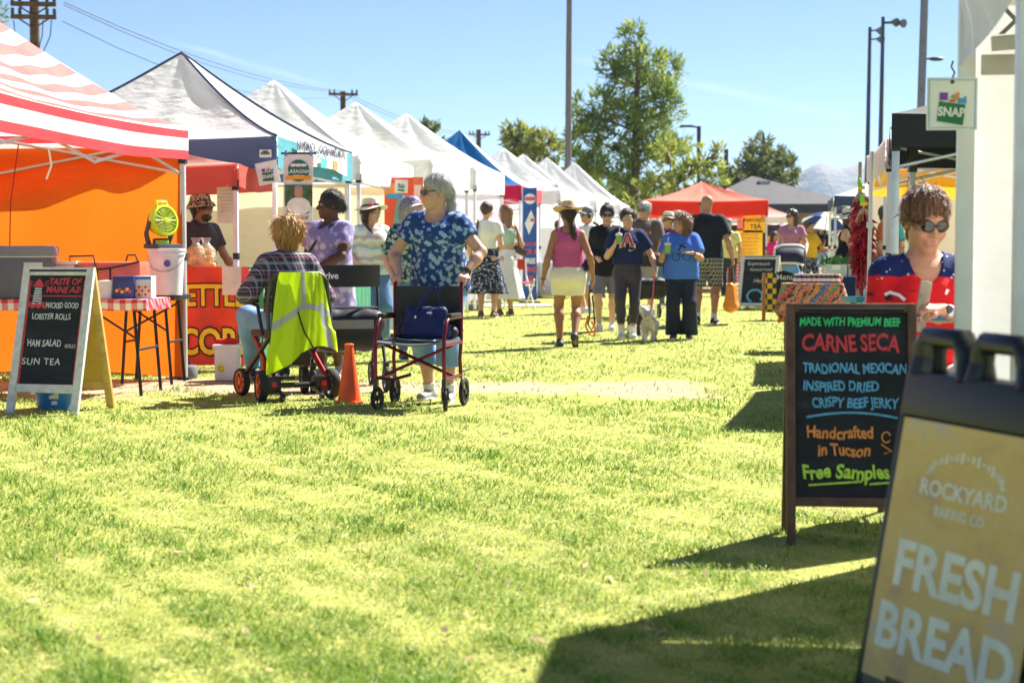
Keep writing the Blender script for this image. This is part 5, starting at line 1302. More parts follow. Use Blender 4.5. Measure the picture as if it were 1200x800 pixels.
# -- signs on the lasagna stall
snap_g, snap_w = plain('sign_green', (.015, .17, .07), .5), plain('sign_white', (.78, .78, .78), .5)
def snap_sign(loc, rz, tilt, size, label, cat='sign', border=None):
    sg = thing('hanging_sign', loc, rz, label, cat, 'food benefit signs'); s = size; T_ = Matrix.Rotation(tilt, 4, 'Y')
    m = MB(); m.box((0, 0, -s / 2), (s, .006, s * 1.03), 0, T_); m.build('board', snap_w, sg)
    if border:
        m = MB()
        for c, z in (((0, 0, -s * .03), (s * .92, .002, s * .012)), ((0, 0, -s * .97), (s * .92, .002, s * .012)), ((-s * .455, 0, -s / 2), (s * .012, .002, s * .94)), ((s * .455, 0, -s / 2), (s * .012, .002, s * .94))): m.box((c[0], -.004, c[2]), z, 0, T_)
        m.build('border_line', border, sg)
    M_ = T_ @ Matrix.Translation((0, -.004, -s / 2))
    m = MB(); m.poly([(-.26 * s, 0, .05 * s), (.26 * s, 0, -.02 * s), (.21 * s, 0, -.42 * s), (-.30 * s, 0, -.34 * s)], .002, (0, -1, 0), 0, M_); m.build('panel', snap_g, sg)
    m = MB()
    m.poly([(-.25 * s, 0, .07 * s), (-.09 * s, 0, .07 * s), (-.09 * s, 0, .22 * s), (-.25 * s, 0, .22 * s)], .002, (0, -1, 0), 0, M_); m.poly([(-.05 * s, 0, .12 * s), (.03 * s, 0, .2 * s), (.03 * s, 0, .1 * s)], .002, (0, -1, 0), 1, M_)
    m.ball((.08 * s, 0, .14 * s), (.05 * s, .002, .1 * s), 10, 2, M_, Euler((0, .5, 0))); m.poly([(.1 * s, 0, .02 * s), (.28 * s, 0, 0), (.27 * s, 0, .16 * s), (.2 * s, 0, .1 * s), (.12 * s, 0, .12 * s)], .002, (0, -1, 0), 3, M_); m.poly([(-.07 * s, 0, .04 * s), (.05 * s, 0, .03 * s), (.05 * s, 0, .08 * s), (-.05 * s, 0, .08 * s)], .002, (0, -1, 0), 4, M_)
    m.build('drawing', [plain('pr_purple', (.2, .06, .35)), plain('pr_green', (.1, .5, .12)), plain('pr_orange', (.75, .28, .08)), plain('pr_blue', (.05, .32, .65)), plain('pr_red', (.6, .08, .06))], sg)
    lettering(sg, snap_w, [('SNAP', 0, 0, .24 * s, dict(bold=.035, sx=.92))], M_ @ Matrix.Translation((-.02 * s, -.003, -.17 * s)) @ Matrix.Rotation(R(3), 4, 'Y'))
    return sg
sg = snap_sign(P(1116, 92, 6.0), 0, 0, .177, 'white square sign with a green printed panel hanging from the right canopy corner', border=c_blue)
m = MB(); m.tube([(0, 0, .0), (.008, 0, .02), (-.004, 0, .04), (.002, 0, .06)], .0035, 6); m.ball((0, -.003, -.012), (.008, .004, .008), 10); m.build('hook', plain('rusty_hook', (.12, .09, .07), .5, .6), sg)
snap_sign(P(311, 190, 16.5), 0, R(-12), .21, 'small tilted white and green sign hanging under the blue valance')
sg = thing('sticker_sign', P(311, 180, 16.57) , math.atan2(-U.x, U.y) + 0, 'tiny white sticker on the shaded blue valance', 'sticker'); m = MB(); m.box((0, 0, 0), (.12, .004, .075)); m.build('sheet', snap_w, sg); m = MB(); m.box((0, -.004, .0), (.09, .003, .02)); m.ball((0, -.004, .018), (.03, .002, .012), 8); m.build('print', snap_g, sg)
lb = thing('banner', P(350, 181, 16.45), R(-3), 'tall white lasagna banner with a round green logo hanging in the stall', 'banner'); sc = 16.45 / FPX
w, hh = 34.5 * sc, 104 * sc
m = MB(); m.slab(lambda s, t: (-w / 2 + w * s - .02 * (1 - t), .01 * math.sin(t * 5), -hh + hh * t), 4, 16, .004); m.build('sheet', plain('banner_white', (.74, .74, .78), .6), lb)
m = MB(); m.tube([(-.17, 0, .01), (.17, 0, .01)], .01, 8); m.build('rod', dark_leg, lb)
for q in (-1, 1): m = MB(); m.box((q * .12, -.005, .01), (.02, .03, .05)); m.build('clip', plain('clip_blue', (.08, .25, .6)), lb)
m = MB(); RM = Matrix.Translation((0, -.016, -19 * sc)) @ Matrix.Rotation(R(90), 4, 'X'); m.lathe([(1e-4, .002), (.105, .002), (.105, 0)], n=32, M=RM); m.build('logo', plain('logo_green', (.02, .16, .13), .6), lb)
m = MB(); m.slab(lambda s, t: (-.125 + .25 * s, -.022, -30.5 * sc + .012 * math.sin(s * math.pi) + .04 * t), 12, 2, .002); m.build('ribbon', plain('ribbon_orange', (.8, .36, .03), .6), lb)
m = MB(); [m.ball((-.05 + .05 * i, -.022, -12.5 * sc), (.032, .003, .016), 10) for i in range(3)]; m.build('drawing', snap_w, lb)
lettering(lb, snap_w, [('LASAGNA', 0, -20 * sc, .048, dict(bold=.02)), ('LASAGNA CO', 0, -24.5 * sc, .016, {})], Matrix.Translation((0, -.022, 0)))
m = MB(); m.box((0, -.014, -48 * sc), (w * .93, .003, 25 * sc)); m.build('photo', plain('photo_green', (.06, .14, .06), .6, 0, .5, 25), lb)
m = MB(); m.ball((0, -.018, -44.5 * sc), (.042, .004, .055), 14, 0); m.ball((0, -.0175, -39.5 * sc), (.042, .003, .028), 12, 2); m.ball((0, -.017, -60 * sc), (.115, .003, .085), 16, 1); m.build('portrait', [skin((.5, .28, .19)), snap_w, plain('grey_hair_print', (.35, .34, .33))], lb)
lettering(lb, plain('print_ink', (.05, .05, .09), .7), [('Handmade', 0, -67 * sc, .05, dict(bold=.012)), ('all-natural', 0, -73.5 * sc, .05, dict(bold=.012)), ('Italian frozen', 0, -80 * sc, .045, dict(bold=.012)), ('"Take-n-Bake"', 0, -86.5 * sc, .045, dict(bold=.012))], Matrix.Translation((-.008, -.014, 0)))
# printed banner along the sunlit teal side of the lasagna canopy
sb = thing('banner', c2 + Vector((0, 0, 0)), math.atan2(-U.x, U.y), 'white printed banner strung along the sunlit teal valance of the lasagna canopy', 'banner')
m = MB(); m.slab(lambda s, t: (.052 + .012 * math.sin(s * 12), .55 + 2.05 * s, 1.93 + .05 * math.sin(s * 3.1) * (1 - t) + (.27) * t), 20, 4, .004); m.build('sheet', plain('banner_white', (.74, .74, .78)), sb)
lettering(sb, plain('print_ink', (.05, .05, .09)), [('HANDMADE LASAGNA AND MORE', 0, 0, .13, dict(bold=.015, sx=.95))], Matrix.Translation((.075, 1.45, 2.155)) @ Matrix.Rotation(R(90), 4, 'Z'))
m = MB(); [m.box((.072, 1.0 + .5 * i, 2.02), (.003, .2 + .05 * (i % 2), .1), i % 3) for i in range(3)]; m.build('drawing', [plain('pr_red', (.6, .08, .06)), plain('pr_teal', (.1, .4, .4)), plain('pr_orange', (.75, .28, .08))], sb)
# fish banner
fb = thing('banner', Vector((G(468, 21.6).x, 21.6, .04)), R(-4), 'orange-red banner with a big silver fish', 'banner'); sc = 21.6 / FPX
zt = zat(208, 21.6) - .04; w = 34 * sc
m = MB(); m.slab(lambda s, t: (-w / 2 + w * s, .01 * math.sin(t * 7), .65 + (zt - .65) * t), 4, 14, .005); m.build('sheet', plain('fish_orange', (.82, .09, .02), .6), fb)
zf = lambda y: zat(y, 21.6) - .04
m = MB(); m.ball((.04, -.014, zf(262)), (.105, .006, .36), 22, 0, None, Euler((0, R(4), 0))); m.ball((-.01, -.017, zf(262)), (.06, .005, .33), 20, 1, None, Euler((0, R(4), 0))); m.poly([(-.12, -.016, zf(285)), (.02, -.016, zf(276)), (-.02, -.016, zf(292))], .003, (0, -1, 0), 1); m.poly([(.0, -.014, zf(290)), (-.11, -.014, zf(308)), (.08, -.014, zf(304))], .003, (0, -1, 0), 0)
m.build('drawing', [plain('fish_silver', (.58, .62, .66), .4), plain('fish_green', (.18, .30, .30), .4)], fb)
m = MB(); m.ball((-.09, -.012, zf(224)), (.09, .004, .1), 16, 0); m.box((-.05, -.016, zf(230)), (.2, .004, .06), 1); m.build('logo', [plain('pr_orange', (.75, .28, .08)), plain('pr_blue', (.05, .32, .65))], fb)
m = MB(); m.box((0, .03, (zt + .0) / 2), (.03, .03, zt)); m.build('pole', dark_leg, fb)
snap_sign(P(470.5, 211, 21.5), 0, R(2), .16, 'small white and green sign pinned on the orange fish banner')
f2 = thing('banner', Vector((G(490, 22.1).x, 22.1, .05)), R(6), 'narrow orange banner beside the fish banner', 'banner'); m = MB(); m.slab(lambda s, t: (-.07 + .14 * s, .006 * math.sin(t * 6), .8 + 1.2 * t), 3, 10, .004); m.build('sheet', plain('pale_orange', (.78, .22, .10), .6), f2)
m = MB(); m.box((0, -.008, 1.75), (.09, .003, .3)); m.build('print', snap_w, f2); m = MB(); m.box((0, .02, 1.0), (.02, .02, 2.0)); m.build('pole', grey_leg, f2)
# tall blue banner by the bright blue canopy
bb = thing('banner', Vector((G(621, 32.3).x, 32.3, .12)), R(2), 'tall blue banner with red and white words beside the bright blue canopy', 'banner'); sc = 32.3 / FPX
zf = lambda y: zat(y, 32.3) - .12; w = 16 * sc
m = MB(); m.slab(lambda s, t: (-w / 2 + w * s, .012 * math.sin(t * 6), .05 + (zf(220) - .05) * t), 4, 16, .006); m.build('sheet', plain('banner_blue', (.02, .09, .33), .55), bb)
rr_, ww_ = plain('banner_letter_red', (.62, .10, .13)), plain('sign_white', (.78, .78, .78))
lettering(bb, rr_, [('SIGN UP', 0, zf(286), .085, dict(bold=.03, sx=.78)), ('FOR A', 0, zf(295), .13, dict(bold=.03, sx=.7)), ('KING', 0, zf(316), .14, dict(bold=.03, sx=.72)), ('SIZE', 0, zf(326), .10, dict(bold=.03, sx=.8))], Matrix.Translation((0, -.02, 0)))
lettering(bb, ww_, [('FREE', 0, zf(306), .14, dict(bold=.03, sx=.72))], Matrix.Translation((0, -.02, 0)))
m = MB(); m.box((0, -.018, zf(334)), (w * .7, .004, .045)); m.ball((0, -.018, zf(233)), (.11, .004, .10), 16); m.poly([(-.1, -.018, zf(262)), (.02, -.018, zf(246)), (.1, -.018, zf(258)), (-.02, -.018, zf(275))], .004, (0, -1, 0), 0); m.build('drawing', ww_, bb)
m = MB(); m.box((0, -.024, zf(233)), (.2, .004, .07)); m.box((.05, -.024, zf(258)), (.08, .004, .06)); m.build('logo', rr_, bb)
m = MB(); m.tube([(-w / 2 - .01, .02, 0), (-w / 2 - .01, .02, zf(219))], .014, 8); m.build('pole', grey_leg, bb); m = MB(); m.box((0, .02, .015), (.4, .3, .03), bev=.01); m.build('base', dark_leg, bb)
ws = thing('hanging_sign', P(648, 216, 37.4), R(-10), 'white square cloth sign with a dark logo on the canopy beyond the blue banner', 'sign'); m = MB(); m.slab(lambda s, t: (-.13 + .26 * s, .008 * math.sin(5 * s), -.36 + .36 * t), 6, 4, .005); m.build('sheet', plain('lilac_sign', (.60, .57, .68)), ws); m = MB(); m.poly([(-.08, -.016, -.2), (.08, -.016, -.2), (.08, -.016, -.14), (.04, -.016, -.1), (.0, -.016, -.14), (-.06, -.016, -.1)], .003, (0, -1, 0)); m.build('logo', dark_leg, ws)
# white folding chair by the blue banner
fc = thing('folding_chair', Vector((G(608, 29).x, 29, .12)), R(20), 'white folding chair with red seat beside the tall blue banner', 'chair')
for q in (-1, 1):
    m = MB(); m.tube([(q * .2, -.22, 0), (q * .2, .2, .6)], .014); m.build('leg', white_leg, fc); m = MB(); m.tube([(q * .2, .22, 0), (q * .2, -.2, .46), (q * .2, -.22, .5)], .014); m.build('leg', white_leg, fc); m = MB(); m.tube([(q * .2, .16, .45), (q * .2, .22, .85)], .014); m.build('back_post', white_leg, fc)
m = MB(); m.slab(lambda s, t: (-.2 + .4 * s, -.2 + .38 * t, .46 - .03 * math.sin(math.pi * s)), 6, 4, .01); m.build('seat', cloth('chair_red', (.5, .05, .05)), fc); m = MB(); m.slab(lambda s, t: (-.2 + .4 * s, .2 + .02 * t, .66 + .18 * t), 4, 3, .012); m.build('backrest', cloth('chair_red', (.5, .05, .05)), fc)

# ------------------------------------------------------------------ right side
brown_wood = plain('walnut_wood', (.125, .062, .035), .55, 0, .35, 14, .4, .3)
d0 = 6.45; sc = d0 / FPX
rt, M_, L = a_frame(G(994, d0), R(-6), 'walnut framed chalkboard in bright neon lettering, standing on the grass', .485, .90, R(12), brown_wood, .034, .155)
zz = lambda y: (643 - y) * sc * .985 / math.cos(R(12)); xx = lambda px: (px - 990.5) * .003185
lettering(rt, c_green, [('MADE WITH PREMIUM BEEF', xx(989), zz(381.5), .0435, dict(bold=.03, wob=.045, sx=.70))], M_)
lettering(rt, c_red, [('CARNE SECA', xx(990), zz(407), .088, dict(bold=.028, wob=.04, sx=.70))], M_)
lettering(rt, c_blue, [('TRADIONAL MEXICAN', xx(994), zz(436), .052, dict(bold=.026, wob=.05, sx=.72)), ('INSPIRED DRIED', xx(978), zz(457), .052, dict(bold=.026, wob=.05, sx=.74)), ('CRISPY BEEF JERKY', xx(994), zz(476), .052, dict(bold=.026, wob=.05, sx=.74))], M_)
lettering(rt, c_orange, [('Handcrafted', xx(977), zz(511), .062, dict(bold=.028, wob=.05, sx=.80)), ('in Tucson', xx(981), zz(531), .062, dict(bold=.028, wob=.05, sx=.80))], M_)
lettering(rt, c_lime, [('Free Samples', xx(983), zz(556), .072, dict(bold=.03, wob=.05, sx=.84))], M_)
m = MB(); m.tube([(xx(938 + i * 10.5), 0, zz(496 - 9 * math.sin(math.pi * (.12 + .76 * i / 10)))) for i in range(11)], .0045, 6, 0, M_); m.build('underline', c_blue, rt)
m = MB(); m.tube([(xx(940), 0, zz(571)), (xx(1002), 0, zz(566))], .0042, 6, 0, M_); m.tube([(xx(1010), 0, zz(569)), (xx(1034), 0, zz(567))], .0042, 6, 0, M_); m.build('underline', c_lime, rt)
m = MB(); m.tube([(xx(1030) + .016 * math.cos(a), 0, zz(515) + .020 * math.sin(a)) for a in [R(20 + 34 * i) for i in range(10)]], .003, 6, 0, M_); m.tube([(xx(1024), 0, zz(523)), (xx(1036), 0, zz(531)), (xx(1027), 0, zz(534))], .003, 6, 0, M_); m.build('drawing', c_orange, rt)

# the plastic bread sign in the foreground
bs = thing('sandwich_board', Vector((0, 0, 0)), 0, 'black plastic sandwich board advertising fresh bread, large at the lower right', 'sign')
t = NT('bread_poster'); v = t.coord(); n = t.noise(t.coord(scale=(1, 1, 1.6), rot=(0, R(20), 0)), 5, 4, .6); n2 = t.noise(v, 60, 4)
cc = t.ramp(n, [(.33, (.66, .42, .24)), (.45, (.86, .56, .17)), (.56, (.88, .60, .22)), (.68, (.70, .56, .42))]); t.color(t.mix(t.math('MULTIPLY', n2, .3), cc, (.38, .25, .13), 'MIX')); poster = t.done(.6, 0, .3)
blk = plain('black_plastic', (.010, .011, .015), .38, 0, .15, 10, .5, .05); cream_l = plain('cream_letter', (.88, .84, .66), .6)
SW, SH = .62, .725
for side in (1, -1):
    MM = Matrix.Translation((0, side * -.15, 0)) @ Matrix.Rotation(side * -R(10), 4, 'X')
    m = MB()
    m.box((-SW / 2 + .0125, 0, SH / 2), (.025, .045, SH), 0, MM, .006); m.box((SW / 2 - .0125, 0, SH / 2), (.025, .045, SH), 0, MM, .006); m.box((0, 0, .05), (SW - .05, .045, .1), 0, MM, .006); m.box((0, .006, SH / 2), (SW - .04, .02, SH - .02), 0, MM)
    m.box((0, .002, SH + .045), (SW, .055, .11), 0, MM, .01)
    m.build('shell', blk, bs)
    if side == 1: FM_ = MM
    for hx in (-.19, .03, .25):
        m = MB(); a = .092; hz0 = SH + .09
        m.tube([(hx - a, .0, hz0), (hx - a + .008, .0, hz0 + .075), (hx - a + .022, .004, hz0 + .098), (hx + a - .034, .004, hz0 + .098), (hx + a - .018, .0, hz0 + .075), (hx + a + .006, 0, hz0)], [.034, .027, .025, .025, .027, .034], 10, 0, MM); m.build('handle', blk, bs)
    m = MB(); m.box((-SW / 2 + .05, 0, SH + .135), (.09, .04, .085), 0, MM, .012); m.build('grip', blk, bs)
m = MB(); m.box((0, -.026, .395), (SW - .06, .003, .63), 0, FM_); m.build('poster', poster, bs)
TM = FM_ @ Matrix.Translation((0, -.0285, 0))
lettering(bs, cream_l, [('FRESH', .01, .36, .150, dict(bold=.03, sx=1.12)), ('BREAD', .005, .205, .150, dict(bold=.03, sx=1.12))], TM)
lettering(bs, cream_l, [('ROCKYARD', -.01, .555, .052, dict(bold=.02, sx=1.15)), ('BAKING CO', -.01, .505, .034, dict(bold=.01))], TM)
m = MB()
for i in range(19):
    a = R(160 - 140 * i / 18); m.box((-.01 + .15 * math.cos(a), 0, .565 + .075 * math.sin(a)), (.008, .001, .007 + .009 * (i % 3)), 0, TM)
m.build('drawing', cream_l, bs)
m = MB(); m.box((0, 0, .075), (.36, .002, .04), 0, TM, .0); m.build('picture', plain('bread_photo', (.11, .075, .02), .6, 0, .5, 14), bs)
bs.rotation_euler = (R(0), R(1), R(-68)); bs.location = (.0, 0, 0)
bpy.context.view_layer.update()
want = P(1061, 488, 4.15); have = bs.matrix_world @ (FM_ @ Vector((-SW / 2 + .03, -.026, .71))); bs.location = want - have

# checker menu board, chalk board by the stroller
def checker():
    t = NT('yellow_check'); ck2 = t.n('ShaderNodeTexChecker'); ck2.inputs['Scale'].default_value = 1 / .076
    t.l(t.coord(loc=(.002, 1.02, .004)), ck2.inputs['Vector']); ck2.inputs['Color1'].default_value = (.80, .52, .015, 1); ck2.inputs['Color2'].default_value = (.02, .022, .04, 1); t.color(ck2.outputs[0]); return t.done(.5)
d0 = 24.6; sc = d0 / FPX; mbd = thing('menu_board', G(911, d0), R(4), 'menu board with a yellow and black checker strip on a wooden post', 'sign'); gz0 = G(911, d0).z
zf = lambda y: zat(y, d0) - gz0; xf = lambda px: (px - 911) * sc
m = MB(); m.box((xf(894.5), 0, zf(320) / 2), (.045, .05, zf(320)), bev=.004); m.build('post', plain('oak', (.42, .17, .05), .6, 0, .25, 12), mbd)
m = MB(); m.box((xf(903), 0, (zf(366) + zf(320)) / 2), (.155 if 0 else 12.2 * sc, .02, zf(320) - zf(366))); m.build('checker_panel', checker(), mbd)
m = MB(); m.poly([(xf(909.5), 0, zf(366)), (xf(931), 0, zf(366)), (xf(931), 0, zf(322)), (xf(926), 0, zf(319)), (xf(918), 0, zf(317)), (xf(909.5), 0, zf(319))], .02, (0, 1, 0)); m.build('board', blackboard, mbd)
m = MB(); m.box((xf(931.5), .01, zf(325) / 2), (.04, .05, zf(325)), bev=.004); m.build('post', MATS['oak'], mbd)
lettering(mbd, c_white, [('Menu', xf(920), zf(325), .12, dict(bold=.012, wob=.02))], Matrix.Translation((0, -.004, 0)))
m = MB(); [m.box((xf(920) + random.uniform(-.02, .02), -.002, zf(333 + 4.4 * i)), (.16 + random.uniform(-.05, .03), .003, .018)) for i in range(7)]; m.build('menu_line', plain('chalk_faint', (.3, .31, .33)), mbd)
rt, M_, L = a_frame(G(891, 28.6), R(-24), 'white framed chalkboard behind the checker menu board', .66, .9, R(17), plain('white_frame', (.62, .63, .66)), .06, .06, back=yellow_wood)
lettering(rt, c_white, [('Experience', -.02, .80, .085, dict(wob=.03)), ('tomorrow!', .03, .70, .085, dict(wob=.03)), ('Hello', .02, .5, .10, dict(wob=.03, shear=.2))], M_)
m = MB(); m.tube([(-.04 + .13 * math.cos(a), 0, .24 + .11 * math.sin(a)) for a in [R(-40 + 26 * i) for i in range(12)]], .018, 6, 0, M_); m.build('drawing', c_blue, rt)
# table with the bright woven cloth, jars on top
def textile():
    t = NT('woven_textile'); o = t.sep(t.coord()); n = t.noise(t.coord(), 7, 2)
    s = t.math('FRACT', t.math('ADD', t.math('ADD', t.math('MULTIPLY', o[0], 1.9), t.math('MULTIPLY', o[2], -1.5)), t.math('ADD', t.math('MULTIPLY', n, .35), 20.0)))
    c = t.ramp(s, [(0, (.62, .14, .03)), (.12, (.05, .025, .03)), (.2, (.66, .22, .03)), (.3, (.04, .09, .26)), (.42, (.10, .15, .32)), (.5, (.6, .08, .04)), (.58, (.07, .20, .04)), (.68, (.55, .03, .05)), (.78, (.03, .02, .025)), (.86, (.62, .2, .03)), (.94, (.14, .03, .18))], 'CONSTANT')
    n2 = t.noise(t.coord(), 50, 2); t.color(t.mix(t.ramp(n2, [(.48, (0, 0, 0)), (.56, (.5, .5, .5))]), c, (.55, .45, .35))); return t.done(.9)
d0 = 18.6; tp = Vector((G(951, d0).x, d0, 0)); TZ = .74
ft_ = thing('display_table', tp, R(-3), 'low table under the striped woven cloth carrying the jars', 'table')
m = MB(); m.box((0, 0, TZ - .02), (.6, .5, .035), bev=.006); m.build('tabletop', brown_wood, ft_)
for x in (-.26, .26):
    for y in (-.2, .2): m = MB(); m.box((x, y, (TZ - .04) / 2), (.035, .035, TZ - .04)); m.build('leg', brown_wood, ft_)
tcl = thing('tablecloth', tp + Vector((0, 0, TZ)), R(-3), 'brightly striped woven cloth draped over the jar table', 'tablecloth'); f = SDF()
m = MB()
def drape(s, t):
    a = 2 * math.pi * s; cx, cy = math.cos(a), math.sin(a); k = (abs(cx) ** 5 + abs(cy) ** 5) ** (-1 / 5)
    if t < .5: q = t * 2; return (.32 * cx * k * q, .27 * cy * k * q, .008)
    q = (t - .5) * 2; drop = .34 + .10 * math.sin(3 * a + 1); fl = q * (.05 + .035 * math.sin(a * 9))
    return ((.32 + fl) * cx * k, (.27 + fl) * cy * k, .008 - drop * q)
m.slab(drape, 72, 16, .006); m.build('cloth', textile(), tcl)
jg = plain('jam_glass', (.10, .012, .012), .12, 0, .3, 40, .7); jl = plain('jar_lid', (.55, .5, .42), .35, .5); jb = plain('jar_lid_wine', (.16, .03, .05), .4)
def jar(loc, label, first=[None], dark=False):
    if first[0] is None:
        j = thing('jam_jar', loc, 0, label, 'jar', 'jars of dark jam on the woven cloth')
        m = MB(); m.lathe([(.030, 0), (.034, .008), (.034, .065), (.026, .08)], n=18); m.build('glass', jg, j); m = MB(); m.lathe([(.029, .08), (.029, .098), (1e-4, .1)], n=18); m.build('lid', jl, j); m = MB(); m.lathe([(.0345, .018), (.0345, .052)], n=18, caps=False); m.build('label', snap_w, j); first[0] = j
    else: j = copy_tree(first[0]); j.location = loc; j['label'] = label
    return j
k = 0
for r in range(2):
    for i in range(9):
        jar(tp + Vector((-.17 + .052 * i + random.uniform(-.006, .006), -.12 + .14 * r, TZ + .013)), 'small jar of dark jam standing in the rows on the woven cloth')
gs = thing('glass_bowl', tp + Vector((.26, -.05, TZ + .012)), 0, 'round amber bowl at the right end of the jam jars', 'bowl'); m = MB(); m.lathe([(.03, 0), (.062, .03), (.066, .06), (.05, .09), (.03, .1)], n=22); m.build('bowl', plain('amber', (.35, .14, .06), .15), gs)
# navy table with bins of greens
nt = folding_table(Vector((G(1010, 21.5).x, 21.5, .03)), R(-4), 'table under the navy cloth with the vegetable bins', 1.0, .7, .74, white_leg, dark_leg, cloth('navy_cloth', (.012, .025, .085)), .70, 'navy cloth hanging to the ground in front of the greens')
def leafy(root, w, dp, z, n, mat, seed):
    r = np.random.default_rng(seed); b = np.stack([r.uniform(-w / 2, w / 2, n), r.uniform(-dp / 2, dp / 2, n), z + r.uniform(-.01, .03, n)], 1); dr = r.normal(size=(n, 3)) + (0, 0, 1.3); dr /= np.linalg.norm(dr, axis=1)[:, None]
    L_ = r.uniform(.05, .13, n)[:, None]; sd = np.cross(dr, r.normal(size=(n, 3))); sd /= np.linalg.norm(sd, axis=1)[:, None]
    V = np.stack([b, b + dr * L_ * .5 + sd * .022, b + dr * L_, b + dr * L_ * .5 - sd * .022], 1); np_mesh('leaves', V.reshape(-1, 3), (np.arange(n) * 4)[:, None] + np.arange(4), mat, root, False)
gm = plain('salad_green', (.06, .16, .03), .6, 0, .4, 30); t = NT('clear_bin'); t.color((.6, .68, .72)); t.b.inputs['Alpha'].default_value = .75; binm = t.done(.2)
for q, (px, lab) in enumerate(((977, 'clear bin of leafy greens at the left end of the navy table'), (1004, 'clear bin of leafy greens behind the hanging chilies'), (1034, 'clear bin of leafy greens at the right end of the navy table'))):
    g = thing('vegetable_bin', Vector((G(px, 21.4).x, 21.4, .03 + .745)), R(-4), lab, 'bin', 'bins of greens on the navy table')
    m = MB(); m.box((0, 0, .075), (.27, .36, .15), bev=.01); m.build('bin', binm, g); m = MB(); m.box((0, -.185, .12), (.1, .006, .05)); m.build('label', snap_w, g); m = MB(); m.box((0, 0, .152), (.285, .375, .012)); m.build('rim', binm, g); leafy(g, .25, .33, .15, 160, gm, q)
# thin white pole, hanging chilies, bag
wp = thing('tent_pole', Vector((G(1019, 14.7).x, 14.7, 0)), 0, 'thin white pole with the chili strings behind it', 'pole'); m = MB(); m.tube([(-.03, 0, 0), (0, 0, 1.95)], .017, 8); m.build('post', white_leg, wp); m = MB(); m.box((-.012, 0, 1.32), (.05, .05, .05)); m.box((-.012, 0, .78), (.05, .05, .05)); m.build('clamp', white_leg, wp)
wp2 = thing('tent_pole', Vector((G(1003, 16.4).x, 16.4, 0)), 0, 'bare wooden pole left of the hanging chilies', 'pole'); m = MB(); m.tube([(0, 0, 0), (.02, 0, 1.95)], .017, 8); m.build('post', plain('bare_pole', (.45, .36, .27), .7), wp2)
def chili_geo(mb, p, q, r, mi): 
    d = q - p; s = d.cross(Vector((random.uniform(-1, 1), random.uniform(-1, 1), .2))).normalized() * d.length * .16
    mb.tube([p, p.lerp(q, .35) + s, p.lerp(q, .75) + s * .8, q], [r * .8, r, r * .72, r * .15], 6, mi)
def ristra(loc, L, rad, n, label, seed, sc=1.0):
    rt = thing('chili_string', loc, 0, label, 'chili string', 'hanging strings of red chilies'); random.seed(seed); reds = [plain('chili_red', (.36, .008, .015), .3, 0, .2, 10, .6), plain('chili_bright', (.52, .012, .02), .3, 0, .2, 10, .6), plain('chili_dark', (.19, .004, .01), .3, 0, .2, 10, .6)]
    m = MB(); m.tube([(0, 0, .1), (0, 0, -L)], .008, 6); m.build('cord', plain('twine', (.5, .38, .2)), rt)
    m = MB()
    for i in range(n):
        t = i / n; z = -.02 - L * t * .96; a = random.uniform(0, 6.28); r = rad * (.55 + .5 * math.sin(math.pi * min(1, t * 1.1 + .12)) ** .5)
        p = Vector((.012 * math.cos(a), .012 * math.sin(a), z)); q = Vector((r * math.cos(a) * random.uniform(.7, 1.15), r * math.sin(a) * random.uniform(.7, 1.15), z - random.uniform(.03, .11) * sc)); chili_geo(m, p, q, .0095 * sc, random.choice((0, 0, 1, 1, 2)))
    m.build('pepper', reds, rt)['kind'] = 'stuff'
    m = MB()
    for i in range(26): a = random.uniform(0, 6.28); m.tube([(0, 0, .02), (.03 * math.cos(a), .03 * math.sin(a), .01), (.07 * math.cos(a), .07 * math.sin(a), -.06 - random.uniform(0, .05))], .004, 5)
    m.build('husk', plain('corn_husk', (.55, .42, .24), .8), rt)
    m = MB(); m.ball((.0, -.02, .06), (.035, .02, .02), 10, 0); m.ball((-.02, -.02, .11), (.02, .02, .04), 10, 1); m.build('ribbon_bow', [plain('bow_yellow', (.8, .68, .02)), plain('bow_green', (.25, .7, .08))], rt)
ristra(P(1012, 247, 14.9), .62, .125, 300, 'long thick string of red chilies hanging behind the thin white pole', 3, 1.25)
ristra(P(1009, 228, 15.3), .28, .10, 110, 'short string of red chilies hung above and behind the long one', 5, 1.1)
ristra(P(1078, 252, 13.0), .24, .07, 90, 'string of red chilies half hidden behind the woman in red', 9, .9)
random.seed(21)
for q, (px, lab) in enumerate(((1064, 'twisted wire hook hanging left, under the black canopy'), (1079, 'twisted wire hook hanging right, under the black canopy'))):
    hk = thing('wire_hook', P(px, 207, 13.0), 0, lab, 'hook', 'wire hooks under the black canopy'); m = MB(); m.tube([(.008 * math.sin(i * 1.3), .008 * math.cos(i * 1.3), -.016 * i) for i in range(15)] + [(.02, 0, -.25), (.03, 0, -.23)], .003, 5); m.build('wire', plain('rust_wire', (.25, .12, .1), .5, .4), hk)
wb = thing('carrier_bag', Vector((G(1011, 14.2).x, 14.2, .0)), R(10), 'white plastic carrier bag hanging low on the thin white pole', 'bag'); f = SDF()
f.seg(A(0, 0, .62), A(.01, 0, .42), .05, .105, .05, 1.0); f.seg(A(-.06, 0, .33), A(.09, 0, .32), .09, .085, .06); f.seg(A(.02, 0, .60), A(.045, 0, .84), .03, .012, .04)
V, Q = f.mesh(.012, wrinkle(.010, 45, 2)); np_mesh('bag', V, Q, fabric('bag_film', (.72, .70, .76), .35), wb)
tq = thing('folding_stool', Vector((G(1018, 15.6).x, 15.6, 0)), R(15), 'turquoise topped folding stool under the hanging chilies', 'stool')
m = MB(); m.box((0, 0, .66), (.42, .3, .05), bev=.015); m.build('seat', plain('turquoise', (.03, .36, .40), .4), tq)
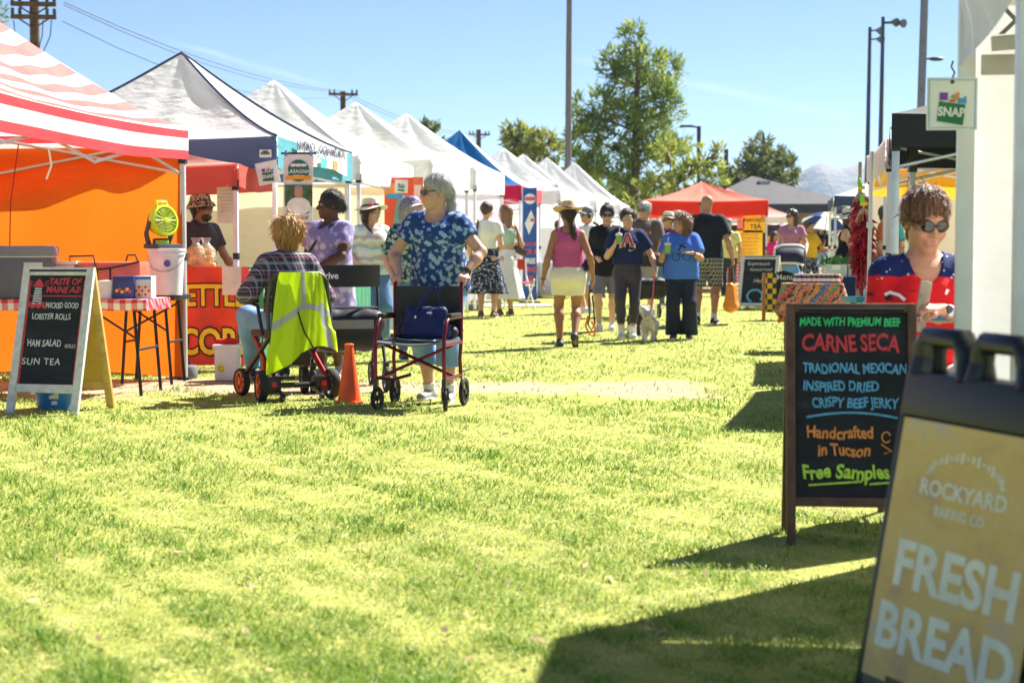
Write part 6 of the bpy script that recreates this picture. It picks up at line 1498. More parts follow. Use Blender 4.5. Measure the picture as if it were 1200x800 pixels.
for q in (-1, 1): m = MB(); m.tube([(q * .18, -.14, 0), (q * .16, .12, .64)], .014); m.build('leg', white_leg, tq); m = MB(); m.tube([(q * .18, .14, 0), (q * .16, -.12, .64)], .014); m.build('leg', white_leg, tq)
ch = thing('patio_chair', Vector((G(1036, 15.4).x, 15.4, 0)), R(-20), 'white framed chair with a navy back behind the woman in red', 'chair')
m = MB(); m.tube([(-.2, .12, .0), (-.2, .14, .75), (-.15, .15, .86), (.15, .15, .86), (.2, .14, .75), (.2, .12, 0)], .016); m.build('back_frame', white_leg, ch); m = MB(); m.slab(lambda s, t: (-.17 + .34 * s, .15 - .02 * math.sin(math.pi * s), .5 + .3 * t), 5, 4, .01); m.build('backrest', cloth('navy_canvas2', (.02, .03, .08)), ch)
m = MB(); m.slab(lambda s, t: (-.19 + .38 * s, -.26 + .38 * t, .43), 4, 4, .02); m.build('seat', cloth('navy_canvas2', (.02, .03, .08)), ch)
for q in (-1, 1): m = MB(); m.tube([(q * .2, -.25, 0), (q * .2, -.25, .44), (q * .2, .14, .44)], .014); m.build('leg', white_leg, ch)

# tea stall signs and table
for (px, py, w, hh, s, lab, colr) in ((884, 262, 26, 21, [('NAVAJO', .0, .085, .135), ('TEA', .03, -.08, .16)], 'yellow hand lettered tea sign hanging in the red canopy', 0), (878, 288, 31, 36, [], 'plain yellow poster under the tea sign', 0), (902, 282, 9, 11, [], 'small yellow sign with a red chili at the edge of the tea stall', 0), (868, 262, 8, 12, [], 'pink poster left of the tea sign', 1)):
    dd = 43.0 if px != 902 else 42.2; k = dd / FPX; sg = thing('poster', P(px, py, dd), 0, lab, 'poster'); m = MB(); m.box((0, 0, 0), (w * k, .02, hh * k)); m.build('sheet', plain('poster_yellow', (.82, .55, .02)) if not colr else plain('poster_pink', (.7, .25, .28)), sg)
    if s: lettering(sg, ko, [(a, b, c, d_, dict(bold=.02)) for a, b, c, d_ in s], Matrix.Translation((0, -.012, 0)))
    elif px == 902: m = MB(); m.ball((.02, -.014, 0), (.06, .004, .03), 8); m.build('drawing', c_red, sg)
    else:
        m = MB(); [m.box((0, -.012, (hh * .36 - 4.2 * i) * k), (w * k * .7, .003, .03)) for i in range(int(hh / 5))]; m.build('print', plain('print_amber', (.62, .36, .02)), sg)
ts = thing('display_counter', Vector((G(878, 43.0).x, 42.6, .12)), 0, 'counter of the tea stall under a pink checked cloth', 'counter'); m = MB(); m.box((0, 0, .45), (2.1, .6, .5)); m.build('front_cloth', ging, ts); m = MB(); m.box((0, 0, .72), (2.2, .7, .03)); m.build('counter_top', white_leg, ts)
for q in (-.9, .9): m = MB(); m.box((q, 0, .1), (.06, .5, .2)); m.build('leg', dark_leg, ts)
lt = thing('leaning_board', Vector((G(902, 36).x, 36, .12)), R(30), 'white leaning board beside the yellow posters', 'sign'); m = MB(); m.slab(lambda s, t: (-.12 + .1 * t + .1 * s, .3 * t - .3, .05 + 1.02 * (1 - t)), 3, 3, .03); m.build('board', plain('white_frame', (.62, .63, .66)), lt); m = MB(); m.box((0, .1, .35), (.3, .03, .7), rx=R(-14)); m.build('back', plain('tan_board', (.5, .27, .12)), lt)

# ballast and draped counters of the stalls
for q, (px, dd, lab) in enumerate(((215, 14.75, 'grey tent weight at the foot of the striped canopy pole'), (333, 16.9, 'grey tent weight at the foot of the lasagna canopy pole'), (556, 28.1, 'grey tent weight by the pole behind the women in skirts'), (1047, 11.9, 'grey tent weight at the foot of the black canopy pole'))):
    g = thing('tent_weight', G(px, dd), .3 * q, lab, 'tent weight', 'tent weights'); m = MB(); m.lathe([(.12, 0), (.125, .02), (.125, .09), (.115, .11), (.04, .115)], n=20); m.build('disc', plain('weight_grey', (.13, .13, .14), .7), g); m = MB(); m.tube([(-.05, 0, .11), (-.05, 0, .17), (.05, 0, .17), (.05, 0, .11)], .012, 6); m.build('handle', black_paint if 0 else dark_leg, g)
for px, dd, w, lab, col in ((448, 21.6, 1.5, 'stall table behind the woman in the straw hat', (.70, .70, .72)), (372, 18.4, 1.6, 'stall table inside the lasagna stall', (.05, .22, .12)), (640, 36, 1.6, 'stall table beside the tall blue banner', (.6, .6, .64))):
    folding_table(Vector((G(px, dd).x - .3, dd, gz(0, dd))), -ROW, lab, w, .7, .74, white_leg, grey_leg, cloth('drape_%d' % px, col), .66, 'floor length cloth over the ' + lab)
for q, (px, dd, lab, col) in enumerate(((350, 18.3, 'white carton on the green draped stall table', (.62, .62, .6)), (364, 18.4, 'brown carton on the green draped stall table', (.33, .2, .1)), (455, 21.5, 'blue crate on the white draped stall table', (.06, .2, .45)))):
    g = thing('carton', Vector((G(px, dd).x - .3, dd, gz(0, dd) + .75)), .2 * q, lab, 'box'); m = MB(); m.box((0, 0, .11), (.26, .2, .22), bev=.006); m.build('case', plain('carton_%d' % q, col, .8), g); m = MB(); m.box((0, -.102, .12), (.12, .003, .08)); m.build('label', snap_w, g)
# ------------------------------------------------------------------ wheeled things
from mathutils.bvhtree import BVHTree
tyre = plain('tyre', (.02, .02, .02), .8); maroon = plain('maroon_metal', (.17, .012, .03), .28, .55, .1, 6, .5); black_vinyl = plain('black_vinyl', (.014, .014, .017), .5, 0, .2, 8, .4, .2); chrome = plain('brushed_steel', (.5, .5, .52), .3, .8); black_paint = plain('black_paint', (.016, .016, .018), .35)
def wheel(root, c, r, w, axis_rz, rim, spokes=5, tm=None, name='wheel'):
    M_ = Matrix.Translation(c) @ Matrix.Rotation(axis_rz, 4, 'Z') @ Matrix.Rotation(R(90), 4, 'Y')
    m = MB(); m.lathe([(r * .76, -w * .45), (r * .93, -w / 2), (r, -w * .25), (r, w * .25), (r * .93, w / 2), (r * .76, w * .45), (r * .76, -w * .45)], n=28, M=M_, caps=False); o = m.build(name, tm or tyre, root)
    m = MB(); m.lathe([(r * .66, -w * .3), (r * .77, -w * .4), (r * .77, w * .4), (r * .66, w * .3), (r * .66, -w * .3)], n=28, M=M_, caps=False); m.lathe([(1e-4, -w * .5), (r * .2, -w * .5), (r * .2, w * .5), (1e-4, w * .5)], n=12, M=M_)
    for i in range(spokes):
        a = 2 * math.pi * i / spokes; m.box((r * .45 * math.cos(a), r * .45 * math.sin(a), 0), (r * .62, r * .15, w * .35), 0, M_, rz=a)
    m.build('rim', rim, o); return o
# -- transport chair
wl_ = G(490, 11.92); WRZ = R(-13)
wc = thing('wheelchair', wl_, WRZ, 'maroon framed transport wheelchair with black canvas back, empty but for a bag', 'wheelchair')
hw = .245
def WC(p): return Matrix.Translation(wl_) @ Matrix.Rotation(WRZ, 4, 'Z') @ Vector(p)
for q in (-1, 1):
    x = q * hw
    m = MB(); m.tube([(x, -.20, .17), (x, -.21, .30), (x, -.21, .445), (x, -.19, .47)], .0135, 10); m.tube([(x, -.21, .44), (x, -.20, .52), (x, -.14, .61), (x, -.08, .635), (x, .24, .635)], .0135, 10); m.build('front_frame', maroon, wc)
    m = MB(); m.tube([(x, .25, .20), (x, .22, .34), (x, .26, .48), (x, .26, .86), (x, .30, .90), (x, .37, .905)], .0135, 10); m.build('back_post', maroon, wc)
    m = MB(); m.tube([(x, -.21, .455), (x, .26, .455)], .0135, 10); m.tube([(x, -.20, .22), (x, .25, .22)], .0125, 10); m.build('side_rail', maroon, wc)
    m = MB(); m.tube([(x, .31, .903), (x, .40, .905)], .018, 10); m.build('grip', black_vinyl, wc)
    m = MB(); m.box((x, .05, .652), (.05, .28, .028), bev=.012); m.build('armrest', black_vinyl, wc)
    m = MB(); m.box((x, -.20, .185), (.03, .035, .07)); m.tube([(x - .02, -.19, .16), (x - .022, -.17, .08)], .007, 6); m.tube([(x + .02, -.19, .16), (x + .022, -.17, .08)], .007, 6); m.build('caster_fork', black_paint, wc)
    wheel(wc, (x, -.17, .078), .078, .028, R(12 * q), chrome if 0 else black_paint, 5); wheel(wc, (x + q * .012, .29, .100), .100, .03, 0, black_paint, 5)
    m = MB(); m.tube([(x + q * .01, .25, .2), (x + q * .012, .29, .1)], .011, 8); m.build('axle_strut', chrome, wc)
    m = MB(); m.tube([(x, .24, .24), (x + q * .05, .33, .26)], .006, 6); m.build('brake_lever', black_paint, wc)
m = MB(); m.tube([(-hw, .0, .445), (hw, .02, .23)], .0115, 8); m.build('cross_brace', maroon, wc); m = MB(); m.tube([(hw, .03, .445), (-hw, .01, .23)], .0115, 8); m.build('cross_brace', maroon, wc)
m = MB(); m.tube([(-hw, -.2, .225), (-.12, -.2, .215), (.0, -.17, .25)], .011, 8); m.build('footrest_bar', maroon, wc)
m = MB(); m.slab(lambda s, t: (-hw + 2 * hw * s, -.215 + .47 * t, .472 - .022 * math.sin(math.pi * s)), 10, 6, .012); m.build('seat', plain('grey_vinyl', (.12, .12, .14), .45), wc)
m = MB(); m.slab(lambda s, t: (-hw + 2 * hw * s, .255 + .04 * math.sin(math.pi * s), .49 + .36 * t), 10, 6, .01); m.build('backrest', black_vinyl, wc)
m = MB(); [m.box((q * .245, .235, .64 + .0 * q), (.012, .006, .03)) for q in (-1, 1)]; m.build('buckle', chrome, wc)
hb = thing('handbag', WC((.03, .10, .478)), WRZ, 'soft navy blue handbag with two straps sitting on the wheelchair seat', 'bag')
navyb = cloth('navy_bag', (.012, .02, .105), .6)
f = SDF(); f.seg(A(-.12, 0, .06), A(.12, 0, .06), .055, .055, .03); f.seg(A(-.115, .015, .19), A(.115, .015, .19), .03, .03, .03); f.seg(A(-.12, .0, .06), A(-.115, .015, .19), .05, .03, .04); f.seg(A(.12, .0, .06), A(.115, .015, .19), .05, .03, .04); f.seg(A(0, 0, .06), A(0, .015, .19), .06, .035, .05); f.add(A(-1, -1, -1), A(1, 1, 1), lambda x, y, z: -z + 0 * x + 0 * y, 'i')
f.seg(A(-.06, -.0, .13), A(.06, 0, .13), .05, .05, .04)
V, Q = f.mesh(.009, wrinkle(.004, 35, 8)); np_mesh('body', V, Q, navyb, hb)
for dy in (-.02, .06):
    m = MB(); m.slab(lambda s, t, dy=dy: (-.07 + .17 * s + .05 * math.sin(s * 3.1), dy + .03 * s, .19 + .17 * math.sin(math.pi * min(1, s * 1.05)) ** .8 + .028 * (t - .5) * (1.2 if s < .5 else -1)), 16, 2, .008); m.build('strap', navyb, hb)
m = MB(); m.box((-.06, -.058, .16), (.012, .006, .018)); m.box((.04, -.05, .19), (.04, .005, .008)); m.build('buckle', chrome, hb)
sbg = thing('shoulder_bag', WC((-.13, .13, .478)), WRZ, 'dark purple pouch tucked behind the navy handbag', 'bag'); f = SDF(); f.seg(A(-.03, 0, .05), A(.33, .03, .05), .05, .05, .03); f.seg(A(-.02, .02, .14), A(.33, .05, .15), .025, .025, .04); V, Q = f.mesh(.011, wrinkle(.004, 30, 3)); np_mesh('body', V, Q, cloth('purple_bag', (.03, .015, .05), .6), sbg)

def rollator(loc, rz, label, s=1.0):
    r = thing('rollator', loc, rz, label, 'walker')
    for q in (-1, 1):
        x = q * .28 * s
        m = MB(); m.tube([(x, -.34 * s, .2 * s), (x, .0, .62 * s), (x, .05 * s, .9 * s), (x, .13 * s, .93 * s)], .013 * s, 8); m.build('front_leg', black_paint, r)
        m = MB(); m.tube([(x, .30 * s, .15 * s), (x, .05 * s, .60 * s)], .013 * s, 8); m.build('rear_leg', black_paint, r)
        m = MB(); m.tube([(x, .08 * s, .92 * s), (x, .2 * s, .925 * s)], .018 * s, 8); m.build('grip', black_vinyl, r)
        wheel(r, (x, -.36 * s, .1 * s), .1 * s, .035 * s, 0, plain('grey_rim', (.12, .12, .13), .5)); wheel(r, (x, .32 * s, .1 * s), .1 * s, .035 * s, 0, plain('grey_rim', (.12, .12, .13), .5))
        m = MB(); m.box((x, -.35 * s, .2 * s), (.04 * s, .05 * s, .06 * s)); m.build('caster_fork', black_paint, r)
    m = MB(); m.box((0, .02 * s, .62 * s), (.54 * s, .28 * s, .045 * s), bev=.015); m.build('seat', black_vinyl, r)
    m = MB(); m.slab(lambda a, t: (-.28 * s + .56 * s * a, -.05 * s - .13 * s * math.sin(math.pi * a), .80 * s + .17 * s * t), 14, 3, .022); m.build('backrest', black_vinyl, r)
    f = SDF(); f.seg(A(-.2, -.12, .40) * s, A(.2, -.12, .40) * s, .1 * s, .1 * s, .03); f.seg(A(-.22, -.12, .52) * s, A(.22, -.12, .52) * s, .11 * s, .11 * s, .04); V, Q = f.mesh(.014, wrinkle(.006, 28, 5)); np_mesh('basket', V, Q, black_vinyl, r)
    return r
rl = rollator(Vector((G(402, 13.6).x, 13.6, 0)), R(14), 'black rollator with a wide padded back band and a sagging black pouch', 1.02)
lettering(rl, plain('sign_white', (.78, .78, .78)), [('drive', 0, 0, .075, dict(bold=.02))], Matrix.Translation((-.13, -.185, .905)) @ Matrix.Rotation(R(-30), 4, 'Z'))
m = MB(); m.slab(lambda a, t: (-.21 + .42 * a, -.245, .49 + .02 * math.sin(math.pi * a) * 0 + .07 * t), 8, 2, .006); m.build('pouch_trim', plain('silver_trim', (.22, .22, .23), .4), rl)
m = MB(); m.box((.28, .16, .955), (.1, .1, .012), bev=.004); m.build('tray', plain('orange_tray', (.75, .2, .03), .4), rl)
rollator(G(757, 24.9), R(8), 'black rollator with a hanging black bag in front of the older man in brown', .95)

# -- power chair
SL = Vector((G(338, 12.75).x, 12.75, 0)); SRZ = R(-155)
pc = thing('power_chair', SL, SRZ, 'folding power chair with orange rimmed wheels, seen from behind, a vest on its back', 'wheelchair')
def PC(p): return Matrix.Translation(SL) @ Matrix.Rotation(SRZ, 4, 'Z') @ Vector(p)
orim = plain('orange_rim', (.72, .13, .02), .4)
for q in (-1, 1):
    wheel(pc, (q * .27, .20, .115), .115, .06, R(-4 * q), orim if q > 0 else plain('grey_rim', (.12, .12, .13), .5), 6); wheel(pc, (q * .25, -.38, .105), .105, .05, R(10 * q), orim if q > 0 else plain('grey_rim', (.12, .12, .13), .5), 6)
    m = MB(); m.box((q * .19, .20, .12), (.12, .13, .12), bev=.025); m.build('motor', black_paint, pc); m = MB(); m.box((q * .19, .268, .125), (.035, .008, .035)); m.build('reflector', plain('red_reflector', (.6, .02, .02), .3), pc)
    m = MB(); m.tube([(q * .24, .20, .15), (q * .2, .05, .30), (q * .2, -.22, .48)], .02, 8); m.build('side_frame', plain('red_frame', (.4, .02, .03), .35, .3), pc); m = MB(); m.tube([(q * .24, -.38, .14), (q * .21, -.12, .3), (q * .21, .22, .47)], .018, 8); m.build('side_frame', black_paint, pc)
    m = MB(); m.tube([(q * .26, .22, .48), (q * .28, .16, .70), (q * .28, -.1, .72)], .014, 8); m.build('arm_frame', black_paint, pc); m = MB(); m.box((q * .28, -.04, .735), (.065, .3, .035), bev=.014); m.build('armrest', black_vinyl, pc)
    m = MB(); m.tube([(q * .15, .24, .1), (q * .15, .33, .04)], .012, 6); m.lathe([(.03, -.012), (.03, .012)], n=14, M=Matrix.Translation((q * .15, .335, .032)) @ Matrix.Rotation(R(90), 4, 'Y')); m.build('anti_tip', black_paint, pc)
m = MB(); m.box((0, .0, .49), (.46, .44, .06), bev=.025); m.build('seat', black_vinyl, pc)
m = MB(); m.tube([(-.21, .22, .46), (-.235, .25, .70), (-.215, .27, .88), (-.16, .275, .935), (.16, .275, .935), (.215, .27, .88), (.235, .25, .70), (.21, .22, .46)], .015, 10); m.build('back_frame', plain('olive_metal', (.07, .065, .05), .4, .3), pc)
m = MB(); m.slab(lambda a, t: (-.2 + .4 * a, .235 + .03 * math.sin(math.pi * a) + .03 * t, .52 + .40 * t), 10, 6, .012); m.build('backrest', black_vinyl, pc)
m = MB(); m.box((0, .05, .3), (.26, .2, .1), bev=.02); m.tube([(-.24, .2, .115), (.24, .2, .115)], .02, 8); m.build('battery_case', black_paint, pc); m = MB(); m.box((0, -.46, .12), (.34, .2, .02), bev=.006); m.tube([(0, -.38, .14), (0, -.22, .4)], .016, 6); m.build('footplate', black_paint, pc)
m = MB(); m.tube([(.29, -.2, .75), (.29, -.21, .82)], .008, 6); m.ball((.29, -.21, .83), .018, 10); m.build('joystick', black_paint, pc)
# hi-vis vest
vt = thing('safety_vest', SL, SRZ, 'neon yellow reflective vest hung over the back of the power chair', 'vest')
def hv():
    t = NT('neon_vest'); uv = t.n('ShaderNodeTexCoord').outputs['UV']; o = t.sep(uv)
    b1 = t.math('LESS_THAN', t.math('ABSOLUTE', t.math('SUBTRACT', t.math('SUBTRACT', o[1], .58), t.math('MULTIPLY', t.math('ABSOLUTE', t.math('SUBTRACT', o[0], .5)), -.22))), .042)
    b2 = t.math('MULTIPLY', t.math('LESS_THAN', t.math('ABSOLUTE', t.math('SUBTRACT', o[0], .47)), .045), t.math('GREATER_THAN', o[1], .60))
    b3 = t.math('MULTIPLY', t.math('LESS_THAN', t.math('ABSOLUTE', t.math('SUBTRACT', o[0], .13)), .04), t.math('LESS_THAN', o[1], .6))
    c = t.mix(t.math('MAXIMUM', t.math('MAXIMUM', b1, b2), b3), (.62, .88, .0), (.50, .52, .55)); t.color(c); t.translucent(c, .25); t.bump(t.noise(t.coord(scale=(1, 1, .4)), 16, 3), .6, .03); return t.done(.6)
def vest(s, t):
    wd = .155 + .10 * (1 - t) ** .7 + (.02 if t < .3 else 0); x = -wd + 2 * wd * s; low = .30 + .10 * math.sin(s * 4.2 + .5) - .05 * (abs(s - .5) > .3) * 0
    z = low + (.945 - low) * t; y = .30 + (.016 * math.sin(s * 21 + 2 * t) + .012 * math.sin(s * 9 + 5 * t) + .006 * math.sin(s * 47 + t * 9)) * (1 - .8 * t) + .035 * math.sin(math.pi * s) + .05 * (1 - t) * math.sin(s * 6 + 1) ** 2
    return (x, y, z)
m = MB(); m.grid(vest, 40, 26); m.build('fabric', hv(), vt)
m = MB(); m.tube([vest(.60, t) + Vector((0, .006, 0)) if 0 else tuple(Vector(vest(.60 - .25 * (1 - t / .55), t)) + Vector((0, .008, 0))) for t in [i * .55 / 8 for i in range(9)]], .006, 5); m.tube([tuple(Vector(vest(s, .0)) + Vector((0, .004, 0))) for s in [i / 14 for i in range(15)]], .005, 5); m.build('binding', black_paint, vt)
# -- cone
cn_ = thing('traffic_cone', G(409.5, 12.35), R(10), 'bright orange traffic cone standing on the worn grass', 'cone'); co_ = plain('cone_orange', (.85, .095, .008), .45, 0, .15, 6)
m = MB(); m.lathe([(.088, .0), (.084, .02), (.03, .405), (.034, .41), (.034, .425), (.026, .43)], n=28); m.build('body', co_, cn_); m = MB(); m.box((0, 0, .008), (.19, .19, .016), bev=.005); m.build('base', co_, cn_)

# ------------------------------------------------------------------ people
def loc_in(loc, rz, H, p):
    "world point -> pose units of a person"
    q = (Matrix.Translation(loc) @ Matrix.Rotation(rz, 4, 'Z')).inverted() @ Vector(p); return tuple(q / (H / 1.70))
def decal(shirt_root, part, mb, mat, off=.004, sgn=-1, name='print'):
    "lays flat artwork (x, *, z) onto the front of a garment"
    o = next(c for c in shirt_root.children if c.name.split('.')[0] == part); me = o.data
    bv = BVHTree.FromPolygons([v.co[:] for v in me.vertices], [tuple(p.vertices) for p in me.polygons]); vs = []
    for (x, y, z) in mb.v:
        h = bv.ray_cast(Vector((x, sgn * 1.0, z)), Vector((0, -sgn, 0)), 2.0); vs.append((x, (h[0].y if h[0] is not None else sgn * .12) + sgn * off, z))
    mb.v = vs; return mb.build(name, mat, o)
BR, DK, TAN, PALE, OLV = (.42, .22, .135), (.085, .042, .026), (.50, .28, .17), (.58, .36, .26), (.46, .26, .16)
jean = cloth('denim_light', (.20, .36, .62), .85, .25); jean_d = cloth('denim_mid', (.10, .19, .36), .85, .25); blackc = cloth('black_cotton', (.012, .012, .016)); whitec = cloth('white_cotton', (.72, .72, .74), .85, .05); navyc = cloth('navy_cotton', (.012, .022, .085)); greyleg = cloth('charcoal_leggings', (.055, .05, .06), .6, .1, 0, .2); khaki = cloth('khaki_cotton', (.42, .36, .27))
grey_shoe, white_shoe, dark_shoe, brown_shoe = plain('grey_shoe', (.28, .28, .30)), plain('white_shoe', (.66, .66, .68)), plain('dark_shoe', (.03, .03, .035)), plain('brown_shoe', (.13, .075, .045)); straw = plain('straw', (.55, .40, .23), .9, 0, .2, 60, .2, .6); pale_straw = plain('pale_straw', (.68, .62, .50), .9, 0, .12, 60, .2, .5)
hair_gray = dict(name='grey', col=(.33, .33, .34), col2=(.66, .65, .63)); hair_br = dict(name='brown', col=(.055, .028, .016)); hair_dk = dict(name='dark', col=(.022, .015, .012)); hair_lt = dict(name='light', col=(.17, .09, .04))
def Hh(base, **k): d = dict(base); d.update(k); return d

# woman pushing the wheelchair
L_ = G(516, 12.58); rz = R(-13); H = 1.66
hl, hr = WC((-hw, .37, .935)), WC((hw, .37, .935))
walker = person(L_, rz, 'woman in a blue leafy print top pushing the wheelchair, head turned aside', H, fat=1.14, bust=1.25, belly=.45, hips=1.05, vox=.0075, skin_col=(.56, .33, .24), glasses={}, beard=None, lips=(.42, .18, .16),
    hair=Hh(hair_gray, kind='ponytail', tail=[(0, .10, .05), (0, .122, .0), (.005, .122, -.07), (.012, .105, -.15)], vol=.012, rough=.005),
    pose=dict(yaw=-52, pitch=4, lean=12, hand_R=loc_in(L_, rz, H, hl), hand_L=loc_in(L_, rz, H, hr), palm_R=(.2, 0, -1), palm_L=(-.2, 0, -1), hdir_R=(0, -1, -.35), hdir_L=(0, -1, -.35), curl_R=1.0, curl_L=1.0, foot_R=(-.10, .05, .085), foot_L=(.10, -.12, .085), elbow_R=(-.7, .6, 0), elbow_L=(.8, .6, 0)),
    wear=[dict(kind='top', hem=.84, neck='scoop', sleeve=.55, drape=.035, e=.016, mat=pattern_cloth('blue_leaf_print', floral_fn((.018, .055, .20), (.30, .42, .62), 24, .45)), fold=.005), dict(kind='pants', hem=.27, flare=.035, mat=jean, leg_e=.01)], shoes=dict(mat=grey_shoe, sock=plain('white_sock', (.7, .7, .7)), sock_h=.12))
m = MB(); w_ = walker['wrL']; d_ = walker['elL'] - walker['wrL']; d_ /= np.linalg.norm(d_); m.tube([w_ + d_ * .012, w_ + d_ * .036], .033, 16); m.box(tuple(w_ + d_ * .024 + A(.01, -.028, .012)), (.03, .014, .03), bev=.004); m.build('watch', black_paint, walker['root'])
# rider of the power chair
rz = SRZ; L_ = SL.copy(); H = 1.66
rider = person(L_, rz, 'person with orange-blond hair in a plaid shirt riding the power chair', H, fat=1.12, bust=.6, belly=.3, vox=.009, skin_col=(.22, .105, .06), hair=dict(name='orange', kind='short', col=(.42, .17, .04), col2=(.78, .46, .15), vol=.024, rough=.015),
    pose=dict(hip_z=.58, yaw=28, pitch=-2, lean=2, hand_R=(-.24, -.28, .77), hand_L=(.28, -.20, .78), foot_R=(-.12, -.50, .215), foot_L=(.13, -.50, .215), knee_R=(-.3, -1, .6), knee_L=(.4, -1, .6), palm_R=(0, 0, -1), palm_L=(0, 0, -1), hdir_R=(0, -1, 0), hdir_L=(0, -1, 0)),
    wear=[dict(kind='top', hem=.50, sleeve=1.85, neck='crew', e=.018, mat=pattern_cloth('dark_plaid', plaid_fn((.045, .05, .075), [(.0, .16, (.40, .36, .40), .55), (.40, .07, (.45, .10, .12), .6), (.62, .05, (.6, .58, .62), .5)], (8, 8, 8))), fold=.006), dict(kind='pants', hem=.2, mat=jean, leg_e=.01)], shoes=dict(mat=dark_shoe))
# woman in lavender dress
L_ = G(388, 15.0); rz = R(-32); H = 1.62
P2 = person(L_, rz, 'woman in a lavender mottled dress with a dark bun, standing behind the rollator', H, fat=1.28, bust=1.4, belly=.4, vox=.009, skin_col=(.115, .055, .035), lips=(.2, .06, .06), hair=Hh(hair_dk, kind='bun', at=(0, .115, .0), vol=.016),
    pose=dict(yaw=-38, hand_R=(-.26, -.24, .97), hand_L=(.10, -.34, 1.0), elbow_L=(.9, .5, -.2), palm_L=(0, .3, -1), hdir_L=(-1, -.5, -.2)), wear=[dict(kind='dress', hem=.30, sleeve=.62, neck='v', rad=.23, drape=.03, e=.016, mat=pattern_cloth('lavender_dye', floral_fn((.26, .22, .44), (.52, .48, .66), 13, .46, (.38, .33, .56))), fold=.006)], shoes=dict(mat=plain('grey_boot', (.25, .24, .26)), up=.1))
def strap(J, a, b, mat, name='bag_strap', w=.011, bulge=.055):
    m = MB(); a, b = Vector(a), Vector(b); m.tube([a + Vector((0, .06, .01)), a, a.lerp(b, .35) + Vector((0, -bulge, 0)), a.lerp(b, .7) + Vector((0, -bulge, 0)), b], w, 6); m.build(name, mat, J['root'])
s_ = P2['s']; strap(P2, (.10 * s_, -.09, 1.40 * s_), (-.22, -.13, .92), black_paint, bulge=.07)
# woman with straw sun hat
L_ = G(436, 19.4); H = 1.66
P3 = person(L_, R(22), 'woman in a red-flowered straw hat and a watercolour striped top, looking right', H, fat=1.1, bust=1, vox=.010, skin_col=(.55, .34, .25), hair=Hh(hair_br, kind='bob'), glasses=None, hat=dict(kind='brim', brim=.19, mat=pale_straw, band=plain('hat_black', (.02, .02, .02)), h=.11, droop=.025),
    pose=dict(yaw=28, hand_R=(-.22, -.16, .98), hand_L=(.25, -.02, .86)), wear=[dict(kind='top', hem=.86, sleeve=.9, neck='scoop', drape=.03, mat=pattern_cloth('watercolour_stripes', lambda t: t.ramp(t.math('FRACT', t.math('ADD', t.math('MULTIPLY', t.sep(t.coord())[2], 4.2), t.math('MULTIPLY', t.noise(t.coord(), 9, 3), .7))), [(0, (.66, .70, .74)), (.18, (.25, .40, .50)), (.3, (.70, .52, .38)), (.45, (.72, .74, .76)), (.6, (.55, .34, .28)), (.72, (.35, .48, .58)), (.86, (.74, .66, .55)), (1, (.66, .70, .74))]))), dict(kind='pants', hem=.12, wide=.02, flare=.06, mat=jean_d)], shoes=dict(mat=brown_shoe))
m = MB(); [m.ball(tuple(P3['T'](( -.09 + .02 * i, -.06 - .012 * (i % 2), .09))), .018, 8) for i in range(3)]; m.build('hat_flower', plain('flower_red', (.6, .02, .04)), P3['root'])
strap(P3, (-.10, -.08, 1.40), (.20, -.10, .98), black_paint, bulge=.06); m = MB(); m.box((.23, -.08, .95), (.06, .16, .16), bev=.02); m.build('pouch', black_paint, P3['root'])
# woman behind, visor
P5 = person(G(483, 17.2), R(18), 'woman with a white and purple visor, mostly hidden behind the woman with the wheelchair', 1.63, fat=1.15, bust=1, vox=.011, skin_col=(.55, .33, .25), hair=Hh(hair_gray, kind='bob'), hat=dict(kind='cap', mat=plain('visor_purple', (.22, .16, .34)), peak=plain('visor_white', (.72, .66, .74))), pose=dict(yaw=35, hand_R=(-.24, -.1, .9), hand_L=(.2, -.2, .95)), wear=[dict(kind='top', hem=.84, sleeve=.9, neck='crew', drape=.03, mat=pattern_cloth('teal_floral', floral_fn((.015, .05, .075), (.32, .42, .42), 22, .42))), dict(kind='pants', hem=.1, mat=jean_d)], shoes=dict(mat=dark_shoe))
# two women in long skirts, from behind
P6 = person(G(571, 25.2), R(172), 'woman from behind in a white top and a long navy dotted skirt, hair pinned up', 1.70, bust=.8, vox=.012, skin_col=PALE, hair=Hh(hair_br, kind='bun', at=(0, .10, .03), vol=.015), pose=dict(yaw=-20, hand_R=(-.14, -.2, 1.0), hand_L=(.25, 0, .86)),
    wear=[dict(kind='top', hem=.98, sleeve=.45, neck='crew', mat=whitec), dict(kind='skirt', hem=.36, rad=.24, mat=pattern_cloth('navy_dots', floral_fn((.012, .02, .05), (.5, .52, .56), 34, .50)))], shoes=dict(mat=brown_shoe))
strap(P6, (.12, .09, 1.42), (.17, .10, 1.05), black_paint, w=.014, bulge=-.03)
P7 = person(G(592, 25.9), R(205), 'woman from behind in a pale green bandeau and a long white skirt', 1.68, bust=.8, vox=.012, skin_col=PALE, hair=Hh(hair_lt, kind='long'), pose=dict(yaw=25, hand_R=(-.18, -.22, 1.12), hand_L=(.22, -.1, .9)), wear=[dict(kind='top', hem=1.10, sleeve=0, neck='tube', cut=.17, mat=cloth('sage_cotton', (.35, .48, .40))), dict(kind='skirt', hem=.26, rad=.23, mat=whitec)], shoes=dict(mat=brown_shoe))
sc_ = P7; m = MB(); m.tube([(-.13, .06, 1.40), (-.16, .12, 1.2), (-.18, .12, 1.0)], .01, 6); m.build('bag_strap', plain('brown_strap', (.12, .06, .03)), P7['root']); m = MB(); m.box((-.24, .0, .98), (.22, .1, .10), bev=.02, ry=R(-24)); m.build('clutch', plain('brown_leather', (.10, .055, .035), .5), P7['root'])
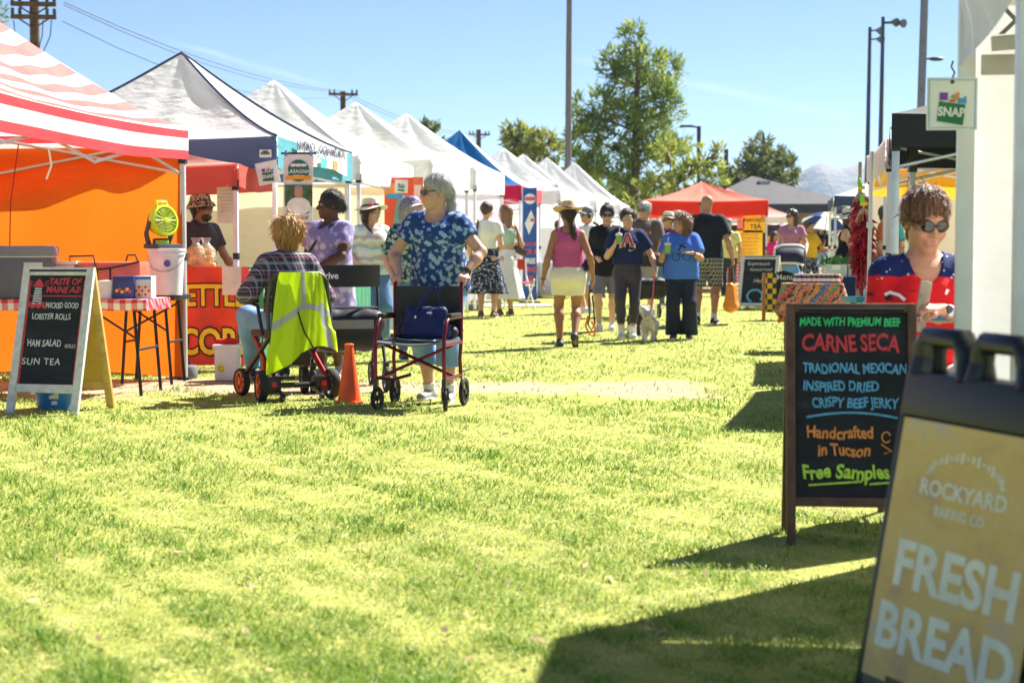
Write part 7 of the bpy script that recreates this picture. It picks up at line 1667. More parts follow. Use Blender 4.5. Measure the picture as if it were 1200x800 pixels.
# pink tank top, from behind
P8 = person(G(666, 19.5), R(180), 'woman from behind in a pink tank top, white shorts and a wide straw hat', 1.62, fat=1.06, bust=1, hips=1.12, vox=.009, skin_col=(.36, .17, .09), hair=Hh(hair_br, kind='ponytail', tail=[(0, .10, -.03), (-.03, .125, -.1), (-.045, .13, -.20), (-.05, .12, -.27)]), hat=dict(kind='brim', brim=.185, mat=straw, h=.12, curl=.035, z=.055, tilt=8, droop=-.0),
    pose=dict(yaw=8, foot_R=(-.07, .16, .16), toedip_R=-.75, foot_L=(.10, -.06, .085), hand_R=(-.29, .02, .84), hand_L=(.30, -.02, .82), sway=.01), wear=[dict(kind='top', hem=.97, sleeve=0, neck='tank', e=.012, mat=cloth('pink_cotton', (.48, .09, .25)), drape=.005), dict(kind='shorts', hem=.62, leg_e=.012, mat=cloth('cream_cotton', (.76, .70, .60), .8, .06))], shoes=dict(mat=dark_shoe, sole=dark_shoe))
for z, q in ((.2, 0),): m = MB(); m.box((-.20, .05, .93), (.05, .10, .12), bev=.015, rx=R(15)); m.build('hip_pouch', navyc, P8['root'])
m = MB(); [m.tube([(.33 * 0 + P8['wrL'][0] * (q == 1) + P8['wrR'][0] * (q == 0) - .0, P8['wr' + 'RL'[q]][1], P8['wr' + 'RL'[q]][2] - .006 + .012 * k) for k in range(2)], .033, 12) for q in (1,)]; m.build('bracelet', black_paint, P8['root'])
lsh = thing('dog_leash', G(691, 19.9), R(0), 'orange and black rope leash dangling beside the woman in the pink tank top', 'leash'); m = MB(); m.tube([(.0, 0, .70), (-.01, 0, .52), (.0, 0, .36), (-.02, 0, .24), (.02, 0, .17), (.06, 0, .24), (.05, .02, .38), (.03, 0, .58)], .011, 6); m.build('rope', black_paint, lsh); m = MB(); m.tube([(-.02, -.02, .34), (-.05, -.02, .22), (.0, -.02, .12), (.05, -.02, .10), (.07, -.02, .18), (.02, -.02, .28)], .012, 6); m.build('loop', plain('rope_orange', (.8, .15, .02)), lsh)
# man with headphones
P9 = person(G(688, 27), R(-62), 'man in a white tee with black headphones behind the others', 1.66, vox=.013, skin_col=TAN, hair=Hh(hair_gray, kind='short'), hat=dict(kind='cap', mat=plain('cap_grey', (.22, .22, .24))), glasses={}, pose=dict(hand_R=(-.2, -.22, 1.02), hand_L=(.2, -.22, .98)), wear=[dict(kind='top', hem=.82, sleeve=.62, drape=.02, mat=whitec), dict(kind='shorts', hem=.45, leg_e=.02, mat=cloth('grey_shorts', (.3, .3, .32)))], shoes=dict(mat=white_shoe))
m = MB(); T9 = P9['T']; [m.ball(tuple(T9((q * .088, .0, -.005))), (.03, .03, .04), 10) for q in (-1, 1)]; m.tube([tuple(T9((.09 * math.cos(a), .0, .03 + .10 * math.sin(a)))) for a in [R(180 * i / 8) for i in range(9)]], .01, 6); m.build('headphones', black_paint, P9['root'])
# woman in black sweater
P10 = person(G(711, 22.4), R(-8), 'woman in a black sweater, grey shorts and dark sunglasses half behind the girl in navy', 1.62, fat=1.05, bust=.8, vox=.011, skin_col=(.55, .34, .25), glasses={}, hair=Hh(hair_dk, kind='bun', at=(0, .02, .135), vol=.016), pose=dict(yaw=8, foot_R=(-.1, -.05, .085), foot_L=(.06, .12, .085), hand_R=(-.12, -.22, 1.0), hand_L=(.2, -.16, 1.0)), wear=[dict(kind='top', hem=.76, sleeve=1.9, neck='crew', e=.026, drape=.03, mat=blackc), dict(kind='shorts', hem=.52, mat=cloth('mauve_shorts', (.20, .18, .22)))], shoes=dict(mat=white_shoe))
# girl in navy tee
P11 = person(G(735, 21), R(-4), 'young woman in a navy tee with a big red letter, holding a green drink', 1.585, fat=1.02, bust=1.1, hips=1.12, vox=.0085, skin_col=(.57, .35, .26), hair=Hh(hair_dk, kind='tied'), pose=dict(yaw=4, hand_R=(-.17, -.24, 1.22), elbow_R=(-.5, .2, -1), hand_L=(.36, -.14, .93), palm_R=(1, 0, .1), hdir_R=(.25, -.25, 1), curl_R=.75, curl_L=.9, foot_R=(-.075, -.16, .085), foot_L=(.07, .04, .085)),
    wear=[dict(kind='top', hem=.99, sleeve=.68, neck='crew', e=.022, drape=.012, mat=navyc, sl_e=.02), dict(kind='pants', hem=.20, e=.007, waist=1.04, mat=greyleg, fold=.001)], shoes=dict(mat=white_shoe, sock=plain('white_sock', (.7, .7, .7)), sock_h=.24))
s_ = P11['s']
def big_a(g):
    m = MB(); zc = 1.30 * s_
    def bar(x0, z0, x1, z1, w):
        n = 6
        for i in range(n):
            a, b = i / n, (i + 1) / n; xa, xb, za, zb = x0 + (x1 - x0) * a, x0 + (x1 - x0) * b, z0 + (z1 - z0) * a, z0 + (z1 - z0) * b
            if abs(x1 - x0) < abs(z1 - z0): m.add([(xa - w, 0, zc + za), (xa + w, 0, zc + za), (xb + w, 0, zc + zb), (xb - w, 0, zc + zb)], [(0, 1, 2, 3)])
            else: m.add([(xa, 0, zc + za - w), (xb, 0, zc + za - w), (xb, 0, zc + za + w), (xa, 0, zc + za + w)], [(0, 1, 2, 3)])
    e = g
    bar(-.062, -.07 - e, -.004, .075 + e, .013 + e); bar(.062, -.07 - e, .004, .075 + e, .017 + e); bar(-.05, -.025, .05, -.025, .009 + e * .5); bar(-.088 - e, -.07, -.034 + e, -.07, .010 + e); bar(.034 - e, -.07, .088 + e, -.07, .010 + e)
    return m
decal(P11['root'], 'shirt', big_a(.009), plain('print_white', (.8, .8, .82), .6), .005); decal(P11['root'], 'shirt', big_a(0), plain('print_red2', (.50, .02, .05)), .009)
m = MB(); m.box((0, 0, 1.205 * s_), (.19, .002, .028)); decal(P11['root'], 'shirt', m, plain('print_white', (.8, .8, .82)), .005)
m = MB(); text_mb(m, 'ALUMNI', .03, Matrix.Translation((0, 0, 1.205 * s_)), bold=.02, sx=1.2); decal(P11['root'], 'shirt', m, navyc, .009)
m = MB(); m.poly([(.01, 0, 1.165 * s_), (.03, 0, 1.150 * s_), (.09, 0, 1.175 * s_), (.035, 0, 1.160 * s_), (.02, 0, 1.172 * s_)], .001, (0, -1, 0)); decal(P11['root'], 'shirt', m, plain('print_white', (.8, .8, .82)), .006)
def cup(loc, label):
    c = thing('drink_cup', loc, 0, label, 'cup', 'clear cups of green drink'); m = MB(); m.lathe([(.030, -.055), (.040, .05)], n=18); m.build('drink', plain('green_smoothie', (.16, .36, .05), .2, 0, .1, 20, .6), c); m = MB(); m.lathe([(.043, .05), (.043, .058), (.036, .075), (.014, .082)], n=18); m.build('lid', plain('milky_lid', (.7, .72, .7)), c); m = MB(); m.tube([(0, 0, .08), (.012, 0, .15)], .004, 6); m.build('straw', white_leg, c)
cup(Wd(P11, P11['palmR'] + A(.012, -.012, .01)), 'green drink in a clear cup held by the girl in navy')
# older man in brown
P12 = person(G(755, 25.8), R(-14), 'older man with white hair in a brown tee behind the rollator', 1.72, fat=1.16, belly=.7, vox=.011, skin_col=(.56, .32, .24), glasses={}, hair=dict(name='white', kind='short', col=(.52, .51, .5), col2=(.75, .74, .72)), pose=dict(yaw=-18, pitch=4, lean=4, hand_R=(-.27, -.34, .96), hand_L=(.27, -.34, .96), curl_R=1, curl_L=1), wear=[dict(kind='top', hem=.82, sleeve=.85, e=.022, drape=.03, mat=cloth('taupe_cotton', (.13, .10, .085))), dict(kind='shorts', hem=.5, leg_e=.02, mat=khaki)], shoes=dict(mat=white_shoe, sock=plain('white_sock', (.7, .7, .7)), sock_h=.2))
m = MB(); s_ = P12['s']; [m.box((-.11 + .045 * i, 0, 1.24 * s_ + .004 * math.sin(i)), (.03, .002, .035), i % 3) for i in range(6)]; decal(P12['root'], 'shirt', m, [plain('pr_purple', (.2, .06, .35)), plain('pr_red', (.6, .08, .06)), plain('pr_orange', (.75, .28, .08))], .006)
# couple behind with hats
P13 = person(G(782, 30), R(-20), 'person in a maroon vest, blue jeans and a pale brimmed hat farther back', 1.63, bust=.7, vox=.014, skin_col=TAN, hair=Hh(hair_br, kind='short'), glasses={}, hat=dict(kind='brim', brim=.17, mat=pale_straw, band=plain('hat_black', (.02, .02, .02))), pose=dict(yaw=-30), wear=[dict(kind='top', hem=.86, sleeve=.5, mat=cloth('maroon_cotton', (.16, .02, .05))), dict(kind='pants', hem=.08, mat=jean_d)], shoes=dict(mat=dark_shoe))
person(G(793, 31.5), R(10), 'person in a white shirt and dark banded hat, half hidden farther back', 1.68, vox=.014, skin_col=TAN, hair=Hh(hair_br, kind='short'), hat=dict(kind='brim', brim=.17, mat=pale_straw, band=plain('hat_black', (.02, .02, .02))), pose=dict(yaw=20), wear=[dict(kind='top', hem=.84, sleeve=.6, mat=whitec), dict(kind='pants', hem=.08, mat=khaki)], shoes=dict(mat=dark_shoe))
# woman in blue tee, gesturing
P14 = person(G(798, 20.9), R(-6), 'woman in a bright blue tee with a bicycle print, gesturing with a drink', 1.53, fat=1.14, bust=1.1, belly=.3, hips=1.05, vox=.0085, skin_col=(.46, .25, .16), hair=dict(name='auburn', kind='curly', col=(.12, .055, .03), col2=(.36, .20, .10), vol=.016), pose=dict(yaw=-58, pitch=-3, hand_R=(-.24, -.24, 1.16), elbow_R=(-.4, .3, -1), hdir_R=(.2, -.5, .6), palm_R=(1, -.2, 0), curl_R=.8, hand_L=(.15, -.34, 1.17), elbow_L=(.6, .1, -1), hdir_L=(-1, -.35, .0), palm_L=(0, 0, 1), curl_L=.12, foot_R=(-.10, -.02, .085), foot_L=(.11, -.05, .085)),
    wear=[dict(kind='top', hem=.83, sleeve=.72, neck='crew', e=.02, drape=.035, sl_e=.02, mat=cloth('royal_cotton', (.06, .17, .60))), dict(kind='pants', hem=.06, flare=.04, leg_e=.014, mat=cloth('ink_denim', (.018, .024, .04)))], shoes=dict(mat=brown_shoe))
cup(Wd(P14, P14['palmR'] + A(.01, -.015, .01)), 'green drink in a clear cup held by the woman in the blue tee')
s_ = P14['s']; m = MB()
for q in (-1, 1): m.tube([(q * .065 + .045 * math.cos(a), 0, 1.12 * s_ + .045 * math.sin(a)) for a in [math.pi * i / 9 for i in range(18)]], .004, 5, closed=True)
m.tube([(-.065, 0, 1.12 * s_), (-.02, 0, 1.18 * s_), (.045, 0, 1.175 * s_), (.065, 0, 1.12 * s_)], .004, 5); m.tube([(-.02, 0, 1.18 * s_), (0, 0, 1.12 * s_), (.045, 0, 1.175 * s_)], .004, 5); m.tube([(-.04, 0, 1.20 * s_), (.0, 0, 1.27 * s_), (.05, 0, 1.24 * s_)], .012, 6); m.tube([(-.08, 0, 1.30 * s_), (-.02, 0, 1.27 * s_), (.04, 0, 1.30 * s_)], .006, 5)
decal(P14['root'], 'shirt', m, navyc, .003)
m = MB(); w_ = P14['wrL']; d_ = P14['elL'] - w_; d_ /= np.linalg.norm(d_); m.tube([w_ + d_ * .01, w_ + d_ * .035], .030, 14); m.build('watch', black_paint, P14['root'])
# bald man with the orange bag
P15 = person(G(827, 23.6), R(168), 'bald bearded man from behind in a black tee and checked shorts carrying an orange bag', 1.79, fat=1.1, belly=.3, vox=.010, skin_col=(.45, .24, .16), glasses={}, hair=dict(kind='bald', name='x', col=(.3, .28, .26)), beard=('grey', (.45, .44, .43)), pose=dict(yaw=42, foot_R=(-.10, -.10, .085), foot_L=(.10, .14, .10), toedip_L=-.4, hand_R=(-.34, -.05, .86), hand_L=(.28, -.06, .86), curl_R=1.1), wear=[dict(kind='top', hem=.88, sleeve=.72, e=.022, drape=.03, sl_e=.022, mat=cloth('ink_cotton', (.016, .017, .026))), dict(kind='shorts', hem=.50, leg_e=.024, mat=pattern_cloth('check_shorts', plaid_fn((.03, .03, .036), [(0, .2, (.4, .4, .42), .5), (.5, .2, (.4, .4, .42), .5)], (9, 9, 9))))], shoes=dict(mat=dark_shoe, sock=plain('white_sock', (.7, .7, .7)), sock_h=.12))
tb_ = Wd(P15, P15['palmR']); ot = thing('tote_bag', tb_ + Vector((.0, 0, -.02)), R(-15), 'bright orange tote with dark handles carried by the bald man', 'bag')
f = SDF(); f.seg(A(-.05, -.12, -.55), A(-.05, .12, -.55), .05, .05, .02); f.seg(A(.05, -.12, -.55), A(.05, .12, -.55), .05, .05, .02); f.seg(A(0, -.12, -.29), A(0, .12, -.29), .055, .055, .02); f.seg(A(0, -.12, -.55), A(0, -.11, -.29), .09, .06, .02); f.seg(A(0, .12, -.55), A(0, .11, -.29), .09, .06, .02); f.seg(A(0, 0, -.55), A(0, 0, -.29), .09, .06, .02)
V, Q = f.mesh(.011, wrinkle(.004, 26, 6)); np_mesh('body', V, Q, plain('tote_orange', (.80, .24, .012), .45, 0, .12, 6), ot)
for q in (-1, 1): m = MB(); m.tube([(q * .035, -.07, -.27), (q * .02, -.03, .0), (0, 0, .03), (q * .02, .03, 0), (q * .035, .07, -.27)], .011, 6); m.build('handle', plain('brown_strap', (.12, .06, .03)), ot)
m = MB(); m.tube([(.005, -.185, -.6), (.005, -.165, -.26)], .006, 5); m.build('piping', black_paint, ot)
# far people
P16 = person(G(853, 37), R(176), 'man from behind in a pale yellow tee and grey cap, far down the lane', 1.66, fat=1.1, vox=.016, face=False, skin_col=TAN, hair=Hh(hair_gray, kind='short'), hat=dict(kind='cap', mat=plain('cap_grey', (.22, .22, .24))), wear=[dict(kind='top', hem=.86, sleeve=.65, drape=.02, mat=cloth('lemon_cotton', (.74, .68, .28))), dict(kind='pants', hem=.06, mat=cloth('slate_cotton', (.025, .035, .05)))], pose=dict(foot_L=(.1, .1, .085)), shoes=dict(mat=dark_shoe))
person(G(840, 43.4), R(5), 'vendor in a red cap and black top inside the tea stall', 1.66, vox=.018, face=False, skin_col=BR, hair=Hh(hair_dk, kind='short'), hat=dict(kind='cap', mat=plain('cap_red', (.6, .03, .02))), wear=[dict(kind='top', hem=.85, sleeve=.7, mat=blackc), dict(kind='pants', hem=.06, mat=blackc)], shoes=dict(mat=dark_shoe))
person(G(907, 40), R(40), 'small person in a magenta top at the edge of the tea stall', 1.42, bust=.6, vox=.018, face=False, skin_col=BR, hair=Hh(hair_dk, kind='bob'), wear=[dict(kind='top', hem=.85, sleeve=.7, mat=cloth('magenta_cotton', (.75, .02, .22))), dict(kind='pants', hem=.06, mat=cloth('pale_pink_cotton', (.7, .5, .5)))], shoes=dict(mat=dark_shoe))
person(G(913, 41.5), R(30), 'woman in a lavender top far back between the stalls', 1.62, bust=.6, vox=.018, face=False, skin_col=BR, hair=Hh(hair_dk, kind='tied'), wear=[dict(kind='top', hem=.85, sleeve=.7, mat=cloth('lilac_cotton', (.5, .45, .68))), dict(kind='pants', hem=.06, mat=blackc)], shoes=dict(mat=dark_shoe))
P18 = person(G(927, 30.4), R(-12), 'woman with long brown hair in a mauve pink tee pushing the stroller', 1.71, bust=1, vox=.012, skin_col=(.58, .36, .28), glasses={}, hair=Hh(hair_br, kind='curly', vol=.018), pose=dict(yaw=-40, hand_R=(-.20, -.36, .95), hand_L=(.26, -.30, .95), curl_R=1, curl_L=1), wear=[dict(kind='top', hem=1.0, sleeve=.5, neck='scoop', mat=cloth('mauve_cotton', (.48, .20, .30))), dict(kind='pants', hem=.08, e=.008, waist=1.04, mat=blackc)], shoes=dict(mat=dark_shoe))
st = thing('baby_stroller', G(925, 29.6), R(-12), 'dark stroller with a pale rimmed hood, a child inside', 'stroller')
m = MB()
def hood(a, t): q = math.pi * (.05 + .62 * t); return (-.24 + .48 * a, .1 - .36 * math.cos(q) * .9, .72 + .34 * math.sin(q) - .05 * (2 * a - 1) ** 4)
m.slab(hood, 14, 10, .012); hd_ = m.build('hood', plain('stroller_navy', (.02, .022, .05), .7, 0, .6, 7), st); m = MB(); m.tube([tuple(Vector(hood(i / 14, 0)) + Vector((0, -.01, 0))) for i in range(15)], .02, 6); m.tube([tuple(Vector(hood(i / 14, .62)) + Vector((0, 0, .02))) for i in range(15)], .03, 6); m.build('hood_rim', plain('pale_trim', (.6, .6, .63)), hd_)
m = MB(); m.slab(lambda a, t: (-.2 + .4 * a, -.2 + .4 * t, .42 + .3 * t * t), 6, 6, .03); m.build('seat', black_vinyl, st)
for q in (-1, 1):
    m = MB(); m.tube([(q * .25, -.42, .14), (q * .25, -.1, .5), (q * .25, .34, .98)], .015); m.build('frame', black_paint, st); m = MB(); m.tube([(q * .25, .32, .14), (q * .25, .0, .6)], .015); m.build('rear_leg', black_paint, st); wheel(st, (q * .25, -.42, .12), .12, .04, 0, plain('grey_rim', (.12, .12, .13))); wheel(st, (q * .27, .34, .14), .14, .04, 0, plain('grey_rim', (.12, .12, .13)))
m = MB(); m.tube([(-.25, .34, .98), (0, .38, 1.0), (.25, .34, .98)], .016); m.build('push_bar', black_vinyl, st)
person(G(925, 29.5), R(-12), 'toddler in a blue top sitting inside the stroller', .95, vox=.012, face=False, skin_col=PALE, hair=Hh(hair_lt, kind='short'), pose=dict(hip_z=.83, yaw=5, foot_R=(-.12, -.5, .55), foot_L=(.12, -.5, .55), hand_R=(-.2, -.25, 1.0), hand_L=(.2, -.25, 1.0), knee_R=(0, -.4, 1), knee_L=(0, -.4, 1)), wear=[dict(kind='top', hem=.8, sleeve=1.5, mat=cloth('sky_cotton', (.12, .28, .62)))])
P19 = person(G(948, 36), R(30), 'person in a mustard shirt and navy dotted trousers under the umbrella', 1.60, bust=.6, vox=.015, face=False, skin_col=BR, hair=Hh(hair_dk, kind='tied'), pose=dict(hand_L=(.20, -.25, 1.2), curl_L=1.1, hdir_L=(0, -.4, 1), foot_R=(-.14, .1, .085)), wear=[dict(kind='top', hem=.9, sleeve=.7, drape=.02, mat=cloth('mustard_cotton', (.66, .36, .02))), dict(kind='pants', hem=.06, mat=pattern_cloth('navy_dots', floral_fn((.012, .02, .05), (.5, .52, .56), 34, .50)))], shoes=dict(mat=dark_shoe))
hp_ = Wd(P19, P19['palmL']); um = thing('umbrella', hp_, R(20), 'navy and white panelled umbrella held open over two people', 'umbrella', tilt=R(-14)); um.rotation_euler = (R(-10), R(14), R(20))
m = MB(); m.tube([(0, 0, -.12), (0, 0, .62)], .009, 8); m.build('shaft', black_paint, um)
m = MB(); m.grid(lambda a, t: (lambda q, r: (r * math.cos(q) * (1 - .06 * abs(math.sin(4 * q)) * t), r * math.sin(q) * (1 - .06 * abs(math.sin(4 * q)) * t), .60 - .24 * t ** 1.8 + .02 * abs(math.sin(4 * q)) * t))(2 * math.pi * a, .52 * t + .004), 64, 8); o = m.build('canopy', [fabric('umbrella_navy', (.015, .04, .16), .15), fabric('umbrella_white', (.72, .73, .76), .3)], um)
for p_ in o.data.polygons: p_.material_index = int(((math.atan2(p_.center.y, p_.center.x) / (2 * math.pi)) % 1) * 8) % 2
for i in range(8): q = i * math.pi / 4; m = MB(); m.tube([(0, 0, .585), (.26 * math.cos(q), .26 * math.sin(q), .525), (.515 * math.cos(q), .515 * math.sin(q), .355)], .004, 5); m.build('rib', black_paint, um)
person(G(962, 36.6), R(-25), 'young woman with long dark hair and denim shorts by the umbrella', 1.60, bust=.7, vox=.015, face=False, skin_col=(.36, .19, .12), hair=Hh(hair_dk, kind='long'), pose=dict(hand_R=(-.1, -.28, 1.18), hand_L=(.15, -.28, 1.1)), wear=[dict(kind='top', hem=1.08, sleeve=.4, mat=blackc), dict(kind='shorts', hem=.68, mat=jean)], shoes=dict(mat=white_shoe))
P21 = person(G(989, 26), R(62), 'woman in a black sleeveless top and a broad white sun hat choosing greens', 1.60, fat=1.15, bust=1, vox=.012, skin_col=(.52, .31, .23), hair=Hh(hair_br, kind='bob'), hat=dict(kind='brim', brim=.23, mat=pale_straw, band=plain('hat_black', (.02, .02, .02)), droop=.05), pose=dict(lean=8, hand_R=(-.12, -.42, 1.02), hand_L=(.1, -.42, 1.0)), wear=[dict(kind='top', hem=.85, sleeve=0, neck='tank', mat=blackc), dict(kind='pants', hem=.06, mat=blackc)], shoes=dict(mat=dark_shoe))
for (px, dd, rz_, lab, col_, hk) in ((712, 36, 10, 'distant person in a tan hat behind the man with headphones', khaki, pale_straw), (697, 40, 200, 'distant person in a dark top between the canopies', blackc, None), (1000, 34, 100, 'distant shopper in a pale blue top behind the woman in the sun hat', cloth('pale_blue_cotton', (.5, .6, .74)), None), (980, 41, 20, 'distant person in a grey-white shirt near the brick building', whitec, None)):
    person(G(px, dd), R(rz_), lab, 1.66, vox=.018, face=False, skin_col=TAN, hair=Hh(hair_br, kind='short'), hat=dict(kind='brim', brim=.17, mat=hk) if hk else None, wear=[dict(kind='top', hem=.85, sleeve=.7, mat=col_), dict(kind='pants', hem=.06, mat=jean_d)], shoes=dict(mat=dark_shoe))
for (px, dd, rz_, lab, col_) in ((1036, 26, 80, 'distant shopper in a rust tee under the far right canopy', 'rust_tee'), (1052, 27, 250, 'distant vendor in a teal tee under the far right canopy', 'teal_tee'), (655, 38, 60, 'distant vendor in a plum tee beyond the tall blue banner', 'plum_tee')):
    person(G(px, dd), R(rz_), lab, 1.66, bust=.4, vox=.018, face=False, skin_col=TAN, hair=Hh(hair_br, kind='short'), wear=[dict(kind='top', hem=.85, sleeve=.7, mat=cloth(col_, dict(grey_tee=(.3, .3, .32), rust_tee=(.5, .14, .05), teal_tee=(.05, .3, .32), white_tee=(.7, .7, .7), plum_tee=(.2, .05, .16))[col_])), dict(kind='pants', hem=.06, mat=jean_d)], shoes=dict(mat=dark_shoe))
# vendor in leopard bucket hat
person(G(233, 17.4), R(55), 'bearded vendor in a leopard spotted bucket hat and dark tee behind the popcorn', 1.66, fat=1.1, vox=.010, skin_col=(.30, .16, .10), glasses={}, beard=('dark', (.03, .02, .016)), hair=Hh(hair_dk, kind='short'), hat=dict(kind='bucket', mat=pattern_cloth('leopard', floral_fn((.55, .48, .40), (.03, .025, .02), 42, .40))), pose=dict(yaw=15, lean=6, hand_R=(-.2, -.3, .92), hand_L=(.2, -.36, .9)), wear=[dict(kind='top', hem=.85, sleeve=.7, drape=.02, mat=cloth('plum_cotton', (.05, .035, .05))), dict(kind='pants', hem=.06, mat=blackc)], shoes=dict(mat=dark_shoe))

# woman in red, seated on a stool behind the neon chalkboard
d0 = 7.0; L_ = Vector((G(1078, d0).x, d0, 0)); rz = R(-4); H = 1.66
def red_shirt(t):
    o = t.sep(t.coord()); z, x = o[2], o[0]; n = t.noise(t.coord(), 12, 4)
    zz_ = t.math('ADD', z, t.math('MULTIPLY', t.math('SUBTRACT', n, .5), .05))
    c = t.ramp(zz_, [(.0, (.66, .015, .02)), (.815, (.45, .30, .14)), (.845, (.55, .42, .24)), (.875, (.66, .015, .02)), (1.0, (.012, .02, .10))], 'CONSTANT')
    w = t.noise(t.coord(scale=(3, 3, 9)), 5, 3); sm = t.math('MULTIPLY', t.math('GREATER_THAN', w, .60), t.math('LESS_THAN', t.math('ABSOLUTE', t.math('SUBTRACT', z, .93)), .03)); c = t.mix(sm, c, (.06, .015, .02))
    blu = t.math('MULTIPLY', t.math('GREATER_THAN', n, .5), t.math('LESS_THAN', t.math('ABSOLUTE', t.math('SUBTRACT', z, .85)), .03)); c = t.mix(blu, c, (.07, .20, .38))
    vo = t.n('ShaderNodeTexVoronoi'); vo.inputs['Scale'].default_value = 38; t.l(t.coord(), vo.inputs['Vector']); c = t.mix(t.math('MULTIPLY', t.math('LESS_THAN', vo.outputs['Distance'], .2), t.math('GREATER_THAN', z, .985)), c, (.5, .52, .6))
    return c
PW = person(L_, rz, 'woman with short brown hair and sunglasses in a red patriotic tee, holding a little flag', H, fat=1.02, bust=1.1, belly=.2, vox=.0065, skin_col=(.50, .25, .16), lips=(.42, .16, .14), glasses=dict(w=1.14), hair=dict(name='chestnut', kind='short', col=(.085, .032, .016), col2=(.27, .12, .055), vol=.017, line=.068, rough=.006, sl=.032),
    pose=dict(hip_z=.58, facew=1.12, yaw=14, pitch=18, lean=4, hand_R=(-.215, -.16, .48), elbow_R=(-.2, 1, 0), hand_L=(.03, -.30, .89), elbow_L=(1, .3, -.5), hdir_L=(-1, -.25, .12), palm_L=(.0, .4, -1), curl_L=1.05, foot_R=(-.14, -.30, .22), foot_L=(.14, -.30, .22), knee_R=(-.2, -1, .3), knee_L=(.2, -1, .3)),
    wear=[dict(kind='top', hem=.51, sleeve=.62, neck='v', e=.012, sl_e=.012, mat=pattern_cloth('patriotic_tee', red_shirt), fold=.005), dict(kind='pants', hem=.25, mat=cloth('white_denim', (.6, .58, .55)))], shoes=dict(mat=white_shoe))
stl = thing('bar_stool', L_, rz, 'plain wooden stool carrying the woman in red, hidden behind the chalkboard', 'stool')
m = MB(); m.lathe([(.17, .475), (.18, .49), (.18, .51), (.165, .52)], (0, .03, 0), 24); m.build('seat', brown_wood, stl)
for a in (45, 135, 225, 315): m = MB(); m.tube([(.11 * math.cos(R(a)), .03 + .11 * math.sin(R(a)), .48), (.19 * math.cos(R(a)), .03 + .19 * math.sin(R(a)), 0)], .016); m.build('leg', brown_wood, stl)
m = MB(); m.tube([(.16 * math.cos(R(a)), .03 + .16 * math.sin(R(a)), .2) for a in (45, 135, 225, 315)], .011, 6, closed=True); m.build('footrest', brown_wood, stl)
s_ = PW['s']; w_ = PW['wrL']; d_ = PW['elL'] - w_; d_ /= np.linalg.norm(d_)
m = MB(); m.tube([w_ + d_ * .015, w_ + d_ * .033], .030, 18); m.build('watch_band', chrome, PW['root']); m = MB(); m.ball(tuple(w_ + d_ * .024 + A(0, -.028, .01)), (.017, .006, .017), 14); m.build('watch', plain('watch_face', (.05, .05, .05), .2), PW['root'])
m = MB(); m.tube([(-.17, 0, .945 * s_), (-.15, 0, .955 * s_), (-.12, 0, .945 * s_), (-.10, 0, .925 * s_)], .007, 5); m.tube([(.06, 0, .96 * s_), (.11, 0, .94 * s_), (.16, 0, .955 * s_)], .012, 5); decal(PW['root'], 'shirt', m, plain('print_white', (.8, .8, .82)), .003)
# small flag and the weathered stick in her hand
hpw = Wd(PW, PW['palmL']); fg_ = thing('hand_flag', hpw, rz, 'small starred and striped flag drooping from the hand of the woman in red', 'flag')
m = MB(); m.box((.0, .0, .03), (.045, .018, .20), bev=.004, ry=R(8)); m.box((-.055, .0, -.30), (.05, .02, .42), bev=.004, ry=R(14)); m.build('stick', plain('weathered_wood', (.32, .26, .20), .8, 0, .3, 20), fg_)
def flagm():
    t = NT('flag_cloth'); o = t.sep(t.n('ShaderNodeTexCoord').outputs['UV']); st_ = t.math('LESS_THAN', t.math('FRACT', t.math('MULTIPLY', o[0], 3.5)), .5); c = t.mix(st_, (.75, .75, .76), (.55, .015, .04))
    cant = t.math('MULTIPLY', t.math('GREATER_THAN', o[1], .56), t.math('GREATER_THAN', o[0], -.1)); vo = t.n('ShaderNodeTexVoronoi'); vo.inputs['Scale'].default_value = 9; vo.inputs['Randomness'].default_value = .15; t.l(t.n('ShaderNodeTexCoord').outputs['UV'], vo.inputs['Vector'])
    star = t.math('LESS_THAN', vo.outputs['Distance'], .26); c = t.mix(cant, c, t.mix(star, (.012, .025, .12), (.78, .78, .8))); t.color(c); return t.done(.8)
m = MB(); m.grid(lambda a, t: (-.03 - .17 * (1 - t) + (.13 - .02 * t) * (a - .5), -.035 - .02 * math.sin(a * 9 + t * 3), -.215 * (1 - t) + .07 * (a - .5) + .015 * math.sin(a * 8)), 20, 16); m.build('cloth', flagm(), fg_)
strap(PW, (.165, -.10, 1.08), (.20, -.17, .67), plain('brown_strap', (.12, .06, .03)), w=.018, bulge=.05)

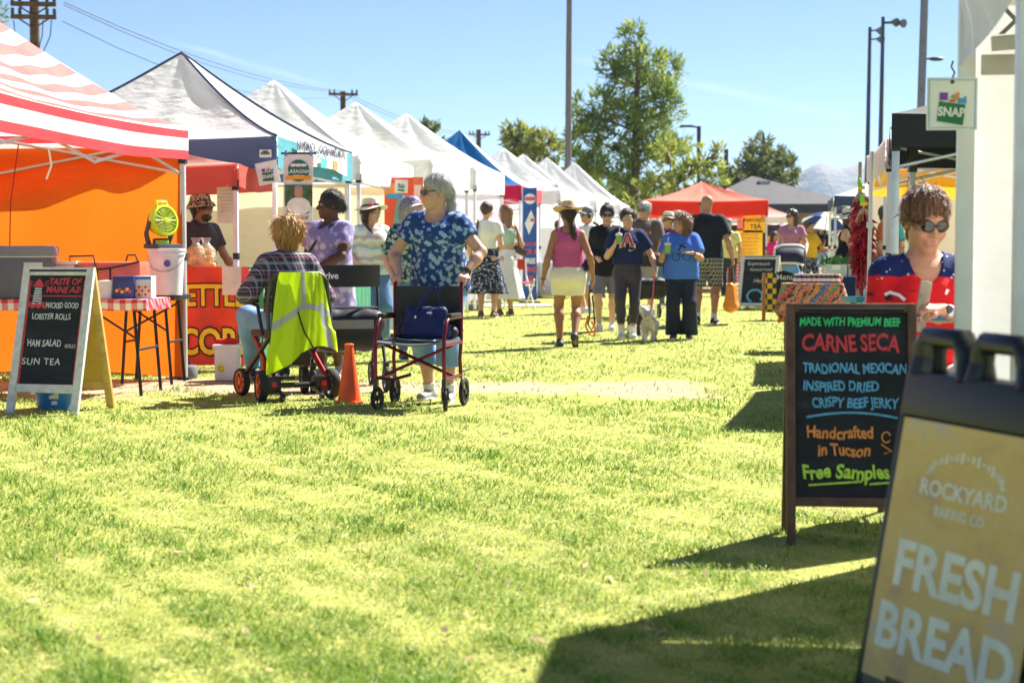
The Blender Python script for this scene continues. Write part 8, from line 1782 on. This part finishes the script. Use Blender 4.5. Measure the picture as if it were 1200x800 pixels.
# ------------------------------------------------------------------ dogs
def dog(loc, rz, label, col_fn, s=1.0, harness=None, headup=0):
    r = thing('dog', loc, rz, label, 'dog'); f = SDF(); q = lambda *v: A(*v) * s
    f.seg(q(0, -.13, .235), q(0, .06, .235), .082 * s, .07 * s, .03, 1.0); f.seg(q(0, .06, .235), q(0, .17, .245), .068 * s, .066 * s, .03); f.seg(q(0, -.14, .24), q(0, -.23, .33 + headup), .06 * s, .045 * s, .03)
    hd = q(0, -.265, .355 + headup); f.ell(hd, q(.056, .06, .052), .02); f.seg(hd + q(0, -.04, -.012), hd + q(0, -.10, -.025), .033 * s, .022 * s, .02); f.ell(hd + q(0, -.115, -.018), q(.012, .01, .01), .008)
    for x in (-1, 1):
        f.ell(hd + q(x * .05, .01, .03), q(.014, .026, .034), .01)
        y0 = -.13 + (.035 if x > 0 else -.045); f.seg(q(x * .055, -.13, .2), q(x * .056, -.12, .12), .036 * s, .024 * s, .02); f.seg(q(x * .056, -.12, .12), q(x * .055, y0 - .02, .03), .023 * s, .018 * s, .015); f.seg(q(x * .055, y0 - .02, .022), q(x * .055, y0 - .05, .018), .02 * s, .017 * s, .012)
        y1 = .16 + (.05 if x < 0 else -.03); f.seg(q(x * .052, .16, .22), q(x * .06, .13 + (y1 - .16) * .4, .135), .055 * s, .032 * s, .02); f.seg(q(x * .06, .13 + (y1 - .16) * .4, .135), q(x * .058, y1 + .045, .085), .03 * s, .02 * s, .015); f.seg(q(x * .058, y1 + .045, .085), q(x * .057, y1 + .02, .025), .019 * s, .016 * s, .012); f.seg(q(x * .057, y1 + .02, .02), q(x * .057, y1 - .015, .017), .019 * s, .016 * s, .012)
    f.seg(q(0, .22, .27), q(.02, .28, .33), .022 * s, .018 * s, .02); f.seg(q(.02, .28, .33), q(.03, .27, .40), .018 * s, .012 * s, .015)
    V, Q = f.mesh(.008, wrinkle(.0035 * s, 80, 4)); bo = np_mesh('body', V, Q, col_fn, r); strands(bo, 2600, lambda p: A(0, .7, -.5) + 0 * p, .03, .002, col_fn, 'fur', .008, 2)
    m = MB(); m.ball(tuple(hd + q(0, -.125, -.015)), tuple(q(.013, .009, .01)), 8); [m.ball(tuple(hd + q(x * .026, -.052, .012)), tuple(q(.009, .006, .009)), 8) for x in (-1, 1)]; m.build('face', plain('dog_nose', (.012, .01, .01), .3), r)
    if harness: m = MB(); m.lathe([(.088 * s, -.03), (.089 * s, 0), (.086 * s, .03)], n=22, M=Matrix.Translation((0, -.10 * s, .24 * s)) @ Matrix.Rotation(R(90), 4, 'X'), caps=False); m.tube([tuple(q(.05 * math.cos(a), -.19, .30 + .055 * math.sin(a))) for a in [i * math.pi / 8 for i in range(16)]], .01, 6, closed=True); m.build('harness', harness, r)
    return r
def coat(name, a, b):
    t = NT(name); n = t.noise(t.coord(), 5.5, 2); t.color(t.ramp(n, [(.47, a), (.53, b)])); t.bump(t.noise(t.coord(scale=(1, .4, 1)), 110, 2), .6, .01); return t.done(.8)
dog(G(761, 20.6), R(-12), 'small white dog in a red harness walking toward the camera', coat('white_fur', (.70, .66, .60), (.62, .55, .48)), .92, plain('harness_red', (.5, .06, .05), .6))
dog(G(748, 21.6), R(15), 'small black and white dog half hidden behind the girl in navy', coat('pied_fur', (.04, .038, .036), (.68, .65, .6)), .92)
hnd = Wd(P11, P11['palmL']); e_ = Vector((G(761, 20.5).x, 20.5, .33)); ls = thing('dog_leash', hnd, 0, 'coral pink leash running from the girl in navy to the white dog', 'leash'); d_ = e_ - hnd
m = MB(); m.tube([(0, 0, 0), d_ * .3 + Vector((.01, 0, -.03)), d_ * .7 + Vector((.012, 0, -.04)), d_], .009, 6); m.build('strap', plain('leash_coral', (.7, .12, .12), .6), ls); m = MB(); m.box((0, 0, -.04), (.03, .04, .1), bev=.012); m.build('grip', plain('leash_coral', (.7, .12, .12)), ls)
